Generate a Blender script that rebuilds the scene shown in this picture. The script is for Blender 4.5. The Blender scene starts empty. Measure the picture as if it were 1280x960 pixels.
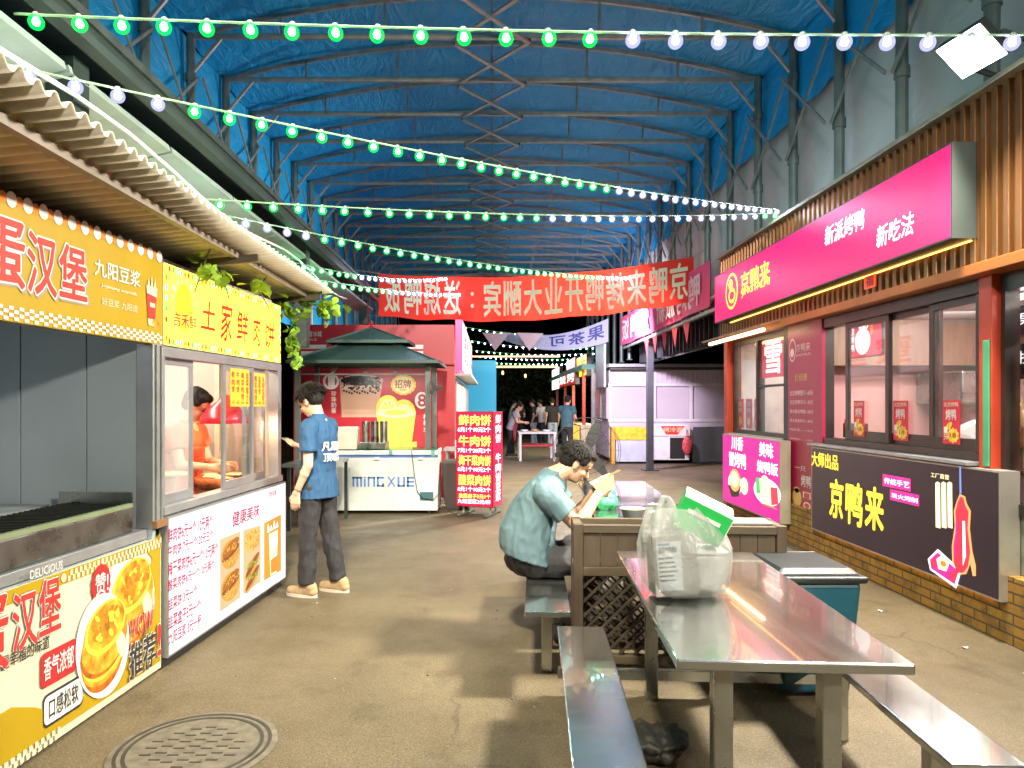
import bpy, bmesh, math, random
from mathutils import Vector, Matrix, Euler, noise
random.seed(7)
SC = bpy.context.scene
COL = SC.collection
R = math.radians
# ------------------------------------------------------------------ camera
PX, PY, F, H = 615.0, 505.0, 887.0, 1.55      # where the street vanishes in the photo, focal length (px), eye height (m)
cd = bpy.data.cameras.new('camera'); cam = bpy.data.objects.new('camera', cd); COL.objects.link(cam)
cam.location = (0, 0, H); cam.rotation_euler = (R(90), 0, 0)
cd.sensor_width = 36; cd.lens = F/1280*36; cd.shift_x = 25/1280; cd.shift_y = 25/1280
cd.clip_start = .05; cd.clip_end = 500
SC.camera = cam
# ------------------------------------------------------------------ night sky and lamps
W = bpy.data.worlds.new('World'); SC.world = W; W.use_nodes = True
nt = W.node_tree; bg = nt.nodes['Background']
sky = nt.nodes.new('ShaderNodeTexSky'); sky.sky_type = 'NISHITA'; sky.sun_disc = False
sky.sun_elevation = R(-4); sky.sun_rotation = R(200)
nt.links.new(sky.outputs[0], bg.inputs[0]); bg.inputs[1].default_value = .02
sd = bpy.data.lights.new('moon', 'SUN'); sd.energy = .01; sd.angle = R(.5); sd.color = (.8, .88, 1)
so = bpy.data.objects.new('moon', sd); COL.objects.link(so); so.rotation_euler = (R(50), 0, R(20))

def area(name, loc, target, size, power, color=(1, 1, 1), size_y=None, spread=180):
    l = bpy.data.lights.new(name, 'AREA'); l.energy = power; l.color = color
    l.size = size
    if size_y: l.shape = 'RECTANGLE'; l.size_y = size_y
    l.spread = R(spread)
    o = bpy.data.objects.new(name, l); COL.objects.link(o); o.location = loc
    o.rotation_euler = (Vector(target)-Vector(loc)).to_track_quat('-Z', 'Y').to_euler()
    return o
def point(name, loc, power, color=(1, 1, 1), r=.05):
    l = bpy.data.lights.new(name, 'POINT'); l.energy = power; l.color = color; l.shadow_soft_size = r
    o = bpy.data.objects.new(name, l); COL.objects.link(o); o.location = loc
    return o
FLOODS = [((2.98, 4.42, 3.74), (-.2, 3.9, 0), 330, 140), ((2.98, -1.8, 3.76), (-.6, 5.0, 0), 175, 140), ((3.06, 13.6, 3.9), (-.8, 12.6, .4), 560, 140), ((-.6, .60, 5.74), (-.4, 8.4, .3), 265, 84)]  # the last one is an added fill lamp, out of view on a truss
for loc, tgt, p, spr in FLOODS:
    area('floodlight_lamp', Vector(loc)+(Vector(tgt)-Vector(loc)).normalized()*.03, tgt, .44, p, (1, .91, .76), .34, spr)
area('pancake_stall_lamp', (-2.7, 5.1, 2.2), (-2.5, 5.1, 0), 1.2, 30, (1, .84, .66), .15)
area('burger_stall_lamp', (-2.85, 2.8, 2.36), (-2.85, 2.8, 0), 1.0, 6, (.85, .95, 1), .1)
area('duck_shop_lamp', (4.6, 6.3, 2.45), (4.6, 6.3, 0), 2.6, 70, (1, .93, .88), .3)
area('duck_shop_lamp', (4.5, 7.2, 2.42), (4.6, 8.2, 1.2), 1.4, 17, (1, .93, .88), .2)
area('duck_shop_lamp', (4.4, 9.2, 2.42), (4.4, 9.2, 0), 1.2, 42, (1, .93, .85), .2)
area('duck_shop_lamp', (4.4, 3.4, 2.42), (4.4, 3.4, 0), 1.4, 60, (1, .96, .92), .2)
area('snack_stall_lamp', (3.7, 22.2, 2.4), (2.2, 22.2, .6), 2.5, 200, (1, .85, .55), .3)
area('drink_shop_lamp', (-1.7, 10.6, 2.0), (-1.6, 10.9, .5), 1.2, 30, (1, .93, .86), .1)
area('booth_lamp', (2.4, 15.4, 3.3), (4.6, 18.6, 1.4), .4, 330, (1, .82, 1), .3)
# ------------------------------------------------------------------ exposure
SC.view_settings.view_transform = 'Standard'; SC.view_settings.look = 'None'
SC.view_settings.exposure = .42; SC.view_settings.gamma = 1; SC.view_settings.use_curve_mapping = False
SC.render.engine = 'CYCLES'
cy = SC.cycles
cy.use_denoising = True
try: cy.denoiser = 'OPENIMAGEDENOISE'
except Exception: pass
cy.max_bounces = 6; cy.diffuse_bounces = 3; cy.glossy_bounces = 4; cy.transmission_bounces = 4; cy.transparent_max_bounces = 12
cy.caustics_reflective = False; cy.caustics_refractive = False
cy.sample_clamp_indirect = 4; cy.sample_clamp_direct = 0

# ================================================================== materials
_M = {}
def new_mat(name):
    m = bpy.data.materials.new(name); m.use_nodes = True
    return m, m.node_tree, m.node_tree.nodes['Principled BSDF']
def pm(name, col, rough=.5, metal=0, var=.12, scale=6, bump=0, bscale=60, emit=0, ecol=None, stretch=(1, 1, 1), coat=0, rvar=0, spec=.5, dirt=0, dcol=(.05, .04, .03)):
    """paint, metal, plastic, cloth: a base colour that wanders a little with noise, optional bump, dirt and emission"""
    if name in _M: return _M[name]
    m, t, b = new_mat(name); N = t.nodes; L = t.links
    tc = N.new('ShaderNodeTexCoord'); mp = N.new('ShaderNodeMapping'); mp.inputs['Scale'].default_value = stretch
    L.new(tc.outputs['Object'], mp.inputs[0])
    nz = N.new('ShaderNodeTexNoise'); nz.inputs['Scale'].default_value = scale; nz.inputs['Detail'].default_value = 6
    L.new(mp.outputs[0], nz.inputs['Vector'])
    mx = N.new('ShaderNodeMix'); mx.data_type = 'RGBA'
    mx.inputs['A'].default_value = (*[c*(1-var) for c in col], 1); mx.inputs['B'].default_value = (*[min(1, c*(1+var)) for c in col], 1)
    rp = N.new('ShaderNodeMapRange'); rp.inputs['From Min'].default_value = .3; rp.inputs['From Max'].default_value = .7
    L.new(nz.outputs['Fac'], rp.inputs['Value']); L.new(rp.outputs[0], mx.inputs['Factor'])
    out = mx.outputs['Result']
    if dirt:
        n2 = N.new('ShaderNodeTexNoise'); n2.inputs['Scale'].default_value = scale*.6; n2.inputs['Detail'].default_value = 9; n2.inputs['Roughness'].default_value = .7
        L.new(mp.outputs[0], n2.inputs['Vector'])
        r2 = N.new('ShaderNodeMapRange'); r2.inputs['From Min'].default_value = .5; r2.inputs['From Max'].default_value = .75; r2.inputs['To Max'].default_value = dirt
        L.new(n2.outputs['Fac'], r2.inputs['Value'])
        m2 = N.new('ShaderNodeMix'); m2.data_type = 'RGBA'; m2.inputs['B'].default_value = (*dcol, 1)
        L.new(out, m2.inputs['A']); L.new(r2.outputs[0], m2.inputs['Factor']); out = m2.outputs['Result']
    L.new(out, b.inputs['Base Color'])
    b.inputs['Roughness'].default_value = rough; b.inputs['Metallic'].default_value = metal
    b.inputs['Specular IOR Level'].default_value = spec
    if rvar:
        rr = N.new('ShaderNodeMapRange'); rr.inputs['To Min'].default_value = max(.02, rough-rvar); rr.inputs['To Max'].default_value = min(1, rough+rvar)
        rr.inputs['From Min'].default_value = .3; rr.inputs['From Max'].default_value = .7
        L.new(nz.outputs['Fac'], rr.inputs['Value']); L.new(rr.outputs[0], b.inputs['Roughness'])
    if coat: b.inputs['Coat Weight'].default_value = coat
    if bump:
        nb = N.new('ShaderNodeTexNoise'); nb.inputs['Scale'].default_value = bscale; nb.inputs['Detail'].default_value = 4
        L.new(mp.outputs[0], nb.inputs['Vector'])
        bp = N.new('ShaderNodeBump'); bp.inputs['Strength'].default_value = bump; bp.inputs['Distance'].default_value = .02
        L.new(nb.outputs['Fac'], bp.inputs['Height']); L.new(bp.outputs[0], b.inputs['Normal'])
    if emit:
        if ecol: b.inputs['Emission Color'].default_value = (*ecol, 1)
        else: L.new(out, b.inputs['Emission Color'])
        b.inputs['Emission Strength'].default_value = emit
    _M[name] = m
    return m
def glow(name, col, s, base=None, var=.04):
    """a face that gives off light: backlit acrylic, lamp tube, LED"""
    return pm(name, base or tuple(c*.5 for c in col), .35, emit=s, ecol=col, var=var)
def glass(name, tint=(1, 1, 1), gloss=.12, fog=0, fogcol=(.7, .72, .75)):
    if name in _M: return _M[name]
    m = bpy.data.materials.new(name); m.use_nodes = True; t = m.node_tree; N = t.nodes; L = t.links
    N.remove(N['Principled BSDF']); o = N['Material Output']
    tr = N.new('ShaderNodeBsdfTransparent'); tr.inputs[0].default_value = (*tint, 1)
    gl = N.new('ShaderNodeBsdfGlossy'); gl.inputs['Roughness'].default_value = .03
    fr = N.new('ShaderNodeLayerWeight'); pw_ = N.new('ShaderNodeMath'); pw_.operation = 'POWER'; pw_.inputs[1].default_value = 4.5
    ad = N.new('ShaderNodeMath'); ad.operation = 'MULTIPLY_ADD'; ad.inputs[1].default_value = .55; ad.inputs[2].default_value = gloss*.3
    L.new(fr.outputs['Facing'], pw_.inputs[0]); L.new(pw_.outputs[0], ad.inputs[0])
    mx = N.new('ShaderNodeMixShader'); L.new(ad.outputs[0], mx.inputs[0]); L.new(tr.outputs[0], mx.inputs[1]); L.new(gl.outputs[0], mx.inputs[2])
    out = mx
    if fog:
        df = N.new('ShaderNodeBsdfDiffuse'); df.inputs[0].default_value = (*fogcol, 1)
        nz = N.new('ShaderNodeTexNoise'); nz.inputs['Scale'].default_value = 3; nz.inputs['Detail'].default_value = 5
        rp = N.new('ShaderNodeMapRange'); rp.inputs['From Min'].default_value = .3; rp.inputs['From Max'].default_value = .7; rp.inputs['To Min'].default_value = fog*.4; rp.inputs['To Max'].default_value = fog
        tcn = N.new('ShaderNodeTexCoord'); L.new(tcn.outputs['Object'], nz.inputs['Vector']); L.new(nz.outputs['Fac'], rp.inputs['Value'])
        m2 = N.new('ShaderNodeMixShader'); L.new(rp.outputs[0], m2.inputs[0]); L.new(mx.outputs[0], m2.inputs[1]); L.new(df.outputs[0], m2.inputs[2]); out = m2
    L.new(out.outputs[0], o.inputs[0])
    _M[name] = m
    return m
def sheet(name, col, trans=.4, rough=.6, spots=None, crease=9, cs=.35):
    """cloth or thin plastic film: diffuse plus light that comes through from the other side"""
    if name in _M: return _M[name]
    m = bpy.data.materials.new(name); m.use_nodes = True; t = m.node_tree; N = t.nodes; L = t.links
    b = N['Principled BSDF']; o = N['Material Output']
    b.inputs['Base Color'].default_value = (*col, 1); b.inputs['Roughness'].default_value = rough
    tl = N.new('ShaderNodeBsdfTranslucent'); tl.inputs[0].default_value = (*col, 1)
    mx = N.new('ShaderNodeMixShader'); mx.inputs[0].default_value = trans
    L.new(b.outputs[0], mx.inputs[1]); L.new(tl.outputs[0], mx.inputs[2]); L.new(mx.outputs[0], o.inputs[0])
    tcn = N.new('ShaderNodeTexCoord'); nz = N.new('ShaderNodeTexNoise'); nz.inputs['Scale'].default_value = crease; nz.inputs['Detail'].default_value = 5; nz.inputs['Distortion'].default_value = .8
    bp = N.new('ShaderNodeBump'); bp.inputs['Strength'].default_value = cs; bp.inputs['Distance'].default_value = .03
    L.new(tcn.outputs['Object'], nz.inputs['Vector']); L.new(nz.outputs['Fac'], bp.inputs['Height']); L.new(bp.outputs[0], b.inputs['Normal']); L.new(bp.outputs[0], tl.inputs['Normal'])
    if spots:
        tr = N.new('ShaderNodeBsdfTransparent'); m3 = N.new('ShaderNodeMixShader'); m3.inputs[0].default_value = spots
        L.new(mx.outputs[0], m3.inputs[1]); L.new(tr.outputs[0], m3.inputs[2]); L.new(m3.outputs[0], o.inputs[0])
    _M[name] = m
    return m

# ================================================================== mesh helpers
class MB:
    def __init__(s): s.v = []; s.f = []; s.m = []; s.mats = []
    def mi(s, mat):
        if mat not in s.mats: s.mats.append(mat)
        return s.mats.index(mat)
    def add(s, vs, fs, mat):
        k = len(s.v); i = s.mi(mat)
        s.v += [tuple(v) for v in vs]
        for f in fs: s.f.append(tuple(a+k for a in f)); s.m.append(i)
    def box(s, x0, y0, z0, x1, y1, z1, mat):
        x0, x1 = sorted((x0, x1)); y0, y1 = sorted((y0, y1)); z0, z1 = sorted((z0, z1))
        vs = [(x0, y0, z0), (x1, y0, z0), (x1, y1, z0), (x0, y1, z0), (x0, y0, z1), (x1, y0, z1), (x1, y1, z1), (x0, y1, z1)]
        s.add(vs, [(3, 2, 1, 0), (4, 5, 6, 7), (0, 1, 5, 4), (1, 2, 6, 5), (2, 3, 7, 6), (3, 0, 4, 7)], mat)
    def obox(s, c, ax, ay, az, hx, hy, hz, mat):
        c = Vector(c); X = Vector(ax)*hx; Y = Vector(ay)*hy; Z = Vector(az)*hz
        vs = [c+X*a+Y*b+Z*d for d in (-1, 1) for a, b in ((-1, -1), (1, -1), (1, 1), (-1, 1))]
        s.add(vs, [(3, 2, 1, 0), (4, 5, 6, 7), (0, 1, 5, 4), (1, 2, 6, 5), (2, 3, 7, 6), (3, 0, 4, 7)], mat)
    def bar(s, p0, p1, w, h, mat, up=(0, 0, 1)):
        p0 = Vector(p0); p1 = Vector(p1); d = (p1-p0); l = d.length; d.normalize()
        u = Vector(up)
        if abs(d.dot(u)) > .98: u = Vector((0, 1, 0))
        a = d.cross(u).normalized(); b = a.cross(d).normalized()
        s.obox((p0+p1)/2, d, a, b, l/2, w/2, h/2, mat)
    def tube(s, p0, p1, r0, mat, r1=None, n=10, caps=True):
        s.path([p0, p1], [r0, r0 if r1 is None else r1], mat, n, caps)
    def path(s, pts, rs, mat, n=8, caps=True):
        pts = [Vector(p) for p in pts]
        if not isinstance(rs, (list, tuple)): rs = [rs]*len(pts)
        rings = []; pa = None
        for i, p in enumerate(pts):
            d = (pts[min(i+1, len(pts)-1)]-pts[max(i-1, 0)]).normalized()
            if pa is None:
                u = Vector((0, 0, 1)) if abs(d.z) < .9 else Vector((1, 0, 0))
                pa = d.cross(u).normalized()
            a = (pa-d*pa.dot(d)).normalized(); b = d.cross(a); pa = a
            rings.append([p+a*math.cos(2*math.pi*k/n)*rs[i]+b*math.sin(2*math.pi*k/n)*rs[i] for k in range(n)])
        vs = [v for r in rings for v in r]; fs = []
        for i in range(len(pts)-1):
            for k in range(n):
                fs.append((i*n+k, i*n+(k+1) % n, (i+1)*n+(k+1) % n, (i+1)*n+k))
        if caps: fs += [tuple(range(n))[::-1], tuple((len(pts)-1)*n+k for k in range(n))]
        s.add(vs, fs, mat)
    def lathe(s, c, prof, mat, n=20, ax=None, caps=True):
        """prof: list of (radius, height); axis z or the matrix ax"""
        vs = []; fs = []; c = Vector(c); M3 = ax or Matrix.Identity(3)
        for r, z in prof:
            for k in range(n):
                a = 2*math.pi*k/n; vs.append(c+M3@Vector((r*math.cos(a), r*math.sin(a), z)))
        for i in range(len(prof)-1):
            for k in range(n): fs.append((i*n+k, i*n+(k+1) % n, (i+1)*n+(k+1) % n, (i+1)*n+k))
        if caps: fs += [tuple(range(n))[::-1], tuple((len(prof)-1)*n+k for k in range(n))]
        s.add(vs, fs, mat)
    def ell(s, c, r, mat, rot=None, n=16, m=10):
        c = Vector(c); M3 = rot or Matrix.Identity(3)
        if not isinstance(r, (list, tuple)): r = (r, r, r)
        vs = [c+M3@Vector((0, 0, -r[2]))]; fs = []
        for i in range(1, m):
            t = math.pi*i/m-math.pi/2
            for k in range(n):
                a = 2*math.pi*k/n
                vs.append(c+M3@Vector((r[0]*math.cos(t)*math.cos(a), r[1]*math.cos(t)*math.sin(a), r[2]*math.sin(t))))
        vs.append(c+M3@Vector((0, 0, r[2]))); q = len(vs)-1
        for k in range(n):
            fs.append((0, 1+(k+1) % n, 1+k)); fs.append((q, q-n+k, q-n+(k+1) % n))
        for i in range(m-2):
            for k in range(n):
                a = 1+i*n; fs.append((a+k, a+(k+1) % n, a+n+(k+1) % n, a+n+k))
        s.add(vs, fs, mat)
    def cap(s, p0, r0, p1, r1, mat, n=14):
        s.ell(p0, r0, mat, n=n, m=8); s.ell(p1, r1, mat, n=n, m=8); s.tube(p0, p1, r0, mat, r1, n)
    def mesh(s, name):
        me = bpy.data.meshes.new(name); me.from_pydata(s.v, [], s.f)
        for mt in s.mats: me.materials.append(mt)
        me.polygons.foreach_set('material_index', s.m); me.update()
        return me
    def build(s, name, parent=None, smooth=False, bevel=0, root_at=None):
        me = s.mesh(name)
        if smooth: me.polygons.foreach_set('use_smooth', [True]*len(me.polygons))
        o = bpy.data.objects.new(name, me); COL.objects.link(o)
        if parent is None and me.vertices:
            xs = [v[0] for v in s.v]; ys = [v[1] for v in s.v]; zs = [v[2] for v in s.v]
            b = Vector(root_at) if root_at else Vector(((min(xs)+max(xs))/2, (min(ys)+max(ys))/2, min(zs)))
            me.transform(Matrix.Translation(-b)); o.location = b
        put(o, parent)
        if bevel:
            bv = o.modifiers.new('bevel', 'BEVEL'); bv.width = bevel; bv.segments = 2; bv.limit_method = 'ANGLE'; bv.angle_limit = R(40)
        return o
def world_off(o):
    """where a parent's own space sits in the world (parents here are never rotated when built)"""
    if o is None: return Vector()
    return o.location+(o.matrix_parent_inverse.translation if o.parent else Vector())+world_off(o.parent)
def put(o, parent):
    if parent is not None:
        o.parent = parent; o.matrix_parent_inverse = Matrix.Translation(-world_off(parent))
def thing(name, label, cat, loc, group=None):
    o = bpy.data.objects.new(name, None); COL.objects.link(o); o.location = loc; o.empty_display_size = .2
    return tag(o, label, cat, group)
def tag(o, label=None, cat=None, group=None, kind=None):
    if label: o['label'] = label
    if cat: o['category'] = cat
    if group: o['group'] = group
    if kind: o['kind'] = kind
    return o
def kids(o): return [c for c in list(COL.objects) if c.parent == o]
def copy_tree(o, parent=None):
    c = o.copy(); COL.objects.link(c)
    if parent is not None: c.parent = parent
    for ch in kids(o): copy_tree(ch, c)
    return c
# ------------------------------------------------------------------ lettering
_T = {}
def glyphs(txt, bold=0, shear=0, spacing=1):
    k = (txt, bold, shear, spacing)
    if k in _T: return _T[k]
    c = bpy.data.curves.new('lettering', 'FONT'); c.body = txt; c.resolution_u = 2; c.offset = 0; c.shear = shear; c.space_character = spacing
    o = bpy.data.objects.new('lettering', c); COL.objects.link(o)
    dg = bpy.context.evaluated_depsgraph_get(); me = bpy.data.meshes.new_from_object(o.evaluated_get(dg))
    vs = [(v.co.x, v.co.y) for v in me.vertices]; fs = [tuple(p.vertices) for p in me.polygons]
    bpy.data.objects.remove(o); bpy.data.curves.remove(c); bpy.data.meshes.remove(me)
    x0 = min(v[0] for v in vs); x1 = max(v[0] for v in vs); y0 = min(v[1] for v in vs); y1 = max(v[1] for v in vs)
    vs = [((x-x0)/(x1-x0), (y-y0)/(y1-y0 or 1)) for x, y in vs]
    _T[k] = (vs, fs, (x1-x0)/(y1-y0 or 1))
    return _T[k]
class Surf:
    """a vertical face: o its origin, u its reading direction, n out of it"""
    def __init__(s, o, u):
        s.o = Vector(o); s.u = Vector((u[0], u[1], 0)).normalized(); s.n = s.u.cross(Vector((0, 0, 1)))
    def at(s, px, py, off=0):
        """photo pixel -> (u, v) on the face"""
        d = Vector(((px-PX)/F, 1, -(py-PY)/F)); c = Vector((0, 0, H)); o = s.o+s.n*off
        t = (o-c).dot(s.n)/d.dot(s.n); p = c+d*t-o
        return p.dot(s.u), (c+d*t).z
    def p(s, u, v, off=0): return Vector((s.o.x, s.o.y, 0))+s.u*u+s.n*off+Vector((0, 0, v))
class Art(MB):
    """flat print on a face, in layers a few mm apart"""
    def __init__(s, surf, off=.003, warp=None, step=.0015):
        super().__init__(); s.s = surf; s.off = off; s.warp = warp; s.step = step; s.px = True
    def uv(s, a, b): return s.s.at(a, b, s.off) if s.px else (a, b)
    def quad(s, a, b, c, d):
        u0, v1 = s.uv(a, b); u1, v0 = s.uv(c, d)
        return u0, v0, u1, v1
    def flat(s, pts, fs, mat, layer=0):
        f = s.warp or s.s.p
        if not hasattr(s, 'blocks'): s.blocks = []
        s.blocks.append((len(s.v), len(s.v)+len(pts), len(s.f), len(s.f)+len(fs)))
        s.add([f(u, v, s.off+layer*s.step) for u, v in pts], fs, mat)
    def rect(s, a, b, c, d, mat, layer=0):
        u0, v0, u1, v1 = s.quad(a, b, c, d)
        s.flat([(u0, v0), (u1, v0), (u1, v1), (u0, v1)], [(0, 1, 2, 3)], mat, layer)
    def rrect(s, a, b, c, d, mat, layer=0, r=.03, rot=0):
        u0, v0, u1, v1 = s.quad(a, b, c, d); pts = []
        cu, cv = (u0+u1)/2, (v0+v1)/2
        for (x, y, a0) in ((u1-r, v1-r, 0), (u0+r, v1-r, 90), (u0+r, v0+r, 180), (u1-r, v0+r, 270)):
            for k in range(5):
                t = R(a0+k*22.5); pts.append((x+r*math.cos(t), y+r*math.sin(t)))
        if rot:
            c_, s_ = math.cos(rot), math.sin(rot); pts = [(cu+(x-cu)*c_-(y-cv)*s_, cv+(x-cu)*s_+(y-cv)*c_) for x, y in pts]
        s.flat(pts, [tuple(range(len(pts)))], mat, layer)
    def disc(s, cu, cv, ru, rv, mat, layer=0, rot=0, wob=0, n=28):
        pts = []
        for k in range(n):
            t = 2*math.pi*k/n; q = 1+(wob if k % 2 else 0)
            x, y = ru*q*math.cos(t), rv*q*math.sin(t); c_, s_ = math.cos(rot), math.sin(rot)
            pts.append((cu+x*c_-y*s_, cv+x*s_+y*c_))
        s.flat(pts, [tuple(range(n))], mat, layer)
    def oval(s, a, b, c, d, mat, layer=0, rot=0, wob=0, n=28):
        u0, v0, u1, v1 = s.quad(a, b, c, d)
        s.disc((u0+u1)/2, (v0+v1)/2, abs(u1-u0)/2, abs(v1-v0)/2, mat, layer, rot, wob, n)
    def poly(s, pxs, mat, layer=0):
        s.flat([s.uv(*p) for p in pxs], [tuple(range(len(pxs)))], mat, layer)
    def text(s, txt, a, b, c, d, mat, layer=0, bold=.02, shear=0, mirror=False, rot=0, spacing=1):
        u0, v0, u1, v1 = s.quad(a, b, c, d)
        vs, fs, asp = glyphs(txt, 0, shear, spacing)
        if bold > .012 and not rot:      # heavier strokes: the same outline laid a few hair's breadths apart
            n_ = 6 if bold < .08 else 10; rv = bold*.42*(v1-v0); ru = bold*.42*(u1-u0)/max(1, len(txt)); p_ = s.px; s.px = False
            for k in range(n_):
                t = 2*math.pi*k/n_; du, dv = ru*math.cos(t), rv*math.sin(t)
                s.text(txt, u0+du, v1+dv, u1+du, v0+dv, mat, layer+k*.08/n_*6, 0, shear, mirror)
            s.px = p_; layer += .6
        pts = []
        cu, cv = (u0+u1)/2, (v0+v1)/2
        for x, y in vs:
            if mirror: x = 1-x
            p = (u0+(u1-u0)*x, v0+(v1-v0)*y)
            if rot:
                c_, s_ = math.cos(rot), math.sin(rot); p = (cu+(p[0]-cu)*c_-(p[1]-cv)*s_, cv+(p[0]-cu)*s_+(p[1]-cv)*c_)
            pts.append(p)
        if mirror: fs = [f[::-1] for f in fs]
        s.flat(pts, fs, mat, layer)
    def vtext(s, txt, a, b, c, d, mat, layer=0, bold=.02, mirror=False):
        u0, v0, u1, v1 = s.quad(a, b, c, d); n = len(txt); h = (v1-v0)/n; px = s.px; s.px = False
        for i, ch in enumerate(txt):
            if ch != ' ': s.text(ch, u0, v1-i*h-h*.06, u1, v1-(i+1)*h+h*.06, mat, layer, bold, 0, mirror)
        s.px = px
    def build(s, name, parent=None, **kw):
        # marks that stand well apart from each other become parts of their own
        B_ = s.blocks if hasattr(s, 'blocks') else []
        if not B_: return super().build(name, parent, **kw)
        n = len(B_); par = list(range(n))
        def root(i):
            while par[i] != i: par[i] = par[par[i]]; i = par[i]
            return i
        bb = []
        for v0, v1, f0, f1 in B_:
            q = s.v[v0:v1]; bb.append(([min(p[i] for p in q) for i in range(3)], [max(p[i] for p in q) for i in range(3)]))
        sz = [max(h[i]-l[i] for i in range(3)) for l, h in bb]
        if n <= 420:
            for i in range(n):
                for j in range(i):
                    g = math.sqrt(sum(max(0, bb[i][0][k]-bb[j][1][k], bb[j][0][k]-bb[i][1][k])**2 for k in range(3)))
                    if g <= max(.018, .42*max(min(sz[i], .12), min(sz[j], .12))): par[root(i)] = root(j)
        else:
            for i in range(n): par[i] = 0
        out = None
        for r in sorted({root(i) for i in range(n)}):
            mb = MB()
            for i in range(n):
                if root(i) == r:
                    v0, v1, f0, f1 = B_[i]
                    for f, m_ in zip(s.f[f0:f1], s.m[f0:f1]): mb.f.append(tuple(k-v0+len(mb.v) for k in f)); mb.m.append(mb.mi(s.mats[m_]))
                    mb.v += s.v[v0:v1]
            out = mb.build(name, parent, **kw)
        return out
def panel_box(surf, u0, v0, u1, v1, depth, mat, side=None, name='panel', parent=None, bevel=0, off=0):
    """a box whose front lies on the face"""
    mb = MB(); c = surf.p((u0+u1)/2, (v0+v1)/2, off-depth/2)
    mb.obox(c, surf.u, surf.n, (0, 0, 1), abs(u1-u0)/2, depth/2, abs(v1-v0)/2, side or mat)
    if side:
        e = .0012; mb.add([surf.p(u0+.012, v0+.012, off+e), surf.p(u1-.012, v0+.012, off+e), surf.p(u1-.012, v1-.012, off+e), surf.p(u0+.012, v1-.012, off+e)], [(0, 1, 2, 3)], mat)
    return mb.build(name, parent, bevel=bevel)
# ------------------------------------------------------------------ bodies: overlapping shapes fused into one smooth skin
def sculpt(name, mb, voxel, parent, smooth=4, disp=0, dsize=.08, tex=None):
    o = bpy.data.objects.new(name, mb.mesh(name)); COL.objects.link(o)
    r = o.modifiers.new('fuse', 'REMESH'); r.mode = 'VOXEL'; r.voxel_size = voxel; r.use_smooth_shade = True
    if smooth:
        q = o.modifiers.new('soft', 'SMOOTH'); q.factor = .5; q.iterations = smooth
    dg = bpy.context.evaluated_depsgraph_get(); me = bpy.data.meshes.new_from_object(o.evaluated_get(dg))
    bpy.data.objects.remove(o)
    if disp:
        ns = [v.normal.copy() for v in me.vertices]
        for v, n in zip(me.vertices, ns):
            q = Vector((v.co.x, v.co.y, v.co.z*.55))/dsize
            v.co += n*disp*(noise.noise(q)+.55*(.6-2*abs(noise.noise(q*1.6+Vector((7, 3, 1)))))+.25*noise.noise(q*3.1))
        me.update()
    me.polygons.foreach_set('use_smooth', [True]*len(me.polygons))
    if not me.materials:
        for mt in mb.mats: me.materials.append(mt)
    me.name = name
    f = bpy.data.objects.new(name, me); COL.objects.link(f); put(f, parent)
    return f
# ================================================================== shared materials
steel = pm('galvanised_steel', (.27, .28, .26), .42, .5, .2, 9)
dsteel = pm('dark_steel', (.035, .045, .042), .45, .3, .25, 8)
greenpost = pm('grey_green_paint', (.10, .14, .135), .45, .2, .2, 5)
alu = pm('aluminium', (.42, .44, .46), .38, .7, .12, 5)
inox = pm('stainless_steel', (.56, .58, .56), .19, .95, .12, 4, bump=.035, bscale=9, stretch=(1, .3, 1), rvar=.06, coat=1.0, dirt=.12, dcol=(.3, .28, .25))
inoxd = pm('stainless_steel_worn', (.33, .34, .32), .3, 1.0, .25, 6, rvar=.1)
white = pm('white_paint', (.72, .73, .72), .45, var=.05, dirt=.25)
grey = pm('grey_panel', (.33, .38, .41), .5, var=.08, scale=2, dirt=.2, dcol=(.2, .21, .2))
black = pm('black_plastic', (.018, .019, .02), .42, var=.2)
wood = pm('weathered_wood', (.065, .045, .026), .65, var=.45, scale=5, stretch=(1, 1, .12), bump=.4, bscale=20, dirt=.5)
woodh = pm('weathered_rail', (.085, .062, .036), .65, var=.4, scale=6, stretch=(.15, 1, 1), bump=.3, bscale=20, dirt=.4)
dark = pm('dark_wall', (.03, .032, .034), .7, var=.3, scale=2)

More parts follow.
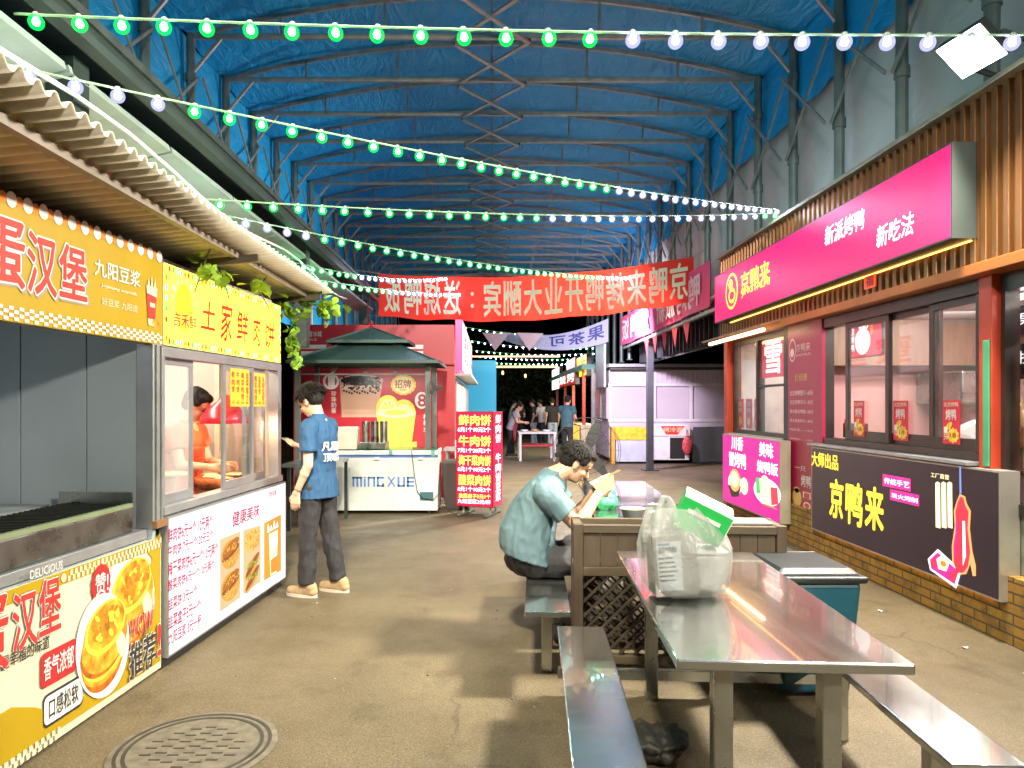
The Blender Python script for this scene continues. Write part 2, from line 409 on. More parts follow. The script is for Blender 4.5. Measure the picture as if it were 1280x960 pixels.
# ------------------------------------------------------------------ ground
def ground_mat():
    m, t, b = new_mat('concrete_paving'); N = t.nodes; L = t.links
    tc = N.new('ShaderNodeTexCoord')
    def noi(s, d=6, r=.6):
        n = N.new('ShaderNodeTexNoise'); n.inputs['Scale'].default_value = s; n.inputs['Detail'].default_value = d; n.inputs['Roughness'].default_value = r
        L.new(tc.outputs['Object'], n.inputs['Vector']); return n
    def ramp(src, a, b_, c0, c1):
        r = N.new('ShaderNodeValToRGB'); r.color_ramp.elements[0].position = a; r.color_ramp.elements[1].position = b_
        r.color_ramp.elements[0].color = (*c0, 1); r.color_ramp.elements[1].color = (*c1, 1); L.new(src, r.inputs[0]); return r
    def mul(a, b_, f=1):
        x = N.new('ShaderNodeMix'); x.data_type = 'RGBA'; x.blend_type = 'MULTIPLY'; x.inputs['Factor'].default_value = f
        L.new(a, x.inputs['A']); L.new(b_, x.inputs['B']); return x.outputs['Result']
    big = ramp(noi(.9, 8, .62).outputs['Fac'], .3, .7, (.148, .117, .066), (.25, .203, .122))
    fine = ramp(noi(95, 3, .7).outputs['Fac'], .36, .62, (.48, .46, .42), (1, 1, 1))
    vo = N.new('ShaderNodeTexVoronoi'); vo.inputs['Scale'].default_value = 70; L.new(tc.outputs['Object'], vo.inputs['Vector'])
    agg = ramp(vo.outputs['Distance'], .08, .5, (1, 1, 1), (.72, .7, .66))
    st = ramp(noi(2.3, 10, .75).outputs['Fac'], .52, .72, (1, 1, 1), (.45, .42, .38))
    c = mul(mul(mul(big.outputs[0], fine.outputs[0]), agg.outputs[0]), st.outputs[0], .8)
    wv = N.new('ShaderNodeVectorMath'); wv.operation = 'MULTIPLY_ADD'; wv.inputs[1].default_value = (.5, .5, .5); L.new(noi(1.6, 6, .65).outputs['Color'], wv.inputs[0]); L.new(tc.outputs['Object'], wv.inputs[2])
    ck = N.new('ShaderNodeTexVoronoi'); ck.feature = 'DISTANCE_TO_EDGE'; ck.inputs['Scale'].default_value = .55; L.new(wv.outputs[0], ck.inputs['Vector'])
    ckr = ramp(ck.outputs['Distance'], .002, .007, (.42, .4, .36), (1, 1, 1)); ckm = ramp(noi(.5, 3).outputs['Fac'], .48, .6, (0, 0, 0), (.8, .8, .8))
    x_ = N.new('ShaderNodeMix'); x_.data_type = 'RGBA'; x_.blend_type = 'MULTIPLY'; L.new(ckm.outputs[0], x_.inputs['Factor']); L.new(c, x_.inputs['A']); L.new(ckr.outputs[0], x_.inputs['B']); c = x_.outputs['Result']
    L.new(c, b.inputs['Base Color'])
    rr = ramp(noi(1.7, 5).outputs['Fac'], .35, .65, (.42, .42, .42), (.72, .72, .72)); L.new(rr.outputs[0], b.inputs['Roughness'])
    bp = N.new('ShaderNodeBump'); bp.inputs['Strength'].default_value = .55; bp.inputs['Distance'].default_value = .012
    L.new(noi(110, 3).outputs['Fac'], bp.inputs['Height']); L.new(bp.outputs[0], b.inputs['Normal'])
    return m
g = MB(); g.add([(-60, -20, 0), (60, -20, 0), (60, 140, 0), (-60, 140, 0)], [(0, 1, 2, 3)], ground_mat())
tag(g.build('ground', root_at=(0, 0, 0)), kind='structure')

# ------------------------------------------------------------------ the folding canopy tent over the lane
def tarp_mat(name, col, rough, trans, bump=.42):
    m, t, b = new_mat(name); N = t.nodes; L = t.links
    tc = N.new('ShaderNodeTexCoord'); mp = N.new('ShaderNodeMapping'); mp.inputs['Scale'].default_value = (1.9, .7, 1); mp.inputs['Rotation'].default_value = (0, 0, .6)
    L.new(tc.outputs['Object'], mp.inputs[0])
    nz = N.new('ShaderNodeTexNoise'); nz.inputs['Scale'].default_value = 2.6; nz.inputs['Detail'].default_value = 6; nz.inputs['Distortion'].default_value = 1.4; nz.inputs['Roughness'].default_value = .55
    L.new(mp.outputs[0], nz.inputs['Vector'])
    bp = N.new('ShaderNodeBump'); bp.inputs['Strength'].default_value = bump; bp.inputs['Distance'].default_value = .16
    L.new(nz.outputs['Fac'], bp.inputs['Height']); L.new(bp.outputs[0], b.inputs['Normal'])
    mx = N.new('ShaderNodeMix'); mx.data_type = 'RGBA'; mx.inputs['A'].default_value = (*[c*.75 for c in col], 1); mx.inputs['B'].default_value = (*[c*1.2 for c in col], 1)
    n2 = N.new('ShaderNodeTexNoise'); n2.inputs['Scale'].default_value = 1.1; n2.inputs['Detail'].default_value = 4
    L.new(tc.outputs['Object'], n2.inputs['Vector']); L.new(n2.outputs['Fac'], mx.inputs['Factor']); L.new(mx.outputs['Result'], b.inputs['Base Color'])
    b.inputs['Roughness'].default_value = rough
    return m
blue = tarp_mat('blue_tarpaulin', (.004, .30, .66), .42, 0)
palet = tarp_mat('pale_tarpaulin', (.44, .47, .455), .5, 0, .15)
FR = [8.6+1.14*k for k in range(-9, 17)]
XE, ZE, RISE = 3.65, 6.0, .5
def arch(x): return ZE+RISE*max(0, 1-(x/XE)**2)
tent = thing('canopy_tent', 'long blue tarpaulin canopy tent with scissor lattice roof frame over the lane', 'canopy tent', (0, 8.6, 0))
def canvas():
    mb = MB(); nx, sub = 36, 6; rows = []
    ys = []
    for i in range(len(FR)-1):
        for j in range(sub): ys.append((FR[i]+(FR[i+1]-FR[i])*j/sub, j/sub))
    ys.append((FR[-1], 0))
    for y, f in ys:
        row = []
        sag = .07*math.sin(math.pi*f)
        for i in range(nx+1):
            x = -XE-.06+(2*XE+.12)*i/nx
            z = arch(x)+.05-sag*(1-.3*abs(x)/XE)+.035*noise.noise(Vector((x*1.6, y*1.6, 3)))+.02*noise.noise(Vector((x*5+y*3, y*4, 9)))
            row.append((x, y, z))
        rows.append(row)
    vs = [v for r in rows for v in r]; n = nx+1
    mb.add(vs, [(j*n+i, j*n+i+1, (j+1)*n+i+1, (j+1)*n+i) for j in range(len(rows)-1) for i in range(nx)], blue)
    return mb
canvas().build('canvas', tent, smooth=True)
def side_sheet(x, ztop, zbot, mat, name, y0=FR[0], y1=FR[-1], amp=.05):
    mb = MB(); nz_, ny = 8, int((y1-y0)/.16); vs = []
    for j in range(ny+1):
        y = y0+(y1-y0)*j/ny
        for k in range(nz_+1):
            z = ztop+(zbot-ztop)*k/nz_
            vs.append((x+amp*noise.noise(Vector((y*1.3, z*.7, x)))+amp*.5*noise.noise(Vector((y*5, z*1.2, x+4)))*(k/nz_), y, z+(.03*noise.noise(Vector((y*2, 5, 1))) if k == nz_ else 0)))
    n = nz_+1
    mb.add(vs, [(j*n+k, j*n+k+1, (j+1)*n+k+1, (j+1)*n+k) for j in range(ny) for k in range(nz_)], mat)
    return mb.build(name, tent, smooth=True)
side_sheet(-XE-.08, ZE+.05, 3.0, blue, 'side_curtain')
side_sheet(XE+.08, ZE+.05, 5.1, blue, 'side_curtain')
tag(side_sheet(XE+.2, 5.35, 3.2, palet, 'side_curtain', FR[0], 19.0, .03), 'pale grey tarpaulin lower curtain')
def truss(y):
    mb = MB()
    mb.bar((-XE, y, ZE), (XE, y, ZE), .045, .06, steel)
    n = 16; pts = [(-XE+2*XE*i/n, y, arch(-XE+2*XE*i/n)) for i in range(n+1)]
    for a, b in zip(pts, pts[1:]): mb.bar(a, b, .04, .05, steel)
    for x in (-2.55, -1.3, 0, 1.3, 2.55): mb.bar((x, y, ZE), (x, y, arch(x)), .03, .03, steel, up=(0, 1, 0))
    for s in (-1, 1): mb.bar((s*(XE-.38), y, ZE), (s*XE, y, ZE-.46), .035, .035, steel, up=(0, 1, 0))
    mb.build('truss', tent)
def post(x, y, z0):
    mb = MB(); mb.tube((x, y, z0), (x, y, ZE+.03), .052, greenpost, n=12)
    mb.box(x-.07, y-.07, z0, x+.07, y+.07, z0+.02, greenpost)
    for z in (ZE-.5, ZE-1.5): mb.tube((x, y, z-.05), (x, y, z+.05), .066, greenpost, n=12)
    mb.build('post', tent, smooth=False)
def scissor(y0, y1):
    mb = MB(); z = ZE-.07
    for s in (-1, 1): mb.bar((s*.46, y0, z+.014*s), (-s*.46, y1, z+.014*s), .05, .024, steel)
    for s in (-1, 1):
        mb.tube((s*.46, y1, z-.03), (s*.46, y1, z+.07), .014, dsteel, n=8)
    mb.build('scissor_brace', tent)
def side_scissor(x, y0, y1):
    mb = MB(); m_ = (y0+y1)/2
    # two stacked crosses of flat bars between neighbouring posts, hinged at the posts
    for z0, z1 in ((ZE-1.5, ZE-.5),):
        mb.bar((x-.03, y0, z0), (x-.03, y1, z1), .018, .034, steel); mb.bar((x+.03, y0, z1), (x+.03, y1, z0), .018, .034, steel)
    mb.build('side_brace', tent)
for i, y in enumerate(FR):
    truss(y)
    post(-XE, y, 3.42 if y < 12 else 0.0)
    post(XE, y, 3.42 if y < 10.3 else (3.22 if y < 18.3 else 2.72))
    if i < len(FR)-1:
        scissor(y, FR[i+1]); side_scissor(-XE+.12, y, FR[i+1]); side_scissor(XE-.12, y, FR[i+1])

# ------------------------------------------------------------------ left: the shed roofline behind the awning
Ls = Surf((-1.93, 4.16, 0), (.0686, 1))
shed = thing('market_shed', 'dark eaves and pale soffit of the long shed above the corrugated awning', 'shed', (-2.6, 6, 0))
mb = MB(); mb.box(-2.03, -1, 3.30, -1.95, 12.2, 3.42, pm('dark_gutter', (.03, .042, .038), .4, .1, .2, 5)); mb.box(-1.949, -1, 3.385, -1.93, 12.2, 3.43, dsteel); mb.build('gutter', shed)
softm = pm('pale_soffit', (.36, .42, .39), .5, var=.12, scale=3, dirt=.3)
mb = MB(); y = -1
while y < 12:
    mb.obox((-2.22, y+.56, 3.19), (.97, 0, .24), (0, 1, 0), (-.24, 0, .97), .12, .55, .02, softm); y += 1.13
mb.build('soffit', shed)
mb = MB(); mb.box(-2.36, -1, 2.5, -2.33, 7.0, 3.12, pm('greenish_wall', (.22, .27, .24), .6, var=.15, scale=3, dirt=.4)); mb.build('wall', shed)
mb = MB(); mb.box(-3.6, -1, 3.43, -2.0, 12.2, 3.46, dsteel); mb.build('roof', shed)
for y in (-.9, 3.63, 8.1, 12.0):
    mb = MB(); mb.box(-2.24, y-.07, 2.2 if y < 9 else 2.9, -2.1, y+.07, 3.3, dsteel); mb.build('column', shed)
mb = MB(); mb.box(-2.36, 6.35, 0, -2.3, 7.0, 2.5, dark); mb.build('back_wall', shed)
cab = MB(); cab.path([(-2.05, -.5+i*.5, 3.03+.05*math.sin(i*.9)) for i in range(22)], .012, white, 6)
tag(cab.build('power_cable', smooth=True), 'white power cable strung under the shed eaves above the corrugated awning', 'cable')

# ------------------------------------------------------------------ left: corrugated awning
corr = pm('corrugated_awning_sheet', (.60, .54, .42), .55, .1, .12, 3, dirt=.45, dcol=(.2, .17, .12))
aw = thing('corrugated_awning', 'pale corrugated roof sheet awning over the two lit stall fronts', 'awning', (-1.9, 3.7, 2.5))
def corrugated(y0, y1, xa, za, xb, zb, lap=0):
    mb = MB(); per = .088; n = int((y1-y0)/per*10); vs = []
    prof = lambda f: .0165*math.tanh(1.6*math.sin(2*math.pi*f))/.92
    for i in range(n+1):
        y = y0+(y1-y0)*i/n; d = prof((y-y0)/per)
        for k in range(5):
            t = k/4; vs.append((xa+(xb-xa)*t, y, za+(zb-za)*t+d+lap))
    mb.add(vs, [(i*5+k, i*5+k+1, i*5+k+6, i*5+k+5) for i in range(n) for k in range(4)], corr)
    o = mb.build('roof_sheet', aw, smooth=True)
    so_ = o.modifiers.new('thick', 'SOLIDIFY'); so_.thickness = .004
    return o
for k, (a, b) in enumerate(((.5, 2.05), (2.0, 3.55), (3.5, 5.05), (5.0, 6.5))): corrugated(a, b, -2.34, 2.49, -1.46, 2.575, .006*(k % 2))
mb = MB(); mb.bar((-1.665, .5, 2.51), (-1.665, 6.45, 2.515), .04, .035, pm('awning_purlin', (.24, .21, .17), .5, .3, .2)); mb.build('purlin', aw)
for y in (4.62, 6.3):
    mb = MB(); mb.bar((-2.34, y, 2.42), (-1.52, y, 2.50), .035, .05, pm('awning_rafter', (.10, .085, .07), .5, .3, .2)); mb.build('rafter', aw)

# ------------------------------------------------------------------ left: burger stall
def Lbox(mb, u0, u1, n0, n1, z0, z1, mat):
    c = Ls.p((u0+u1)/2, (z0+z1)/2, (n0+n1)/2); mb.obox(c, Ls.u, Ls.n, (0, 0, 1), abs(u1-u0)/2, abs(n1-n0)/2, abs(z1-z0)/2, mat)
bs = thing('burger_stall', 'open grey food stall with steel griddle under the yellow burger sign', 'food stall', Ls.p(-1.4, 0, -.7))
def Lpart(name, root, u0, u1, n0, n1, z0, z1, mat, bevel=0):
    mb = MB(); Lbox(mb, u0, u1, n0, n1, z0, z1, mat); return mb.build(name, root, bevel=bevel)
Lpart('back_wall', bs, -3.2, 0, -1.66, -1.6, 0, 2.4, grey)
mb = MB()
for i in range(4): Lbox(mb, -.10, -.07, -1.598+.4*i, -1.598+.4*i+.394, .02, 2.4, grey)
mb.build('partition', bs, bevel=.004)
Lpart('ceiling', bs, -3.2, -.11, -1.59, -.07, 2.42, 2.45, grey)
Lpart('counter', bs, -3.2, -.11, -.62, -.03, .78, .835, alu, .004)
Lpart('counter_front', bs, -3.2, -.02, -.1, -.035, .02, .775, grey)
mb = MB(); Lbox(mb, -.105, .0, -.1, .0, .835, 1.895, alu); Lbox(mb, -.085, -.07, 0, .012, .84, 1.89, steel); Lbox(mb, -.03, -.015, 0, .012, .84, 1.89, steel)
mb.build('pillar', bs, bevel=.003)
mb = MB(); Lbox(mb, -.115, .005, .0, .03, .84, .88, pm('copper_bracket', (.35, .19, .09), .4, .5)); mb.build('bracket', bs)
# griddle
gr = thing('griddle', 'stainless griddle box with dark mesh top on the burger stall counter', 'griddle', Ls.p(-.8, .836, -.25))
mb = MB(); Lbox(mb, -1.75, -.21, -.47, -.055, .838, .975, inoxd); mb.build('body', gr, bevel=.008)
mb = MB()
gm = pm('griddle_mesh', (.03, .03, .022), .5, .4, .4, 30)
Lbox(mb, -1.73, -.24, -.45, -.1, .978, .99, gm)
for i in range(38): Lbox(mb, -1.73+i*.04, -1.722+i*.04, -.45, -.1, .99, .998, gm)
mb.build('mesh_top', gr)
mb = MB(); Lbox(mb, -1.75, -.21, -.075, -.05, .976, 1.0, pm('griddle_rail', (.33, .42, .24), .4, .6)); mb.build('rail', gr)
mb = MB(); Lbox(mb, -.225, -.212, -.48, -.05, .976, 1.06, inoxd); mb.build('end_plate', gr)
def bottle(name, label, c, h, body, capm, cat='bottle'):
    t = thing(name, label, cat, c)
    mb = MB(); r = h*.19
    mb.lathe(c, [(r*.9, 0), (r, h*.03), (r, h*.45), (r*.85, h*.58), (r*.35, h*.78), (r*.33, h*.88)], body, 18); mb.build('glass_body', t, smooth=True)
    mb = MB(); mb.lathe(c, [(r*1.02, h*.12), (r*1.02, h*.36)], pm('bottle_paper', (.5, .42, .3), .6), 18); mb.build('sticker', t, smooth=True)
    mb = MB(); mb.lathe(c, [(r*.38, h*.88), (r*.38, h), (r*.3, h*1.01)], capm, 14); mb.build('cap', t, smooth=True)
    return t
Lpart('shelf', bs, -.62, -.11, -1.0, -.62, .95, .97, alu)
bottle('sauce_bottle', 'pale sauce bottle with beige cap behind the griddle', Ls.p(-.36, .971, -.85), .27, pm('milky_plastic', (.55, .56, .5), .25), pm('beige_cap', (.55, .42, .25), .4))
bottle('sauce_bottle', 'white bottle with red cap behind the griddle', Ls.p(-.55, .971, -.80), .2, white, pm('red_cap', (.6, .03, .03), .4))

# ------------------------------------------------------------------ left: meat pancake stall
ps = thing('pancake_stall', 'glazed aluminium pancake stall lit warm from inside', 'food stall', Ls.p(.95, 0, -.8))
warmw = pm('stall_lining', (.55, .50, .44), .5, var=.1, scale=3, dirt=.2)
UE = 1.91
Lpart('back_wall', ps, -.06, UE, -1.66, -1.6, 0, 2.4, warmw)
Lpart('end_wall', ps, UE-.03, UE, -1.6, -.06, 0, 2.4, warmw)
Lpart('partition', ps, -.06, -.02, -1.6, -.11, .0, 2.4, warmw)
Lpart('ceiling', ps, -.015, UE-.035, -1.59, -.07, 2.40, 2.43, warmw)
Lpart('counter', ps, -.015, UE-.035, -.55, -.01, .855, .89, inoxd, .003)
Lpart('counter_front', ps, -.015, UE, -.09, -.055, .03, .85, alu)
Lpart('kickboard', ps, -.02, UE, -.05, .0, .0, .055, black)
def Lu(x, y=560): return Ls.at(x, y)[0]
zt, zb = 1.89, .895
mb = MB()
Lbox(mb, 0, UE, -.09, 0, zt-.06, zt, alu); Lbox(mb, 0, UE, -.09, .012, zb, zb+.05, alu)
Lbox(mb, 0, .03, -.088, -.002, zb+.05, zt-.06, alu); Lbox(mb, UE-.07, UE-.001, -.088, -.002, zb+.05, zt-.06, alu)
mb.build('window_frame', ps, bevel=.003)
foggy = glass('fogged_glass', (.95, .97, 1), .1, .34, (.75, .72, .70)); clear = glass('clear_glass', (.97, .98, .98), .1)
def sash(u0, u1, n, pane, root, z0=zb+.052, z1=zt-.062, w=.038, fm=None, Sf=None, box=None):
    fm = fm or alu; mb = MB(); Lb = box or Lbox
    Lb(mb, u0, u0+w, n-.02, n, z0, z1, fm); Lb(mb, u1-w, u1, n-.02, n, z0, z1, fm)
    Lb(mb, u0+w, u1-w, n-.02, n, z1-w, z1, fm); Lb(mb, u0+w, u1-w, n-.02, n, z0, z0+w*1.5, fm)
    o = mb.build('window', root)
    mb = MB(); Lb(mb, u0+w, u1-w, n-.012, n-.008, z0+w*1.5, z1-w, pane); mb.build('pane', o)
    return o
sash(Lu(204), Lu(250), -.045, foggy, ps); sash(Lu(281), Lu(319), -.01, clear, ps); sash(Lu(313), Lu(338), -.045, clear, ps)
# things inside the stall
tag(Lpart('shelf_post', None, 1.72, 1.76, -.50, -.46, 0, 2.38, pm('lit_post', (.7, .6, .5), .5)), 'pale upright post inside the pancake stall behind the open window', 'post')
tag(Lpart('shelf_post', None, 1.80, 1.84, -.30, -.26, 0, 2.38, pm('lit_post', (.7, .6, .5), .5)), 'pale upright post inside the pancake stall beside the end wall', 'post')
hl = thing('heat_lamp', 'red bell heat lamp shade hanging over the pancake tray', 'lamp', Ls.p(1.36, 1.45, -.25))
redsh = pm('red_lamp_shade', (.62, .015, .03), .3, emit=.25, ecol=(1, .03, .05))
mb = MB(); mb.lathe(Ls.p(1.36, 1.40, -.25), [(.185, 0), (.175, .05), (.12, .12), (.05, .17), (.03, .22)], redsh, 28); mb.build('shade', hl, smooth=True)
mb = MB(); mb.tube(Ls.p(1.36, 1.62, -.25), Ls.p(1.36, 2.4, -.25), .008, black); mb.build('cord', hl)
mb = MB(); mb.ell(Ls.p(1.36, 1.45, -.25), .035, glow('warm_bulb', (1, .75, .4), 12)); mb.build('bulb', hl, smooth=True)
point('heat_lamp_light', Ls.p(1.36, 1.38, -.25), 9, (1, .62, .3), .05)
bk = thing('bread_basket', 'round orange woven basket of flat cakes on the pancake stall counter', 'basket', Ls.p(1.32, .891, -.24))
mb = MB(); mb.lathe(Ls.p(1.32, .892, -.24), [(.15, 0), (.2, .035), (.215, .1), (.2, .1), (.18, .04)], pm('orange_weave', (.55, .13, .03), .5, var=.5, scale=40), 30); mb.build('weave', bk, smooth=True)
for k in range(7):
    a = k*.9; mb = MB(); mb.ell(Ls.p(1.32+.1*math.cos(a), .985+.012*(k % 3), -.24+.1*math.sin(a)), (.075, .075, .016), pm('baked_bread', (.62, .42, .2), .6, var=.3, scale=30)); tag(mb.build('flat_cake', smooth=True), 'baked flat cake heaped in the orange basket', 'flat cake', 'flat cakes in the orange basket')
tr = MB(); Lbox(tr, .80, 1.08, -.33, -.06, .892, .915, inox); tag(tr.build('steel_tray', bevel=.006), 'shallow steel tray on the counter before the orange basket', 'tray')
bd = MB(); bd.lathe(Ls.p(.95, 1.02, -.5), [(.02, 0), (.16, .012), (.17, .03), (.02, .02)], pm('baked_bread', (.62, .42, .2), .6), 24); tag(bd.build('pancake', smooth=True), 'large round pancake lifted behind the fogged window', 'pancake')
mb = MB(); Lbox(mb, .1, 1.6, -1.59, -1.2, .3, .9, inoxd); tag(mb.build('steel_cabinet', bevel=.01), 'steel work cabinet against the pancake stall back wall', 'cabinet')
mb = MB(); Lbox(mb, 1.25, 1.6, -1.58, -1.25, .91, 1.5, pm('fridge_red', (.5, .06, .05), .4)); tag(mb.build('poster_stand', bevel=.01), 'narrow red drinks chiller on the steel cabinet', 'chiller')

# ------------------------------------------------------------------ right: roast duck shop
def Rbox(mb, y0, y1, x0, x1, z0, z1, mat): mb.box(x0, y0, z0, x1, y1, z1, mat)
ds = thing('duck_shop', 'roast duck shop with brown ribbed fascia, dark windows and yellow lit brick base', 'shop', (4.6, 6, 0))
def Rpart(name, root, y0, y1, x0, x1, z0, z1, mat, bevel=0):
    mb = MB(); mb.box(x0, y0, z0, x1, y1, z1, mat); return mb.build(name, root, bevel=bevel)
def brick_mat(name, c1, c2, mortar, scale=1):
    m, t, b = new_mat(name); N = t.nodes; L = t.links
    tc = N.new('ShaderNodeTexCoord'); sp = N.new('ShaderNodeSeparateXYZ'); cb = N.new('ShaderNodeCombineXYZ')
    L.new(tc.outputs['Object'], sp.inputs[0]); L.new(sp.outputs['Y'], cb.inputs['X']); L.new(sp.outputs['Z'], cb.inputs['Y'])
    br = N.new('ShaderNodeTexBrick'); br.inputs['Scale'].default_value = scale; br.inputs['Brick Width'].default_value = .245; br.inputs['Row Height'].default_value = .068; br.inputs['Mortar Size'].default_value = .007
    br.inputs['Color1'].default_value = (*c1, 1); br.inputs['Color2'].default_value = (*c2, 1); br.inputs['Mortar'].default_value = (*mortar, 1)
    L.new(cb.outputs[0], br.inputs['Vector'])
    nz = N.new('ShaderNodeTexNoise'); nz.inputs['Scale'].default_value = 7; nz.inputs['Detail'].default_value = 9; nz.inputs['Roughness'].default_value = .7; L.new(tc.outputs['Object'], nz.inputs['Vector'])
    rp = N.new('ShaderNodeMapRange'); rp.inputs['From Min'].default_value = .46; rp.inputs['From Max'].default_value = .66; rp.inputs['To Max'].default_value = .75; L.new(nz.outputs['Fac'], rp.inputs['Value'])
    mx = N.new('ShaderNodeMix'); mx.data_type = 'RGBA'; mx.inputs['B'].default_value = (.07, .06, .035, 1); L.new(rp.outputs[0], mx.inputs['Factor']); L.new(br.outputs['Color'], mx.inputs['A'])
    L.new(mx.outputs['Result'], b.inputs['Base Color']); b.inputs['Roughness'].default_value = .8
    bp = N.new('ShaderNodeBump'); bp.inputs['Strength'].default_value = .9; bp.inputs['Distance'].default_value = .015; bp.invert = True
    L.new(br.outputs['Fac'], bp.inputs['Height']); L.new(bp.outputs[0], b.inputs['Normal'])
    return m
bw = brick_mat('ochre_painted_brick', (.42, .22, .03), (.36, .17, .025), (.10, .07, .03))
brown = pm('brown_ribbed_metal', (.20, .088, .027), .34, .55, .2, 3, rvar=.08, stretch=(1, 1, .2))
orange = pm('orange_trim', (.40, .12, .02), .4, .2, .15, 3)
bronze = pm('bronze_window_frame', (.055, .045, .04), .35, .5, .15)
red = pm('red_post_paint', (.45, .05, .02), .4, .1, .2, 4)
YF = 10.15
mb = MB(); mb.box(3.33, -.5, 0, 3.60, YF, .44, bw)
mb.build('brick_base', ds)
Rpart('wall', ds, 4.88, YF, 3.42, 3.56, .445, 1.10, dark)
Rpart('sill', ds, 4.88, 7.35, 3.26, 3.58, 1.125, 1.15, alu, .003); Rpart('sill', ds, 8.2, YF, 3.34, 3.58, 1.125, 1.15, alu, .003)
def fascia():
    mb = MB(); per = .105; y = -1.0; vs = []; prof = [(0, .0), (.38, .0), (.46, .028), (.9, .028), (.98, 0)]
    pts = []
    while y < YF:
        for f, d in prof: pts.append((y+f*per, d))
        y += per
    for yy, d in pts: vs += [(3.31-d, yy, 2.5), (3.31-d, yy, 3.62)]
    mb.add(vs, [(2*i, 2*i+1, 2*i+3, 2*i+2) for i in range(len(pts)-1)], brown)
    mb.box(3.315, -1, 2.5, 3.37, YF, 3.62, dsteel)
    return mb.build('fascia', ds)
fascia()
Rpart('roof_cap', ds, -1, YF+.05, 3.22, 3.44, 3.622, 3.66, pm('roof_cap_metal', (.30, .30, .22), .4, .4, .2), .004)
Rpart('roof', ds, -1, YF, 3.45, 7, 3.3, 3.4, dsteel)
mb = MB(); mb.box(3.24, -1, 2.42, 3.50, YF+.02, 2.497, orange); mb.build('trim', ds, bevel=.006)
mb = MB(); mb.box(3.37, 7.33, 0.445, 3.5, 8.2, 2.42, dsteel); mb.build('pier', ds)
mb = MB(); mb.box(3.32, YF-.13, .0, 3.46, YF+.01, 2.42, red); mb.build('corner_post', ds, bevel=.005)
mb = MB(); mb.box(3.34, 4.745, 0, 3.44, 4.87, 2.42, red); mb.build('corner_post', ds, bevel=.005)
mb = MB(); mb.box(3.325, 4.755, 1.13, 3.338, 4.81, 1.98, pm('green_strip', (.06, .33, .16), .5)); mb.build('door_strip', ds, bevel=.003)
pink = pm('pink_light_wall', (.62, .30, .28), .55, var=.08, scale=1.5)  # the pink of the interior light is put into this wall colour
Rpart('back_wall', ds, 1, YF, 6.0, 6.1, 0, 3.3, pink); Rpart('floor', ds, 1, YF, 3.62, 5.99, .0, .03, pm('tile_floor', (.3, .28, .26), .3))
Rpart('ceiling', ds, 1, YF, 3.58, 5.99, 2.5, 2.55, white); Rpart('end_wall', ds, YF-.1, YF-.02, 3.5, 5.99, .03, 2.49, pm('cream_wall', (.5, .48, .42), .5))
Rpart('inner_wall', ds, 8.22, 8.28, 3.51, 5.99, .03, 2.49, pink)
Rpart('bulkhead', ds, 7.9, 8.21, 3.6, 5.99, 1.98, 2.49, pm('wood_bulkhead', (.22, .12, .07), .5, var=.2, scale=3, stretch=(6, 1, 1)))
# big window: frame and four lights
RW = Surf((3.41, 4.5, 0), (0, -1))
def Ry(x, off=0): return 3.41/((x-PX)/F)
yl, yr = 7.33, 4.88
mb = MB()
mb.box(3.37, yr, 2.32, 3.50, yl, 2.415, bronze); mb.box(3.37, yr, 1.152, 3.50, yl, 1.21, bronze)
mb.box(3.371, yl-.08, 1.211, 3.499, yl, 2.319, bronze); mb.box(3.371, yr, 1.211, 3.499, yr+.07, 2.319, bronze)
mb.build('window_frame', ds, bevel=.004)
shopglass = glass('shop_glass', (.96, .96, .97), .1, .10, (.8, .74, .72))
def rsash(xa, xb, x):
    ya, yb = Ry(xb), Ry(xa); mb = MB(); w = .05
    z0, z1 = 1.212, 2.318
    mb.box(x, ya, z0, x+.03, ya+w, z1, bronze); mb.box(x, yb-w, z0, x+.03, yb, z1, bronze)
    mb.box(x, ya+w, z1-.05, x+.03, yb-w, z1, bronze); mb.box(x, ya+w, z0, x+.03, yb-w, z0+.09, bronze)
    o = mb.build('window', ds); mb = MB(); mb.box(x+.012, ya+w, z0+.09, x+.016, yb-w, z1-.05, shopglass); mb.build('pane', o); return o
rsash(1058, 1112, 3.40); rsash(1104, 1170, 3.435); rsash(1163, 1236, 3.40)
# small window beside the menu board
mb = MB(); ya, yb = 8.22, YF-.14
mb.box(3.40, ya, 2.36, 3.5, yb, 2.415, bronze); mb.box(3.40, ya, 1.152, 3.5, yb, 1.2, bronze)
for yy in (ya, (ya+yb)/2-.02, yb-.05): mb.box(3.401, yy, 1.2, 3.499, yy+.05, 2.36, bronze)
mb.box(3.41, ya+.05, 1.76, 3.45, (ya+yb)/2-.02, 1.79, bronze)
o = mb.build('window', ds); mb = MB(); mb.box(3.43, ya+.03, 1.2, 3.434, yb-.03, 2.36, shopglass); mb.build('pane', o)
# window on the near side with hanging ducks
mb = MB(); mb.box(3.40, 1.0, 2.3, 3.5, 4.74, 2.415, bronze); mb.box(3.40, 1.0, .82, 3.5, 4.74, .9, bronze); mb.box(3.40, 4.70, .9, 3.5, 4.74, 2.3, bronze); mb.box(3.40, 2.6, .9, 3.5, 2.66, 2.3, bronze)
o = mb.build('window', ds); mb = MB(); mb.box(3.43, 1.0, .9, 3.434, 4.7, 2.3, glass('duck_window_glass', (.97, .97, .97), .1)); mb.build('pane', o)
Rpart('wall', ds, -.5, 4.74, 3.42, 3.56, .445, .82, pm('stained_wall', (.25, .27, .2), .7, var=.4, scale=5, dirt=.6))

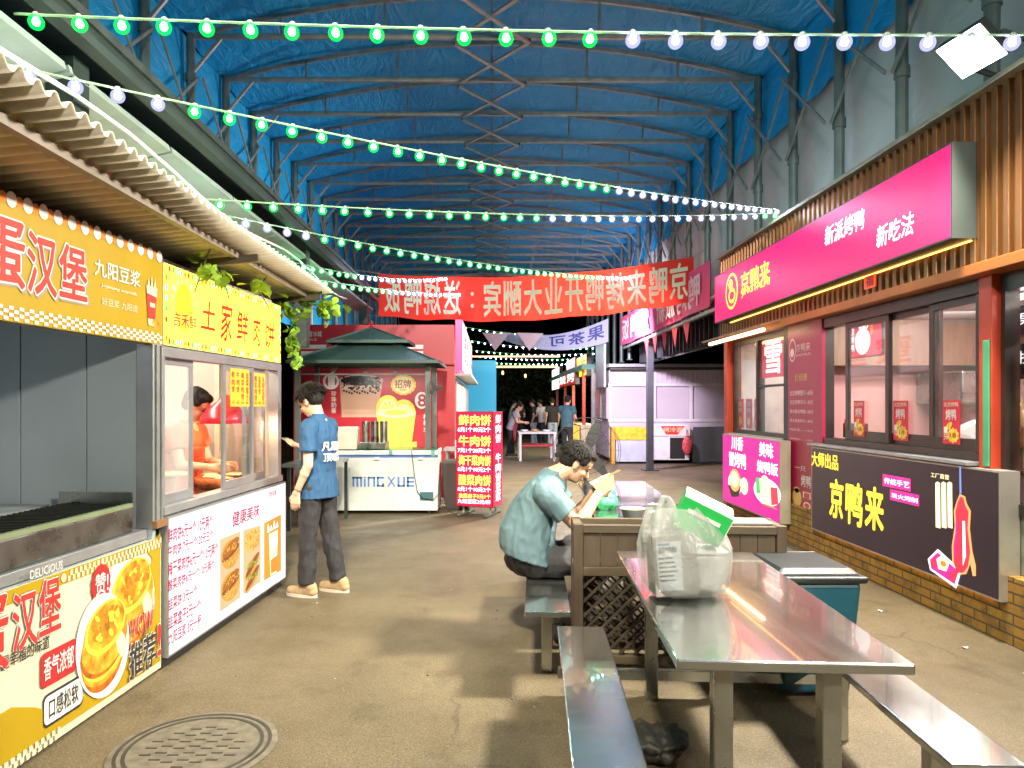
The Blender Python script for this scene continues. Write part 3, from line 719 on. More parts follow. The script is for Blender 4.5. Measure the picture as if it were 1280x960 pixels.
for nm, x, z, y0, y1, s_, lb in (('led_strip', 3.268, 2.664, 4.85, 9.75, 1.9, 'warm LED strip along the lower edge of the long pink sign box'), ('led_strip', 3.318, .262, 4.7, 7.2, 3.2, 'warm LED strip under the plum sign box shining on the brick base')):
    tag(Rpart(nm, None, y0, y1, x, x+.02, z, z+.006, glow('led_warm'+str(int(z)), (1, .52, .10), s_*2.2)), lb, 'LED strip')
# canopy with lamp tube over the small window
cn = thing('window_canopy', 'small sloping canopy with a warm lamp tube under it at the duck shop corner', 'canopy', (3.2, 9.2, 2.4))
mb = MB(); mb.obox((3.16, 9.12, 2.475), (.96, 0, .28), (0, 1, 0), (-.28, 0, .96), .14, 1.12, .012, pm('canopy_metal', (.35, .2, .12), .4, .4)); mb.build('roof', cn)
mb = MB(); mb.tube((3.10, 8.1, 2.40), (3.10, 10.1, 2.40), .022, glow('warm_tube', (1, .72, .36), 7)); mb.build('tube', cn, smooth=True)

# ------------------------------------------------------------------ middle distance: red drinks shop
rs = thing('drinks_shop', 'red drinks shop with a wide red fascia behind the green gazebo', 'shop', (-2, 14, 0))
redp = pm('red_cladding', (.50, .022, .035), .42, var=.08, scale=2)
Rpart('front_wall', rs, 11.8, 11.95, -3.3, -.62, 0, 2.2, redp); Rpart('fascia', rs, 11.72, 11.95, -3.3, -.62, 2.2, 2.86, redp, .005)
mb = MB(); mb.box(-.74, 11.955, 0, -.64, 18.2, 2.0, pm('shop_side', (.55, .5, .46), .5, var=.15)); mb.build('side_wall', rs)
for k in range(5):
    y0 = 12.3+k*1.15; mb = MB(); mb.box(-.635, y0, .95, -.6, y0+1.05, 1.95, pm('pale_frame', (.62, .60, .57), .4)); o = mb.build('window', rs)
    mb = MB(); mb.box(-.597, y0+.07, 1.02, -.592, y0+.98, 1.88, glass('side_glass', (.9, .9, .9), .2, .5, (.8, .72, .66))); mb.build('pane', o)
Rpart('roof', rs, 11.9, 18.2, -3.3, -.64, 2.75, 2.84, redp)
Rpart('awning', rs, 12, 18.2, -.64, -.35, 2.03, 2.07, pm('side_awning', (.5, .48, .45), .5))

# ------------------------------------------------------------------ middle distance: closed lilac booth
lil = pm('lilac_panel', (.47, .42, .50), .5, var=.08, scale=2, dirt=.2, dcol=(.25, .22, .26))
lilf = pm('lilac_frame', (.55, .52, .58), .4, var=.08)
pb = thing('lilac_booth', 'closed pale lilac booth with three blank shutters and a flat eave', 'booth', (4.7, 20, 0))
X0, X1, Y0, Y1 = 3.1, 6.4, 18.8, 21.2
Rpart('base', pb, Y0, Y1, X0, X1, .12, 1.12, lil); Rpart('header', pb, Y0, Y1, X0, X1, 2.05, 2.45, lil)
Rpart('core', pb, Y0+.08, Y1-.05, X0+.08, X1-.05, 1.12, 2.05, lil)
mb = MB(); mb.box(X0-.05, Y0-.28, 2.52, X1+.1, Y1, 2.6, pm('eave_metal', (.3, .32, .35), .4, .4)); mb.box(X0, Y0-.2, 2.451, X1, Y1, 2.519, dsteel); mb.build('roof', pb)
mb = MB()
mb.box(X0-.02, Y0-.03, 1.08, X1, Y0-.001, 1.16, lilf); mb.box(X0-.02, Y0-.03, 2.02, X1, Y0-.001, 2.1, lilf)
for x in (X0-.02, 4.25, 5.22, 6.18): mb.box(x, Y0-.028, 1.16, x+.09, Y0-.001, 2.02, lilf)
mb.build('frame', pb)
for a, b in ((X0+.07, 4.25), (4.34, 5.22), (5.31, 6.18)):
    mb = MB(); mb.box(a, Y0+.02, 1.16, b, Y0+.05, 2.02, pm('shutter', (.42, .38, .44), .35, var=.05, scale=1)); mb.build('shutter', pb)
mb = MB()
for i in range(22): mb.box(X0+.2+i*.13, Y0-.015, 2.12, X0+.215+i*.13, Y0-.001, 2.42, lilf)
mb.build('cladding_slat', pb)
for yy in (Y0+.2, Y0+1.25):
    mb = MB(); mb.box(X0-.03, yy, 1.15, X0-.001, yy+.95, 2.0, lilf); o = mb.build('window', pb)
    mb = MB(); mb.box(X0-.036, yy+.08, 1.22, X0-.031, yy+.87, 1.93, glass('side_glass', (.9, .9, .9), .2, .5, (.8, .72, .66))); mb.build('pane', o)
mb = MB(); mb.box(X0-.12, Y0+.1, 2.0, X0-.06, Y0+1.6, 3.25, lilf); tag(mb.build('sign_panel', bevel=.01), 'blank pale lilac upright panel at the booth corner', 'panel')
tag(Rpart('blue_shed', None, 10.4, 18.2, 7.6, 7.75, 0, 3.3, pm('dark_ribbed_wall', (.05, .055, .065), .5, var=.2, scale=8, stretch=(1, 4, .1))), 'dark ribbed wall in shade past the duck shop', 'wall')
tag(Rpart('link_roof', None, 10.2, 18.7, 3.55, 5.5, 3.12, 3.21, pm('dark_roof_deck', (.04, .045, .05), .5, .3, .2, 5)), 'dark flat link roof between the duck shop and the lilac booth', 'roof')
mb = MB()
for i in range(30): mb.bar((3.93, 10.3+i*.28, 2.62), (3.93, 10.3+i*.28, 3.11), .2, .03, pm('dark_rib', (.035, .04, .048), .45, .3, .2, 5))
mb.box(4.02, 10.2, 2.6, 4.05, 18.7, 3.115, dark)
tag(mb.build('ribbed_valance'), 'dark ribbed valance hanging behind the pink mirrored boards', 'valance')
# dark post holding the pink boards
bp_ = thing('board_post', 'slim dark square post holding the pink boards before the lilac booth', 'post', (3.69, 16.6, 0))
mb = MB(); mb.box(3.62, 16.53, 0, 3.77, 16.68, 3.0, pm('charcoal_post', (.05, .055, .065), .45, .2)); mb.build('shaft', bp_, bevel=.006)
mb = MB(); mb.box(3.52, 16.43, 0.001, 3.87, 16.78, .02, dsteel); mb.build('base_plate', bp_)
mb = MB()
for z in (3.0, 3.2): mb.bar((3.42, 10.8, z), (3.42, 18.4, z), .05, .05, steel)
for i in range(13): mb.bar((3.42, 10.9+i*.58, 3.0 if i % 2 else 3.2), (3.42, 11.48+i*.58, 3.2 if i % 2 else 3.0), .02, .02, steel)
mb.bar((3.42, 16.6, 3.02), (3.7, 16.6, 3.02), .05, .04, steel); mb.build('lattice_arm', bp_)

# ------------------------------------------------------------------ far end of the lane
kn = thing('snack_row', 'far row of brightly lit snack stalls on the lane beyond the lilac booth', 'snack stall', (4, 25, 0))
cream = pm('cream_panel', (.6, .52, .38), .5)
Rpart('counter', kn, 22.0, 27.6, 2.75, 3.3, 0, .9, cream); Rpart('back_wall', kn, 21.4, 34, 4.8, 4.9, 0, 2.6, cream)
Rpart('roof', kn, 21.4, 34, 2.7, 5, 2.6, 2.75, pm('teal_roof', (.1, .3, .25), .5)); Rpart('end_wall', kn, 21.4, 21.5, 3.0, 4.8, 0, 2.6, pm('grey_end', (.3, .3, .32), .5))
for y in (22, 24.8, 27.6, 31): Rpart('post', kn, y, y+.1, 2.8, 2.9, .9, 2.6, red)
mb = MB(); mb.tube((3.2, 21.45, 0), (3.2, 21.45, 3.2), .06, red, n=12); mb.build('corner_post', kn, smooth=True)
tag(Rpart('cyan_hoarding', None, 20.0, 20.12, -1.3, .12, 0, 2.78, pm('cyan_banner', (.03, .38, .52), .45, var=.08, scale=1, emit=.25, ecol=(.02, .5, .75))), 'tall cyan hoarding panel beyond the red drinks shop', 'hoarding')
tag(Rpart('dark_hoarding', None, 46, 46.2, -8, 8, 0, 3.4, pm('night_wall', (.02, .022, .02), .8, var=.3)), 'dark wall closing the lane in the night', 'wall')
# ================================================================== signs
P = dict(
 red=pm('print_red', (.55, .035, .025), .4), dred=pm('print_dark_red', (.40, .02, .025), .4), white=pm('print_white', (.70, .69, .65), .4), black=pm('print_black', (.03, .028, .025), .4),
 mustard=pm('print_mustard', (.38, .25, .006), .38, var=.05), cream=pm('print_cream', (.62, .57, .40), .38, var=.04), orange=pm('print_orange', (.75, .22, .02), .4),
 crust=pm('print_crust', (.66, .27, .02), .4, var=.6, scale=14), crustm=pm('print_crust_mid', (.54, .17, .012), .4, var=.4, scale=24), crust2=pm('print_crust_dark', (.42, .11, .008), .4, var=.5, scale=20), egg=pm('print_egg', (.85, .52, .05), .4, var=.35, scale=18), grey=pm('print_grey', (.30, .26, .2), .4))
def sign(name, label, surf, u0, v0, u1, v1, depth, mat, side=None, group=None, cat='sign', off=0):
    t = thing(name, label, cat, surf.p((u0+u1)/2, v0, -depth/2), group)
    panel_box(surf, u0, v0, u1, v1, depth, mat, side, 'panel', t, off=off)
    return t
# ---- burger stall top sign
b1 = sign('fascia_sign', 'mustard yellow unlit sign with big red outlined characters over the burger stall', Ls, -3.0, 1.895, -.002, 2.415, .06, P['mustard'])
a = Art(Ls, .003)
for k, (x0, y0, x1, y1) in enumerate(((-80, 238, -30, 345), (-27, 262, 30, 361), (34, 288, 70, 372), (74, 303, 108, 377))):
    ch = '鸡蛋汉堡'[k]
    a.text(ch, x0+2, y0+3, x1+2, y1+3, P['grey'], 0, .13); a.text(ch, x0, y0, x1, y1, P['white'], 1, .125); a.text(ch, x0, y0, x1, y1, P['red'], 2, .055)
a.text('九阳豆浆', 118, 322, 175, 360, P['white'], 1, .035); a.text('Joyoung soymilk', 126, 354, 171, 371, P['white'], 1, .02)
a.text('好豆浆 九阳造', 127, 371, 172, 391, P['cream'], 1, .0)
a.build('lettering', b1)
a = Art(Ls, .003); a.px = False
for k in range(32):
    u = -.045-k*.096; a.disc(u, 2.405, .03, .034, P['white'], 1, n=16); a.disc(u-.048, 2.405, .026, .024, P['orange'], 0, n=12)
for k in range(100):
    u = -.015-k*.03
    if u < -2.97: break
    a.rect(u, 1.93+.015*(k % 2), u-.026, 1.945+.015*(k % 2), P['white'], 1); a.rect(u, 1.90+.015*(k % 2), u-.026, 1.915+.015*(k % 2), P['white'], 1)
    a.rect(u, 1.93-.015*(k % 2), u-.026, 1.915+.03*(1-k % 2)-.015*(k % 2)+.015*(k % 2), P['orange'], 0)
a.build('border_pattern', b1)
a = Art(Ls, .003)
a.poly([(183, 366), (195.5, 372), (193.5, 404), (185.5, 404)], P['red'], 1); a.poly([(182.5, 356), (196, 361), (195.5, 372), (183, 366)], P['cream'], 2); a.poly([(184.5, 398), (194.5, 400), (194, 409), (185, 406)], P['cream'], 2); a.rect(186.5, 378, 193, 385, P['cream'], 3)
for k in range(3): a.poly([(184+k*4, 357+k), (186.5+k*4, 358+k), (185.5+k*4, 347-(k % 2)*3)], P['cream'], 2)
a.oval(189, 398, 198, 409, P['crust'], 3); a.build('printed_cup', b1)
# ---- burger stall lower panel
b2 = sign('counter_sign', 'cream and mustard printed panel with two golden egg burgers below the griddle counter', Ls, -3.0, .015, -.02, .775, .012, P['cream'], off=.0)
a = Art(Ls, .004)
def z5(x, y): return x/2.529, 580+y/2.529
a.px = False; a.rect(-3, .775, -.02, .715, P['mustard'], 0); a.px = True
a.poly([(0, 958), (0, 893), (14, 884), (44, 884), (75, 893), (105, 870), (150, 805), (182, 760), (186, 720), (193, 682), (200.5, 664), (200.5, 826), (140, 868), (70, 914)], P['mustard'], 0)
a.poly([(163, 690), (169, 703), (166, 716)], P['mustard'], 0.5); a.poly([(184, 690), (197, 668), (193, 702)], P['mustard'], 0.5)
a.build('print_ground', b2)
a = Art(Ls, .004); a.px = False
for r in range(2):
    for k in range(24):
        u = -.03-k*.034-r*.017; a.rect(u, .77-r*.025, u-.017, .745-r*.025, P['cream'], 2)
        if k < 16:
            q = -.9-k*.036-r*.018; a.rect(q, .07-r*.026, q-.018, .044-r*.026, P['cream'], 2)
for u in (-.875, -1.32): a.disc(u, .745, .018, .02, P['cream'], 2)
a.build('checker_pattern', b2)
a = Art(Ls, .004)
for x0, y0, x1, y1, ch in ((-48, 762, 9, 833, '蛋'), (15, 745, 45, 803, '汉'), (48, 728, 75, 784, '堡')):
    a.text(ch, x0, y0, x1, y1, P['black'], 1, .10); a.text(ch, x0, y0, x1, y1, P['white'], 2, .085); a.text(ch, x0, y0, x1, y1, P['red'], 3, .045)
a.text('DELICIOUS', *z5(92, 338), *z5(195, 330), P['white'], 3, .015)
a.text('是幸福的味道', *z5(2, 610), *z5(155, 580), P['black'], 2, .035)
a.rrect(*z5(126, 605), *z5(243, 650), P['dred'], 2, .03); a.text('香气浓郁', *z5(136, 618), *z5(230, 636), P['white'], 3, .03)
a.rrect(*z5(135, 735), *z5(262, 760), P['black'], 1, .03, .0); a.rrect(*z5(138, 742), *z5(259, 753), P['white'], 2, .025, .0); a.text('口感松软', *z5(152, 745), *z5(245, 748), P['black'], 3, .03)
a.oval(*z5(287, 330), *z5(345, 425), P['dred'], 4, 0, .1); a.text('赞!', *z5(297, 352), *z5(338, 402), P['white'], 5, .03)
a.text('WOW', *z5(402, 495), *z5(475, 515), P['white'], 8, .09); a.text('WOW', *z5(402, 495), *z5(475, 515), P['red'], 9, .035)
a.text('推荐', *z5(402, 575), *z5(484, 630), P['white'], 8, .10); a.text('推荐', *z5(402, 575), *z5(484, 630), P['black'], 9, .05); a.text('!', *z5(490, 510), *z5(503, 600), P['white'], 8, .1); a.text('!', *z5(490, 510), *z5(503, 600), P['red'], 9, .05)
a.build('lettering', b2)
a = Art(Ls, .004)
def burger(cx, cy, r, l):
    u, v = a.uv(cx, cy); a.px = False; rq = random.Random(int(cx))
    a.disc(u, v-.02, r*.95, r*1.2, P['white'], l, .3, 0, 40)
    a.disc(u, v-.42*r, r*.74, r*.66, P['crust2'], l+.6, .25, 0, 40); a.disc(u, v-.30*r, r*.80, r*.62, P['crust'], l+1.2, .25, 0, 40); a.disc(u+.03*r, v-.20*r, r*.83, r*.60, P['egg'], l+1.8, .25, 0, 40); a.disc(u, v-.10*r, r*.84, r*.62, P['crust2'], l+2.2, .25, 0, 40); a.disc(u+.01, v+.02*r, r*.85, r*.66, P['crust'], l+2.6, .25, 0, 40)
    a.disc(u+.01, v+.32*r, r*.76, r*.56, P['egg'], l+3, .25, 0, 40); a.disc(u+.015, v+.36*r, r*.68, r*.47, P['crust'], l+3.3, .25, .03, 30)
    for k in range(30):
        t, q = rq.uniform(0, 6.28), rq.uniform(.1, .9)**.5; a.disc(u+.015+math.cos(t)*q*r*.56, v+.36*r+math.sin(t)*q*r*.38, r*rq.uniform(.05, .14), r*rq.uniform(.03, .09), P[('crustm', 'egg', 'crustm')[k % 3]], l+3.5+.02*k, rq.uniform(0, 3), .1, 14)
    a.disc(u+.62*r, v-.25*r, r*.16, r*.34, P['cream'], l+2.9, .3, .1, 20)
    a.px = True
burger(*z5(413, 430), .245, 0); burger(*z5(325, 560), .225, 4.2)
a.build('printed_burger', b2)

# ---- pancake stall backlit yellow sign
yl_ = glow('backlit_yellow', (1, .76, .05), 1.9, (.5, .38, .03), .02)
b3 = sign('lightbox_sign', 'glowing yellow lightbox with red brush characters over the pancake stall', Ls, .002, 1.895, 1.89, 2.385, .1, yl_, alu)
G = dict(red=glow('lit_red', (.85, .02, .01), .9), crim=glow('lit_crimson', (.50, .005, .08), .7, (.1, .002, .02)), green=glow('lit_green', (.05, .6, .12), .8), cyan=glow('lit_cyan', (.15, .72, .75), .8), blue=glow('lit_blue', (.2, .3, .75), .8), orng=glow('lit_orange', (.92, .28, .02), .85, (.2, .06, .01)), olive=glow('lit_olive', (.75, .62, .02), .85), white=glow('lit_white', (1, .98, .96), 1.15), yellow=glow('lit_yellow', (1, .72, .05), 1.25), grey=glow('lit_grey', (.55, .5, .52), .8), pale=glow('lit_pale', (1, .9, .5), 1.0))
a = Art(Ls, .004)
def z2(x, y): return 195+x/6.4, 320+y/6.4
for ch, p, q, sh in (('土', (358, 345), (470, 600), 0), ('家', (515, 360), (608, 690), 0), ('鲜', (645, 425), (735, 690), 0), ('肉', (775, 475), (835, 725), 0), ('饼', (872, 520), (945, 745), 0)):
    a.text(ch, *z2(*p), *z2(*q), G['red'], 1, .035, .12)
a.text('吉禾鲜', *z2(135, 440), *z2(325, 595), G['crim'], 1, .03)
for k, ch in enumerate('JIHEXIAN'):
    t = math.pi*(.92-.84*k/7); u0, v0 = a.uv(*z2(228, 410)); a.px = False; u, v = u0+.155*math.cos(t), v0+.165*math.sin(t); a.text(ch, u-.011, v+.02, u+.011, v-.02, G['grey'], 1, .0, rot=t-math.pi/2); a.px = True
a.build('lettering', b3)
a = Art(Ls, .004); u0, v0 = a.uv(*z2(225, 400)); a.px = False; a.disc(u0, v0-.01, .105, .145, G['olive'], 0); a.build('logo', b3)
a = Art(Ls, .004); a.px = False
for q in ((.01, 2.33, 1.88, 2.38), (.01, 1.9, 1.88, 1.95), (.012, 1.951, .052, 2.329), (1.85, 1.951, 1.879, 2.329)): a.rect(q[0], q[3], q[2], q[1], yl_, -.6)
cs = ['red', 'green', 'cyan', 'blue', 'orng']
for k in range(40):
    u = .07+k*.046
    if u > 1.86: break
    for v in (2.355, 1.925): a.disc(u, v, .013, .019, G[cs[k % 5]], 0, n=12)
for k in range(6): a.disc(.032, 2.3-k*.062-(.05 if k > 4 else 0), .014, .019, G[cs[(4-k) % 5]], 0, n=12); a.disc(1.865, 2.3-k*.062, .012, .018, G[cs[k % 5]], 0, n=12)
a.build('border_dots', b3)

# ---- white backlit price panel
wl = glow('backlit_white', (1, .97, 1), .92, (.18, .18, .18), .01)
b4 = sign('price_lightbox', 'glowing white price list lightbox with crimson lines under the pancake stall window', Ls, .002, .06, 1.93, .885, .055, wl, alu, off=.03)
a = Art(Ls, .034)
def z4(x, y): return 195+x/4.176, 600+y/4.176
rows = [('鲜肉饼6元一个 10元两个', (64, 255), (296, 245)), ('牛肉饼 7元一个 20元三个', (64, 345), (300, 310)), ('梅干菜肉饼6元一个10元两个', (64, 432), (325, 385)), ('酸菜肉饼6元一个10元两个', (64, 525), (306, 462)), ('韭菜饼 3元一个', (66, 620), (215, 602)), ('韭菜盒子5元一个', (66, 710), (234, 680)), ('九阳豆浆 3元一杯', (66, 800), (236, 755))]
for t_, p, q in rows: a.text(t_, *z4(*p), *z4(*q), G['crim'], 0, .05)
a.text('健康美味', *z4(400, 168), *z4(540, 190), G['crim'], 0, .04, .15)
for k in range(4): a.text('营养早餐', *z4(590, 62+k*36), *z4(628, 80+k*35), G['crim'] if k == 0 else G['grey'], 0, .02)
a.build('lettering', b4)
fd = dict(br=glow('lit_bread', (.66, .33, .06), .75, (.1, .05, .01), .5), br2=glow('lit_crust', (.42, .13, .012), .75, (.08, .03, .005)), meat=glow('lit_meat', (.30, .06, .02), .7, (.05, .02, .01)), noo=glow('lit_noodle', (.80, .50, .10), .8, (.1, .06, .02)), gr=glow('lit_veg', (.22, .34, .03), .7, (.04, .06, .01)), tan=glow('lit_tan', (.66, .50, .26), .75, (.1, .08, .05)))
def photo(pts, seed, kind):
    a.poly(pts, fd['tan'], 0)
    us = [a.uv(*p) for p in pts]; u0 = min(u for u, v in us)+.01; u1 = max(u for u, v in us)-.01; v0 = min(v for u, v in us)+.012; v1 = max(v for u, v in us)-.012
    rnd = random.Random(seed); a.px = False; w = u1-u0; h = v1-v0
    if kind == 'bun':
        for j in range(2):
            cv = v0+h*(.26+.48*j)
            a.disc((u0+u1)/2, cv, w*.48, h*.21, fd['br'], 1); a.disc((u0+u1)/2, cv+h*.02, w*.46, h*.06, fd['meat'], 2, .25); a.disc((u0+u1)/2, cv+h*.1, w*.44, h*.085, fd['br2'], 3, .3)
            for k in range(26): a.disc((u0+u1)/2+(rnd.random()-.5)*w*.7, cv+h*.1+(rnd.random()-.5)*h*.1, .006, .006, fd['noo'], 4, n=8)
            for k in range(22): a.disc((u0+u1)/2+(rnd.random()-.5)*w*.8, cv-h*.1+(rnd.random()-.5)*h*.1, .02, .004, fd['noo'], 4, rnd.random()*3, n=8)
    else:
        a.disc((u0+u1)/2, v1-h*.2, w*.47, h*.19, fd['noo'], 1)
        for k in range(70): a.disc((u0+u1)/2+(rnd.random()-.5)*w*.8, v1-h*.2+(rnd.random()-.5)*h*.28, .022, .0035, fd[('br', 'noo', 'br2')[k % 3]], 2, rnd.random()*3, n=8)
        for j in range(2):
            cv = v0+h*(.14+.22*j); a.disc((u0+u1)/2, cv, w*.48, h*.11, fd['br'], 1, .5); a.disc((u0+u1)/2, cv+.01, w*.46, h*.06, fd['meat'], 2, .5)
            for k in range(40): a.disc((u0+u1)/2+(rnd.random()-.5)*w*.7, cv+.02+(rnd.random()-.5)*h*.1, .014, .005, fd[('gr', 'noo', 'gr')[k % 3]], 3, rnd.random()*3, n=8)
    a.px = True
a = Art(Ls, .034)
photo([(275, 674), (300.5, 664), (300.5, 747), (275, 765)], 3, 'bun'); photo([(304, 663), (326, 656), (326, 727), (304, 743)], 5, 'mix'); a.build('food_photo', b4)
a = Art(Ls, .034)
a.poly([(330, 654), (351.3, 643), (351.3, 713), (330, 726)], G['orng'], 0); a.poly([(336, 668), (347, 662), (345.5, 716), (338, 720)], G['pale'], 1); a.poly([(337, 676), (346.5, 671), (346, 682), (337.5, 687)], G['white'], 2); a.poly([(338, 700), (345.8, 694), (345.5, 713), (338.3, 717)], G['orng'], 2)
for k in range(4): a.poly([(334+k*3.6, 666-k*2), (337+k*3.6, 664.5-k*2), (335+k*3.8, 654-k*2.2+(k % 2)*4)], G['white'], 1)
a.build('drink_picture', b4)
# menus taped on the panes
m1 = glow('menu_amber', (.95, .42, .03), .55, (.8, .4, .04))
for nm, x0, y0, x1, y1, n_, lab in (('menu_card', 288, 460, 311.5, 508, -.006, 'orange menu card of four red columns on the open sash'), ('menu_card', 317, 466, 331, 508, -.041, 'narrower orange menu card on the end sash')):
    (u0, v1), (u1, v0) = Ls.at(x0, y0, n_), Ls.at(x1, y1, n_)
    t = thing(nm, lab, 'menu', Ls.p((u0+u1)/2, v0, n_)); panel_box(Ls, u0, v0, u1, v1, .002, m1, None, 'card', t, off=n_+.001)
    a = Art(Ls, n_+.002); a.px = False; cols = ['鲜肉饼', '牛肉饼', '梅菜肉饼', '韭菜盒子'] if x0 < 300 else ['酸菜肉饼', '韭菜饼', '九阳豆浆']; w = (u1-u0)/len(cols)
    for k, c_ in enumerate(cols): a.vtext(c_, u0+w*(k+.2), v1-.02, u0+w*(k+.8), v1-.02-(v1-v0)*.19*len(c_), P['dred'], 0, .05); a.text('6元', u0+w*(k+.2), v0+.045, u0+w*(k+.8), v0+.015, P['dred'], 0, .02)
    a.build('lettering', t)

# ---- duck shop signs
R1 = Surf((3.12, 4.5, 0), (0, -1))
u0, v1 = R1.at(893.5, 343); u1, v0 = R1.at(1190, 297)
pinkl = glow('backlit_pink', (.88, .006, .17), .80, (.18, .004, .05), .02)
c1 = sign('lightbox_sign', 'long glowing magenta pink sign box across the ribbed fascia of the duck shop', R1, u0, 2.675, u1, 3.33, .17, pinkl, pm('sign_box_side', (.05, .065, .06), .45, .3))
a = Art(R1, .004)
def z3(x, y): return 800+x/2.6667, y/2.6667
a.text('京鸭来', *z3(336, 912), *z3(432, 940), G['yellow'], 0, .045)
a.text('JINGYALAI', *z3(338, 965), *z3(432, 955), G['yellow'], 0, .02)
for t_, p, q in (('新派烤鸭', (616, 760), (747, 760)), ('新吃法', (788, 758), (912, 778))): a.text(t_, *z3(*p), *z3(*q), G['white'], 0, .045, .1)
a.build('lettering', c1)
a = Art(R1, .004); u, v = a.uv(914.5, 364); a.px = False
a.disc(u, v, .235, .235, G['yellow'], 0, n=36); a.disc(u, v, .2, .2, pinkl, 1, n=36); a.disc(u+.02, v-.06, .13, .10, G['yellow'], 2); a.disc(u-.03, v+.09, .075, .07, G['yellow'], 2); a.disc(u+.02, v-.06, .09, .055, pinkl, 3); a.rect(u-.12, v+.11, u-.09, v+.085, G['yellow'], 3); a.px = True
a.build('logo', c1)
Dk = Surf((3.28, 4.5, 0), (0, -1))
u0 = Dk.at(1014.5, 600)[0]; u1 = Dk.at(1250, 600)[0]
plum = glow('lit_plum', (.026, .014, .022), .7, (.010, .006, .009), .03)
c2 = sign('counter_lightbox', 'dark plum sign box with glowing yellow characters and a red roast duck', Dk, u0, .27, u1, 1.115, .13, plum, pm('sign_alu_side', (.52, .50, .44), .35, .6))
a = Art(Dk, .004)
def z8(x, y): return 880+x/3.2, 520+y/3.2
a.text('大师出品', *z8(431, 142), *z8(536, 218), G['yellow'], 0, .05)
for ch, p, q in (('京', (503, 250), (556, 415)), ('鸭', (567, 262), (632, 445)), ('来', (645, 280), (716, 465))): a.text(ch, *z8(*p), *z8(*q), G['yellow'], 0, .075, .05)
hot = glow('lit_hot_pink', (.95, .02, .28), 1.0)
a.rect(*z8(715, 232), *z8(826, 302), hot, 0); a.rect(*z8(744, 292), *z8(860, 362), hot, 0); a.text('传统手艺', *z8(721, 245), *z8(822, 290), G['white'], 1, .02); a.text('炭火烤制', *z8(750, 306), *z8(855, 350), G['white'], 1, .02)
a.text('工厂直营', *z8(907, 225), *z8(980, 256), G['pale'], 0, .015); a.build('lettering', c2)
a = Art(Dk, .004)
for x in (925, 949, 973): a.poly([z8(x, 268), z8(x+8, 262), z8(x+19, 268), z8(x+21, 450), z8(x+2, 445)], G['pale'], 0); a.poly([z8(x+5, 275), z8(x+14, 275), z8(x+16, 440), z8(x+7, 438)], G['white'], 1)
du = glow('lit_duck_red', (.85, .03, .06), 1.0, var=.3); du2 = glow('lit_duck_edge', (1, .35, .12), 1.1)
a.poly([z8(*p) for p in ((1021, 200), (1028, 200), (1030, 310), (1022, 312))], G['blue'], 0)
a.poly([z8(*p) for p in ((1024, 312), (1045, 322), (1052, 350), (1068, 380), (1064, 450), (1074, 540), (1088, 600), (1088, 640), (1076, 640), (1066, 590), (1050, 632), (1010, 636), (994, 590), (992, 520), (1004, 440), (1000, 380), (1012, 340))], du2, 1)
a.poly([z8(*p) for p in ((1026, 322), (1040, 328), (1046, 356), (1060, 384), (1056, 450), (1066, 545), (1058, 600), (1040, 626), (1014, 628), (1001, 588), (999, 522), (1011, 440), (1007, 384), (1017, 344))], du, 2)
a.poly([z8(*p) for p in ((1036, 420), (1046, 420), (1050, 560), (1038, 600))], G['white'], 3); a.poly([z8(*p) for p in ((1010, 420), (1017, 420), (1012, 560), (1004, 560))], hot, 3); a.build('printed_duck', c2)
a = Art(Dk, .004)
a.poly([z8(*p) for p in ((896, 572), (936, 532), (1030, 618), (1010, 690), (905, 615))], G['white'], 1); a.poly([z8(*p) for p in ((905, 574), (936, 545), (1020, 622), (1004, 674), (910, 610))], hot, 2)
a.poly([z8(*p) for p in ((932, 572), (955, 556), (985, 586), (972, 622), (940, 612))], G['pale'], 3); a.poly([z8(*p) for p in ((988, 622), (1016, 620), (1004, 668), (985, 650))], du, 3); a.poly([z8(*p) for p in ((908, 582), (926, 566), (930, 602), (915, 608))], du, 3); a.oval(*z8(948, 576), *z8(972, 606), G['orng'], 4); a.build('printed_tray', c2)
Mg = Surf((3.20, 4.5, 0), (0, -1))
u0 = Mg.at(903.5, 600)[0]; u1 = Mg.at(975, 600)[0]
mag = glow('backlit_magenta', (.80, .004, .36), .72, (.18, .004, .09), .02)
c3 = sign('counter_lightbox', 'glowing magenta lightbox picturing two duck dishes at the shop corner', Mg, u0, .215, u1, 1.14, .12, mag, pm('sign_box_cream', (.42, .38, .28), .4, .3))
a = Art(Mg, .004)
def z6(x, y): return 880+x/3.69, 400+y/3.69
for t_, p, q in (('川香', (127, 535), (180, 605)), ('冒烤鸭', (117, 605), (193, 690)), ('美味', (255, 562), (319, 640)), ('烧鸭饭', (245, 645), (341, 722))): a.text(t_, *z6(*p), *z6(*q), G['white'], 1, .05)
a.build('lettering', c3)
a = Art(Mg, .004)
a.oval(*z6(112, 690), *z6(172, 822), G['white'], 0); a.oval(*z6(118, 680), *z6(168, 800), du2, 2, n=24); a.oval(*z6(126, 700), *z6(158, 770), G['pale'], 3, 0, .3); a.poly([z6(112, 760), z6(172, 765), z6(160, 815), z6(128, 815)], P['black'], 1); a.oval(*z6(170, 722), *z6(204, 812), G['pale'], 3)
a.oval(*z6(230, 715), *z6(355, 880), G['white'], 1); a.poly([z6(240, 730), z6(255, 725), z6(262, 800), z6(244, 800)], G['green'], 3); a.oval(*z6(256, 710), *z6(308, 850), G['pale'], 2); a.poly([z6(308, 770), z6(340, 775), z6(345, 850), z6(312, 855)], du, 3); a.oval(*z6(262, 840), *z6(340, 878), G['orng'], 2); a.build('food_picture', c3)
Mb = Surf((3.355, 4.5, 0), (0, -1))
u0 = Mb.at(985, 600)[0]; u1 = Mb.at(1027, 600)[0]
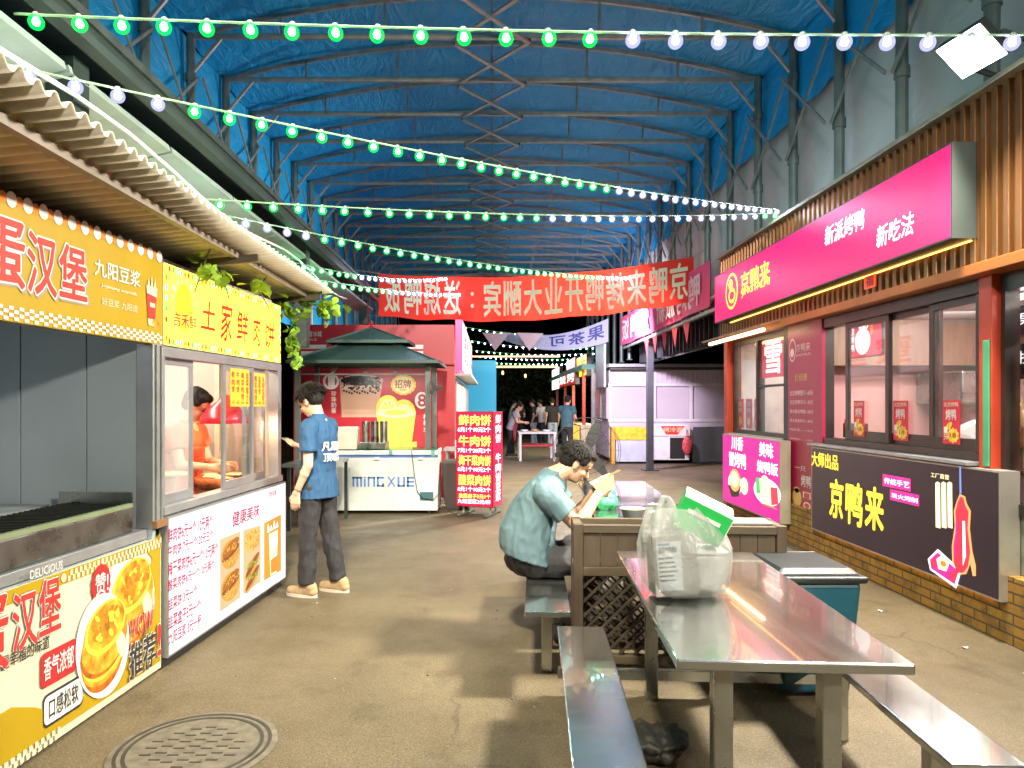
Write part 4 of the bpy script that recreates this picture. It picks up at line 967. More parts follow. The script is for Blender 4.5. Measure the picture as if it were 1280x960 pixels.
maroon = pm('print_maroon', (.34, .014, .055), .35, var=.08)
c4 = sign('menu_board', 'tall dark maroon menu board between the shop windows with a price list', Mb, u0, .19, u1, 2.42, .04, maroon)
a = Art(Mb, .004); gold = pm('print_gold', (.6, .40, .12), .4); pinkp = pm('print_pink', (.80, .50, .52), .4)
a.text('京鸭来', *z6(424, 112), *z6(490, 140), pinkp, 0, .0); a.text('JINGYALAI', *z6(424, 158), *z6(490, 164), pinkp, 0, 0)
a.text('价目表', *z6(418, 250), *z6(476, 280), gold, 0, .03)
for k, t_ in enumerate(('北京烤鸭整只--68元', '北京烤鸭半只--38元', '果木脆皮鸭整--58元', '果木脆皮鸭半--30元', '鸭架汤-----12元', '烧鸭饭-----18元')): a.text(t_, *z6(396, 326+k*43), *z6(503, 347+k*43), pinkp, 0, .04)
a.text('一只', *z6(420, 668), *z6(468, 700), P['white'], 0, .03); a.text('烤鸭', *z6(448, 712), *z6(492, 778), P['white'], 0, .03); a.build('lettering', c4)
a = Art(Mb, .004); a.oval(*z6(408, 770), *z6(450, 870), gold, 0); a.oval(*z6(415, 765), *z6(440, 800), gold, 0); a.rrect(*z6(456, 790), *z6(492, 830), P['white'], 0, .01); a.rrect(*z6(461, 795), *z6(487, 828), P['red'], 1, .01); a.oval(*z6(458, 835), *z6(492, 880), P['white'], 0); a.oval(*z6(463, 842), *z6(487, 872), P['red'], 1); a.build('printed_duck', c4)
a = Art(Mb, .004); u, v = a.uv(*z6(408, 140)); a.px = False; a.disc(u, v, .09, .13, pinkp, 0); a.disc(u, v, .075, .11, maroon, 1); a.disc(u, v-.03, .05, .05, pinkp, 2); a.build('logo', c4)
# stickers in the window
Wn = Surf((3.398, 4.5, 0), (0, -1)); sticker = pm('print_sticker_red', (.50, .015, .04), .4, emit=.12, ecol=(.8, .02, .05))
for (x0, y0, x1, y1, txt, lab) in ((1068, 501, 1081, 546, '烤鸭', 'narrow red duck sticker with yellow burst on the second light beside the open one'), (1117.5, 501, 1136, 551.5, '烤鸭', 'red duck sticker with a yellow drumstick in the middle of the shop window'), (1179.5, 500.5, 1201, 556, '烤鸭', 'largest red duck sticker beside the white umbrella shape in the window')):
    sx = 3.398 if not 1110 < x0 < 1150 else 3.433; W2 = Surf((sx, 4.5, 0), (0, -1))
    (u0, v1), (u1, v0) = W2.at(x0, y0), W2.at(x1, y1); t = thing('window_sticker', lab, 'sticker', W2.p((u0+u1)/2, v0), 'red stickers in the duck shop window')
    panel_box(W2, u0, v0, u1, v1, .003, sticker, None, 'film', t, off=.006); w = u1-u0; h = v1-v0
    a = Art(W2, .009); a.px = False; a.text('北京烤鸭', u0+w*.08, v1-h*.04, u1-w*.08, v1-h*.15, P['cream'], 0, .02); a.text(txt, u0+w*.2, v1-h*.2, u1-w*.2, v1-h*.45, P['white'], 0, .04); a.vtext('一只', u0+w*.1, v0+h*.4, u0+w*.3, v0+h*.08, P['white'], 0, .03)
    a.build('lettering', t); a = Art(W2, .009); a.px = False; a.disc(u0+w*.62, v0+h*.2, w*.3, h*.15, P['egg'], 0, 0, .25, 20); a.disc(u0+w*.4, v0+h*.42, w*.2, h*.07, P['egg'], 0, .6); a.text('18', u0+w*.45, v0+h*.26, u0+w*.8, v0+h*.15, P['dred'], 1, .05); a.build('burst', t)
Wp = Surf((3.48, 4.5, 0), (0, -1)); (u0, v1), (u1, v0) = Wp.at(1064, 391), Wp.at(1103, 437)
ip = sign('wall_poster', 'red glowing board with a white duck emblem hung inside the shop window', Wp, u0, v0-.05, u1, v1, .02, glow('lit_poster_red', (.75, .02, .06), .75), black, cat='poster')
a = Art(Wp, .004); a.oval(1069, 412, 1088, 442, G['white'], 1); a.oval(1073, 397, 1086, 413, G['white'], 1); a.poly([(1087, 400), (1091, 398), (1092, 415), (1089, 420)], G['orng'], 2); a.text('鸭', 1076, 399, 1084, 409, G['red'], 2, .03); a.build('emblem', ip)
a = Art(Wp, .004); a.vtext('北京烤鸭', 1064.8, 400, 1068, 440, G['white'], 1, .03); a.build('lettering', ip)
# small framed red charm on the fascia and lit menu screens
t = thing('fascia_plaque', 'small orange red plaque on the ribbed fascia under the pink sign', 'plaque', (3.27, 6.4, 2.5)); Fp = Surf((3.27, 4.5, 0), (0, -1)); (u0, v1), (u1, v0) = Fp.at(1080, 343), Fp.at(1094, 358)
panel_box(Fp, u0, v0, u1, v1, .01, glow('lit_plaque', (.9, .08, .02), .6), None, 'plate', t); a = Art(Fp, .003); a.text('福', 1082.5, 346, 1091.5, 356, P['dred'], 0, .04); a.build('lettering', t)
Ns = Surf((3.60, 4.5, 0), (0, -1))
for i, (v0, v1, tt) in enumerate(((2.0, 2.22, '果木炭火烤鸭'), (1.72, 1.96, '挂炉烤鸭 88元'))):
    t = sign('menu_screen', ('upper' if i == 0 else 'lower')+' black menu screen with pale characters above the hanging ducks', Ns, -.42, v0, 2.2, v1, .04, pm('screen_black', (.012, .013, .016), .2), None, cat='screen')
    a = Art(Ns, .004); a.px = False; a.text(tt, -.36, v1-.05, .8, v1-.14, G['white'], 0, .01); a.text('现烤现卖', 1.2, v1-.05, 1.9, v1-.13, G['white'], 0, .01); a.build('lettering', t)
tag(Rpart('strip_lamp', None, 1.4, 4.9, 3.5, 3.56, 2.25, 2.28, glow('cool_tube', (1, .98, .95), 6)), 'white lamp strip above the hanging ducks inside the near window', 'lamp')

# ---- banner seen from behind
def bpt(s, t, off=0):
    """s across the lane, t from its lower hem up"""
    x = -2.01+5.44*s; sag = -.20*4*s*(1-s)*.9; top = 3.87+.18*s+sag
    y = 12.6-.55*s+.05*math.sin(s*19)+.03*math.sin(s*41+2)*(1-t)-.06*(1-t)*math.sin(s*9+1)
    return Vector((x, y-off, top-.765*(1-t)+.012*math.sin(s*33)*(1-t)))
cl = sheet('banner_red', (.62, .022, .012), .45, .6); clw = sheet('banner_pale', (.72, .78, .62), .4, .6)
bn = thing('street_banner', 'long red cloth banner seen from behind with mirrored pale characters across the lane', 'banner', (.7, 12.4, 3.0))
mb = MB(); n, k = 80, 6
mb.add([bpt(i/n, j/k) for i in range(n+1) for j in range(k+1)], [(i*(k+1)+j, (i+1)*(k+1)+j, (i+1)*(k+1)+j+1, i*(k+1)+j+1) for i in range(n) for j in range(k)], cl); mb.build('cloth', bn, smooth=True)
a = Art(None, .004, warp=lambda u, v, off: bpt(u, v, .006)); a.px = False
txt = '京鸭来烤鸭开业大酬宾：送烧鸭饭'[::-1]
for i, ch in enumerate(txt):
    w = .97/15; s0 = .015+i*w
    if ch == '：':
        for tt in (.35, .62): a.disc(s0+w*.5, tt, .005, .045, clw, 0, n=12)
    else: a.text(ch, s0+w*.08, .90, s0+w*.92, .12, clw, 0, .05, mirror=True)
a.build('lettering', bn)
for s in (0, 1):
    for t_ in (0, 1):
        mb = MB(); p = bpt(s, t_); mb.tube(p, (-3.6 if s == 0 else 3.6, 12.0, p.z+.12), .006, steel, n=6); mb.build('tie_rope', bn)

# ---- red drinks shop signs
Fr = Surf((0, 11.715, 0), (1, 0))
fs = thing('fascia_lettering', 'white cropped block characters and small emblem on the red drinks shop fascia', 'sign', (-2, 11.7, 2.2))
a = Art(Fr, .004); a.text('蜜雪冰城', 380, 414, 402, 421, P['white'], 0, .03); a.text('MIXUE', 380, 423, 396, 426, P['white'], 0, .02); a.build('lettering', fs)
a = Art(Fr, .004)
for x in (376, 497):
    for y in (431, 439, 447): a.rect(x, y, x+32, y+5, P['white'], 0)
a.build('block_lettering', fs)
a = Art(Fr, .004); a.oval(371.5, 416, 377.5, 423, P['white'], 0); a.oval(372.5, 412.5, 376.5, 417, P['white'], 0); a.build('emblem', fs)
Pp = Surf((0, 11.79, 0), (1, 0))
po = sign('wall_poster', 'red drinks poster with bubble tea cup and lemon tea behind the freezer', Pp, -3.2, .55, -.9, 2.12, .02, pm('print_poster_red', (.42, .018, .03), .35, var=.08), cat='poster')
a = Art(Pp, .004)
def q6(x, y): return 340+x/4.267, 320+y/4.267
tea = pm('print_milk_tea', (.50, .29, .19), .4, var=.1, scale=2); teal_ = pm('print_milk_foam', (.62, .44, .34), .4); pearl = pm('print_pearl', (.02, .014, .02), .3)
a.poly([q6(360, 660), q6(592, 660), q6(560, 860), q6(372, 860)], tea, 0); a.poly([q6(372, 690), q6(584, 690), q6(581, 712), q6(374, 712)], teal_, 1); a.oval(*q6(356, 634), *q6(594, 692), teal_, 1); a.oval(*q6(368, 640), *q6(570, 690), pearl, 2, 0, .05)
rnd = random.Random(4)
for i in range(120):
    x, y = 372+rnd.random()*200, 640+rnd.random()*66; a.oval(*q6(x, y), *q6(x+11, y+11), pearl if i % 3 else pm('print_pearl_light', (.12, .09, .1), .3), 3+(i % 3)*.3, n=10)
for i in range(14): x, y = 378+i*14, 712+(i*37 % 16); a.oval(*q6(x, y), *q6(x+12, y+12), pearl, 3, n=10)
a.build('printed_cup', po)
a = Art(Pp, .004); lem = pm('print_lemon', (.80, .62, .08), .4, var=.2, scale=10); leml = pm('print_lemon_pale', (.85, .76, .36), .4)
a.oval(*q6(556, 742), *q6(680, 880), lem, 1); a.oval(*q6(640, 765), *q6(765, 900), lem, 1.2); a.oval(*q6(572, 765), *q6(668, 868), leml, 1.5); a.oval(*q6(655, 790), *q6(750, 880), leml, 1.7)
a.poly([q6(556, 830), q6(768, 830), q6(745, 1000), q6(575, 1000)], lem, 2); a.oval(*q6(556, 815), *q6(768, 862), leml, 3); a.oval(*q6(600, 820), *q6(720, 850), lem, 4); a.poly([q6(560, 1000), q6(772, 990), q6(772, 1100), q6(560, 1100)], lem, 3)
for i in range(8):
    t = i*math.pi/4; a.poly([q6(620, 815), q6(620+36*math.cos(t), 815+40*math.sin(t)), q6(620+36*math.cos(t+.5), 815+40*math.sin(t+.5))], lem, 1.8)
a.build('printed_lemon', po)
a = Art(Pp, .004); a.oval(*q6(636, 634), *q6(766, 740), P['egg'], 0, 0, .06, 32); a.oval(*q6(646, 642), *q6(756, 732), leml, 1); a.text('招牌', *q6(655, 660), *q6(742, 705), P['dred'], 2, .04); a.text('TOP', *q6(680, 708), *q6(715, 720), P['dred'], 2, .02)
a.oval(*q6(272, 625), *q6(358, 712), P['white'], 0); a.oval(*q6(284, 637), *q6(346, 700), P['dred'], 1); a.text('1', *q6(300, 640), *q6(335, 698), P['white'], 2, .06); a.vtext('珍珠奶茶', *q6(316, 718), *q6(343, 840), P['white'], 0, .04)
a.oval(*q6(762, 725), *q6(835, 815), P['white'], 0); a.text('8', *q6(778, 738), *q6(822, 802), P['dred'], 2, .06); a.vtext('柠檬水', *q6(808, 840), *q6(830, 940), P['white'], 0, .03); a.oval(*q6(158, 920), *q6(210, 1000), P['white'], 0); a.oval(*q6(168, 935), *q6(200, 985), P['dred'], 1); a.build('lettering', po)
# side lightbox of the drinks shop, along the lane
Sd = Surf((-.5, 12, 0), (.0, 1))
sl = thing('side_lightbox', 'pink edged white lightbox on the lane side of the red drinks shop', 'sign', (-.56, 14.5, 2.1))
panel_box(Sd, .02, 2.12, 5.6, 2.98, .12, glow('lit_pinkish_white', (1, .72, .82), 1.1), glow('lit_rim_pink', (1, .05, .25), 1.0), 'panel', sl)
a = Art(Sd, .01); a.px = False
for i, ch in enumerate('蜜雪冰城'): a.text(ch, .5+i*1.3, 2.8, 1.5+i*1.3, 2.3, G['red'], 0, .05)
a.build('lettering', sl)
# ---- free-standing LED sign
A0 = Vector((.012, 9.66, 0)); fu = Vector((math.cos(R(20)), -math.sin(R(20)), 0)); wF = .545
E1 = Surf(A0-fu*wF, fu); su = Vector((math.sin(R(20)), math.cos(R(20)), 0)); E2 = Surf(A0, su); wS = .40
led = thing('led_sign', 'free-standing glowing red price sign box of yellow and white characters beside the freezer', 'sign', (A0.x-.2, A0.y+.1, 0))
ledr = glow('led_red', (.92, .006, .07), .78, (.5, .01, .05), .05)
cc = (A0-fu*wF/2+su*wS/2)
mb = MB(); mb.obox(cc+Vector((0, 0, .79)), fu, su, (0, 0, 1), wF/2, wS/2, .655, pm('led_case', (.25, .01, .02), .4)); mb.build('case', led, bevel=.004)
mb = MB(); mb.add([E1.p(.015, .15, .003), E1.p(wF-.015, .15, .003), E1.p(wF-.015, 1.43, .003), E1.p(.015, 1.43, .003)], [(0, 1, 2, 3)], ledr); mb.add([E2.p(.015, .15, .003), E2.p(wS-.015, .15, .003), E2.p(wS-.015, 1.43, .003), E2.p(.015, 1.43, .003)], [(0, 1, 2, 3)], ledr); mb.build('lit_face', led)
a = Art(E1, .006); a.px = False; ledy = glow('led_yellow', (1, .85, .1), 1.5); ledw = glow('led_white', (1, .97, 1), 1.5)
rows = [('鲜肉饼', 1.40, 1.255, 1), ('6元1个10元2个', 1.235, 1.165, 0), ('牛肉饼', 1.115, .97, 1), ('7元1个20元3个', .945, .88, 0), ('梅干菜肉饼', .845, .705, 1), ('6元1个10元2个', .685, .62, 0), ('酸菜肉饼', .575, .43, 1), ('6元1个10元2个', .41, .345, 0), ('韭菜盒子5元1个', .315, .255, 1), ('九阳豆浆3元/杯', .24, .18, 0)]
for t_, v1, v0, yel in rows: a.text(t_, .03 if not yel else .045, v1, wF-.03, v0, ledy if yel else ledw, 0, .05)
a.build('lettering', led)
a = Art(E2, .006); a.px = False; a.vtext('鲜肉饼 牛肉饼豆浆', .10, 1.41, .31, .2, ledw, 0, .05); a.build('lettering', led)
mb = MB()
for p in (cc-fu*.2, cc+fu*.2):
    mb.bar(p-su*.28+Vector((0, 0, .03)), p+su*.28+Vector((0, 0, .03)), .035, .025, steel); mb.bar(p-su*.1+Vector((0, 0, .03)), p-su*.1+Vector((0, 0, .14)), .025, .025, steel, up=(0, 1, 0)); mb.bar(p+su*.1+Vector((0, 0, .03)), p+su*.1+Vector((0, 0, .14)), .025, .025, steel, up=(0, 1, 0))
    for q in (-.27, .27): mb.lathe(p+su*q, [(.02, 0), (.02, .018)], black, 10)
mb.build('stand', led)
# ---- pink mirrored boards on the lattice arm
Pk = Surf((3.36, 11, 0), (0, -1)); pk = sheet('board_pink', (.80, .10, .26), .4, .5); pkw = sheet('board_white', (.85, .72, .76), .4, .5)
for i, (y0, y1, tt) in enumerate(((11.0, 14.6, '新派烤鸭'), (14.7, 18.4, '饭鸭烤'))):
    t = thing('pink_board', ('nearer' if i == 0 else 'farther')+' pink cloth board with mirrored white characters on the lattice arm', 'banner', (3.36, (y0+y1)/2, 3.1), 'pink boards on the lattice arm')
    mb = MB(); q = lambda yy, z: (3.36+.02*math.sin(yy*3), yy, z); n = 20
    mb.add([q(y0+(y1-y0)*k/n, 3.06+.72*j) for k in range(n+1) for j in (0, 1)], [(2*k, 2*k+2, 2*k+3, 2*k+1) for k in range(n)], pk); mb.build('cloth', t, smooth=True)
    a = Art(Pk, .022); a.px = False; u0 = 11-y1; w = (y1-y0-.5)/len(tt)
    for k, ch in enumerate(tt): a.text(ch, u0+.2+k*w, 3.68, u0+.2+(k+.85)*w, 3.16, pkw, 0, .06, mirror=True)
    a.build('lettering', t)
# red pennants under the arm
for k in range(5):
    y = 12.2+k*.8; mb = MB(); mb.add([(3.4, y, 3.0), (3.4, y+.45, 3.0), (3.41, y+.22, 2.6), (3.405, y, 3.0), (3.405, y+.45, 3.0), (3.415, y+.22, 2.6)], [(0, 1, 2), (3, 5, 4)], sheet('pennant_red', (.5, .05, .06), .4))
    tag(mb.build('pennant'), 'small red pennant hanging under the pink boards', 'pennant', 'red pennants under the pink boards')
# ---- far signs
def farsign(name, label, x0, y0, x1, y1, X, col, s, txt, group=None):
    f = Surf((X, 20, 0), (0, -1)); (u0, v1), (u1, v0) = f.at(x0, y0), f.at(x1, y1)
    vv = sorted((v0, v1)); t = sign(name, label, f, u0, vv[0], u1, vv[1], .15, glow('far_'+str(col), col, s), black)
    if txt:
        a = Art(f, .006); a.px = False; w = (u1-u0)/len(txt)
        for k, ch in enumerate(txt): a.text(ch, u0+w*(k+.1), vv[1]-.1, u0+w*(k+.9), vv[0]+.1, G['white'] if col[1] < .5 else G['red'], 0, .05)
        a.build('lettering', t)
farsign('stall_sign', 'glowing yellow sign on the far snack stalls next to the red pole', 719.5, 449, 733, 469, 2.85, (1, .75, .05), 1.2, '小吃')
farsign('stall_sign', 'glowing pink sign on the far snack stalls', 708, 452, 719, 470, 2.8, (1, .25, .5), 1.0, '奶茶')
farsign('stall_sign', 'dark red sign board low on the far snack stalls', 699, 467, 719, 480, 2.72, (.45, .02, .01), .8, '烧烤')
farsign('stall_sign', 'bright white sign at the farthest snack stall', 690, 463, 699, 486, 2.75, (1, .9, .85), 1.6, '')
fy = Surf((2.74, 22, 0), (0, -1)); tag(Rpart('lit_front', kn, 22.3, 24.6, 2.72, 2.745, .1, .85, glow('counter_yellow', (1, .6, .08), .9)), None)
Rpart('lit_front', kn, 25.2, 27.4, 2.72, 2.745, .1, .85, glow('counter_white', (1, .95, .85), 1.1))
t = thing('hanging_banner', 'pale blue and white drinks banner with mirrored dark characters slung over the far lane', 'banner', (1.9, 19.6, 3.2))
hb = lambda s, t_, o=0: Vector((.3+2.75*s, 19.4-.8*s-o, 3.52+.28*s-.25*4*s*(1-s)-.62*(1-t_)*(.35+.65*s)))
mb = MB(); mb.add([hb(i/24, j/2) for i in range(25) for j in range(3)], [(i*3+j, i*3+3+j, i*3+4+j, i*3+1+j) for i in range(24) for j in range(2)], sheet('banner_pale_blue', (.36, .42, .55), .5)); mb.build('cloth', t, smooth=True)
a = Art(None, 0, warp=lambda u, v, o: hb(u, v, .01)); a.px = False
for i, ch in enumerate('可茶果'): a.text(ch, .45+.18*i, .85, .60+.18*i, .25, pm('banner_navy', (.03, .06, .3), .5), 0, .06, mirror=True)
a.build('lettering', t)
for k in range(2):
    mb = MB(); x = -.25+k*.9; mb.add([(x, 18.6, 3.42), (x+.7, 18.6, 3.4), (x+.33, 18.6, 2.95), (x, 18.61, 3.42), (x+.7, 18.61, 3.4), (x+.33, 18.61, 2.95)], [(0, 1, 2), (3, 5, 4)], sheet('pennant_white', (.48, .42, .44), .5)); tag(mb.build('pennant'), ('pale pennant by the side lightbox', 'pale pennant nearer the pale blue banner')[k], 'pennant', 'pale pennants over the far lane')
mb = MB(); mb.box(-.9, 28, 2.98, 2.6, 28.05, 3.06, glow('rope_light_amber', (1, .6, .3), 1.6)); tag(mb.build('light_bar'), 'amber light bar across the far lane, the lower of two', 'lamp'); mb = MB(); mb.box(-.9, 25, 3.2, 2.4, 25.05, 3.25, glow('rope_light_amber', (1, .6, .3), 1.6)); tag(mb.build('light_bar'), 'amber light bar across the far lane, the upper of two', 'lamp')
# ================================================================== string lights
gcore = glow('bulb_core_green', (.22, 1, .42), 170); wcore = glow('bulb_core_white', (.66, .74, 1), 300)
def globe_halo_mat(name, col, s):  # see-through bulb globe whose glow imitates the lens halo round the core
    m = bpy.data.materials.new(name); m.use_nodes = True; t = m.node_tree; N = t.nodes; L = t.links; N.remove(N['Principled BSDF'])
    tr = N.new('ShaderNodeBsdfTransparent'); em = N.new('ShaderNodeEmission'); em.inputs[0].default_value = (*col, 1); em.inputs[1].default_value = s
    mx = N.new('ShaderNodeMixShader'); mx.inputs[0].default_value = .55; L.new(tr.outputs[0], mx.inputs[1]); L.new(em.outputs[0], mx.inputs[2]); L.new(mx.outputs[0], N['Material Output'].inputs[0])
    m.cycles.emission_sampling = 'NONE'; return m
gglobe_halo = globe_halo_mat('bulb_globe_halo_green', (.005, .95, .10), 1.5); wglobe_halo = globe_halo_mat('bulb_globe_halo_white', (.62, .64, 1), 1.0)
sock = pm('bulb_socket', (.16, .2, .16), .5); wirem = pm('string_wire', (.16, .24, .14), .5)
def bulb_mesh(green):
    mb = MB(); mb.ell((0, 0, -.038), .0185, gcore if green else wcore, n=10, m=7); mb.ell((0, 0, -.040), .038, gglobe_halo if green else wglobe_halo, n=16, m=10); mb.lathe((0, 0, -.018), [(.016, 0), (.018, .02), (.012, .03)], sock, 8)
    mb.v = [tuple(k*.84 for k in v) for v in mb.v]; me = mb.mesh('bulb'); me.polygons.foreach_set('use_smooth', [True]*len(me.polygons)); return me
BG, BW = bulb_mesh(True), bulb_mesh(False)
def string_light(label, pts, sag, colours, step=.176, start=.06):
    """pts: fixing points; the last span sags. colours: (fraction of the way, green?) up to which the bulbs have that colour"""
    pts = [Vector(p) for p in pts]; ls = [(q-p).length for p, q in zip(pts, pts[1:])]; l = sum(ls); n = int(l/step)
    t = thing('string_light', label, 'string light', pts[0], 'green and white bulb strings across the lane')
    def f(s):
        x = s*l
        for k, (p, q) in enumerate(zip(pts, pts[1:])):
            if x <= ls[k] or k == len(ls)-1:
                w = min(1, x/ls[k]); return p.lerp(q, w)+Vector((0, 0, -(sag if k == len(ls)-1 else .02)*4*w*(1-w)))
            x -= ls[k]
    mb = MB(); mb.path([f(i/(n*2)) for i in range(n*2+1)], .0055, wirem, 5); mb.build('wire', t)
    for i in range(n):
        s = (i+.5)/n
        if s < start/l: continue
        g_ = next((c for e, c in colours if s <= e), colours[-1][1])
        o = bpy.data.objects.new('bulb', BG if g_ else BW); COL.objects.link(o); o.location = f(s); o.rotation_euler = (random.uniform(-.15, .15), random.uniform(-.15, .15), 0); put(o, t)
def P3(x, y, d): return ((x-PX)/F*d, d, H-(y-PY)/F*d)
string_light('nearest bulb string high across the lane, green then white', [(-2.02, 3.0, 3.20), (3.22, 3.04, 3.14)], .04, [(.475, True), (1, False)])
string_light('long slanting bulb string from the shed gutter, white then green then white', [P3(4, 80, 3.0), P3(975, 262, 8.2)], .07, [(.10, False), (.56, True), (1, False)], .178, .02)
string_light('level bulb string over the middle of the lane, half green half white', [P3(258, 249, 4.85), P3(975, 266, 8.3)], .07, [(.45, True), (.95, False), (1, True)], .178, .02)
string_light('low slanting bulb string beside the awning end, white then green then white', [P3(262, 265, 4.9), P3(800, 346, 12.5)], .12, [(.12, False), (.80, True), (1, False)], .2, .02)
string_light('short bulb string sloping behind the awning vine, green then white', [P3(360, 326, 7.4), P3(560, 346, 12.3)], .10, [(.30, True), (1, False)], .2, .02)
string_light('lower bulb string running from the vine to the end of the red banner', [P3(376, 346, 7.8), P3(576, 366, 12.45)], .06, [(.42, True), (1, False)], .2, .02)
string_light('bulb string just behind the red banner, white at its middle', [P3(470, 352, 13.3), P3(868, 352, 13.3)], .55, [(.25, True), (.55, False), (1, True)], .2)
k = 0
for y0, y1, d, gs in ((408, 418, 20.5, [(.3, True), (1, False)]), (424, 434, 22.5, [(.2, True), (.7, False), (1, True)]), (436, 441, 25, [(.45, True), (1, False)]), (443, 447, 28, [(.2, True), (.6, False), (1, True)]), (450, 453, 31, [(.5, True), (1, False)])):
    string_light(('highest far bulb string past the banner', 'second far bulb string, below the pale pennants', 'third far bulb string, white towards the snack stalls', 'fourth far bulb string above the amber bar', 'lowest and farthest bulb string')[k], [P3(578, y0, d), P3(745, y1, d)], .12, gs, .2); k += 1

# ================================================================== floodlights
for i, (loc, tgt, p_, spr) in enumerate(FLOODS):
    loc = Vector(loc); d = (Vector(tgt)-loc).normalized(); a_ = d.cross(Vector((0, 0, 1))).normalized(); b_ = a_.cross(d)
    t = thing('floodlight', ('square LED floodlight glaring white on the duck shop roof cap', 'square LED floodlight farther back along the duck shop roof', 'square LED floodlight past the end of the duck shop roof', 'added fill floodlight hung out of view from a roof truss above the burger stall')[i], 'floodlight', loc-d*.05)
    mb = MB(); mb.obox(loc-d*.035, a_, b_, d, .17, .132, .03, dsteel); mb.build('housing', t, bevel=.006)
    mb = MB(); mb.obox(loc-d*.002, a_, b_, d, .164, .126, .004, glow('flood_white', (1, .98, .94), 18)); mb.build('lens', t)
    for s in (-1, 1): mb = MB(); mb.bar(loc-d*.05+a_*.19*s, Vector((3.3, loc.y, 3.68) if loc.x > 0 else (loc.x, loc.y+.02, 5.98))+a_*.19*s, .02, .03, dsteel); mb.build('bracket', t)

# ================================================================== tables, benches
TA = R(3.4)                      # the tables stand a few degrees off the lane
tx = Vector((math.cos(TA), -math.sin(TA), 0)); ty = Vector((math.sin(TA), math.cos(TA), 0)); tz = Vector((0, 0, 1))
def slab(mb, o, x0, x1, y0, y1, z0, z1, mat): mb.obox(o+tx*(x0+x1)/2+ty*(y0+y1)/2+tz*(z0+z1)/2, tx, ty, tz, abs(x1-x0)/2, abs(y1-y0)/2, abs(z1-z0)/2, mat)
legm = pm('stainless_leg', (.45, .45, .40), .3, .9, .2, 5, rvar=.1)
def table(o, w, l, label, z=.75):
    t = thing('dining_table', label, 'table', o+ty*l/2)
    mb = MB(); slab(mb, o, -w/2, w/2, 0, l, z-.035, z, inox); mb.build('tabletop', t, bevel=.006)
    for x in (-w/2+.14, w/2-.24):
        for y in (.1, l-.16):
            mb = MB(); slab(mb, o, x, x+.062, y, y+.062, .0, z-.036, legm); mb.build('leg', t, bevel=.004)
    for y in (.1+.0, l-.16):
        mb = MB(); slab(mb, o, -w/2-.32, -w/2+.139, y+.01, y+.05, .10, .15, legm); slab(mb, o, w/2-.177, w/2+.32, y+.01, y+.05, .10, .15, legm); slab(mb, o, -w/2+.203, w/2-.241, y+.01, y+.05, .10, .15, legm); mb.build('stretcher', t)
    return t
def bench(o, w, l, label, z=.43, mat=None):
    t = thing('bench', label, 'bench', o+ty*l/2, 'steel benches at the tables')
    mb = MB(); slab(mb, o, -w/2, w/2, 0, l, z-.03, z, mat or inox); mb.build('seat', t, bevel=.005)
    for y in (.28, l-.34):
        mb = MB(); slab(mb, o, -.03, .03, y, y+.06, .0, z-.031, legm); mb.build('leg', t, bevel=.004)
    return t
table(Vector((.94, 2.2, 0)), .725, 1.66, 'nearest stainless steel dining table holding the white plastic bag')
table(Vector((1.06, 4.5, 0)), .70, 2.9, 'long steel table where the man in the pale shirt eats')
bench(Vector((.345, 1.86, 0)), .235, 1.72, 'steel bench by the lattice planter, empty, reflecting green light')
bench(Vector((1.545, 2.2, 0)), .235, 1.4, 'empty steel bench beside the lidded waste bin')
bench(Vector((.30, 3.82, 0)), .25, 1.75, 'steel bench the man in the pale shirt sits on')
# wooden planter screen
pl = thing('planter_screen', 'weathered wooden planter screen with plank top and lattice below between the tables', 'planter', (1.08, 4.2, 0))
o = Vector((.475, 4.13, 0)); PWd, PD = 1.215, .30
for x in (0, PWd-.055):
    for y in (0, PD-.05): mb = MB(); slab(mb, o, x, x+.055, y, y+.05, 0, .85, wood); mb.build('post', pl, bevel=.003)
mb = MB()
for y in (0.001, PD-.051): slab(mb, o, .056, PWd-.056, y, y+.048, .80, .845, woodh); slab(mb, o, .056, PWd-.056, y, y+.048, .55, .60, woodh); slab(mb, o, .056, PWd-.056, y, y+.048, .04, .09, woodh)
for x in (0.002, PWd-.053): slab(mb, o, x, x+.05, .051, PD-.052, .80, .845, woodh); slab(mb, o, x, x+.05, .051, PD-.052, .55, .60, woodh)
mb.build('rail', pl, bevel=.003)
for y in (.018, PD-.034):
    mb = MB()
    for i in range(11): slab(mb, o, .058+i*.1, .058+i*.1+.096, y, y+.014, .601, .799, wood)
    mb.build('planking', pl)
mb = MB()
lat = pm('lattice_wood', (.045, .034, .02), .65, var=.4, scale=9)
for y, sg in ((.017, 1), (.029, -1), (PD-.03, 1), (PD-.018, -1)):
    z0, z1 = .092, .548; k = -.5
    while k < PWd:
        xa, xb = k, k+(z1-z0); za, zb_ = (z0, z1) if sg > 0 else (z1, z0)
        def cl_(x): return max(.058, min(PWd-.058, x))
        ca, cb = cl_(xa), cl_(xb)
        if cb-ca > .03:
            f = lambda x: za+(zb_-za)*(x-xa)/(xb-xa)
            mb.bar(o+tx*ca+ty*y+tz*f(ca), o+tx*cb+ty*y+tz*f(cb), .011, .022, lat, up=ty)
        k += .085
mb.build('lattice', pl)
mb = MB(); slab(mb, o, .06, PWd-.06, .05, PD-.05, .60, .62, wood); mb.build('shelf_board', pl)
tp = MB(); slab(tp, o, .75, 1.15, .04, .22, .847, .865, pm('grey_tray', (.25, .27, .25), .4, .3)); tag(tp.build('paper_tray', bevel=.006), 'flat grey tray lying on the planter screen rim', 'tray')
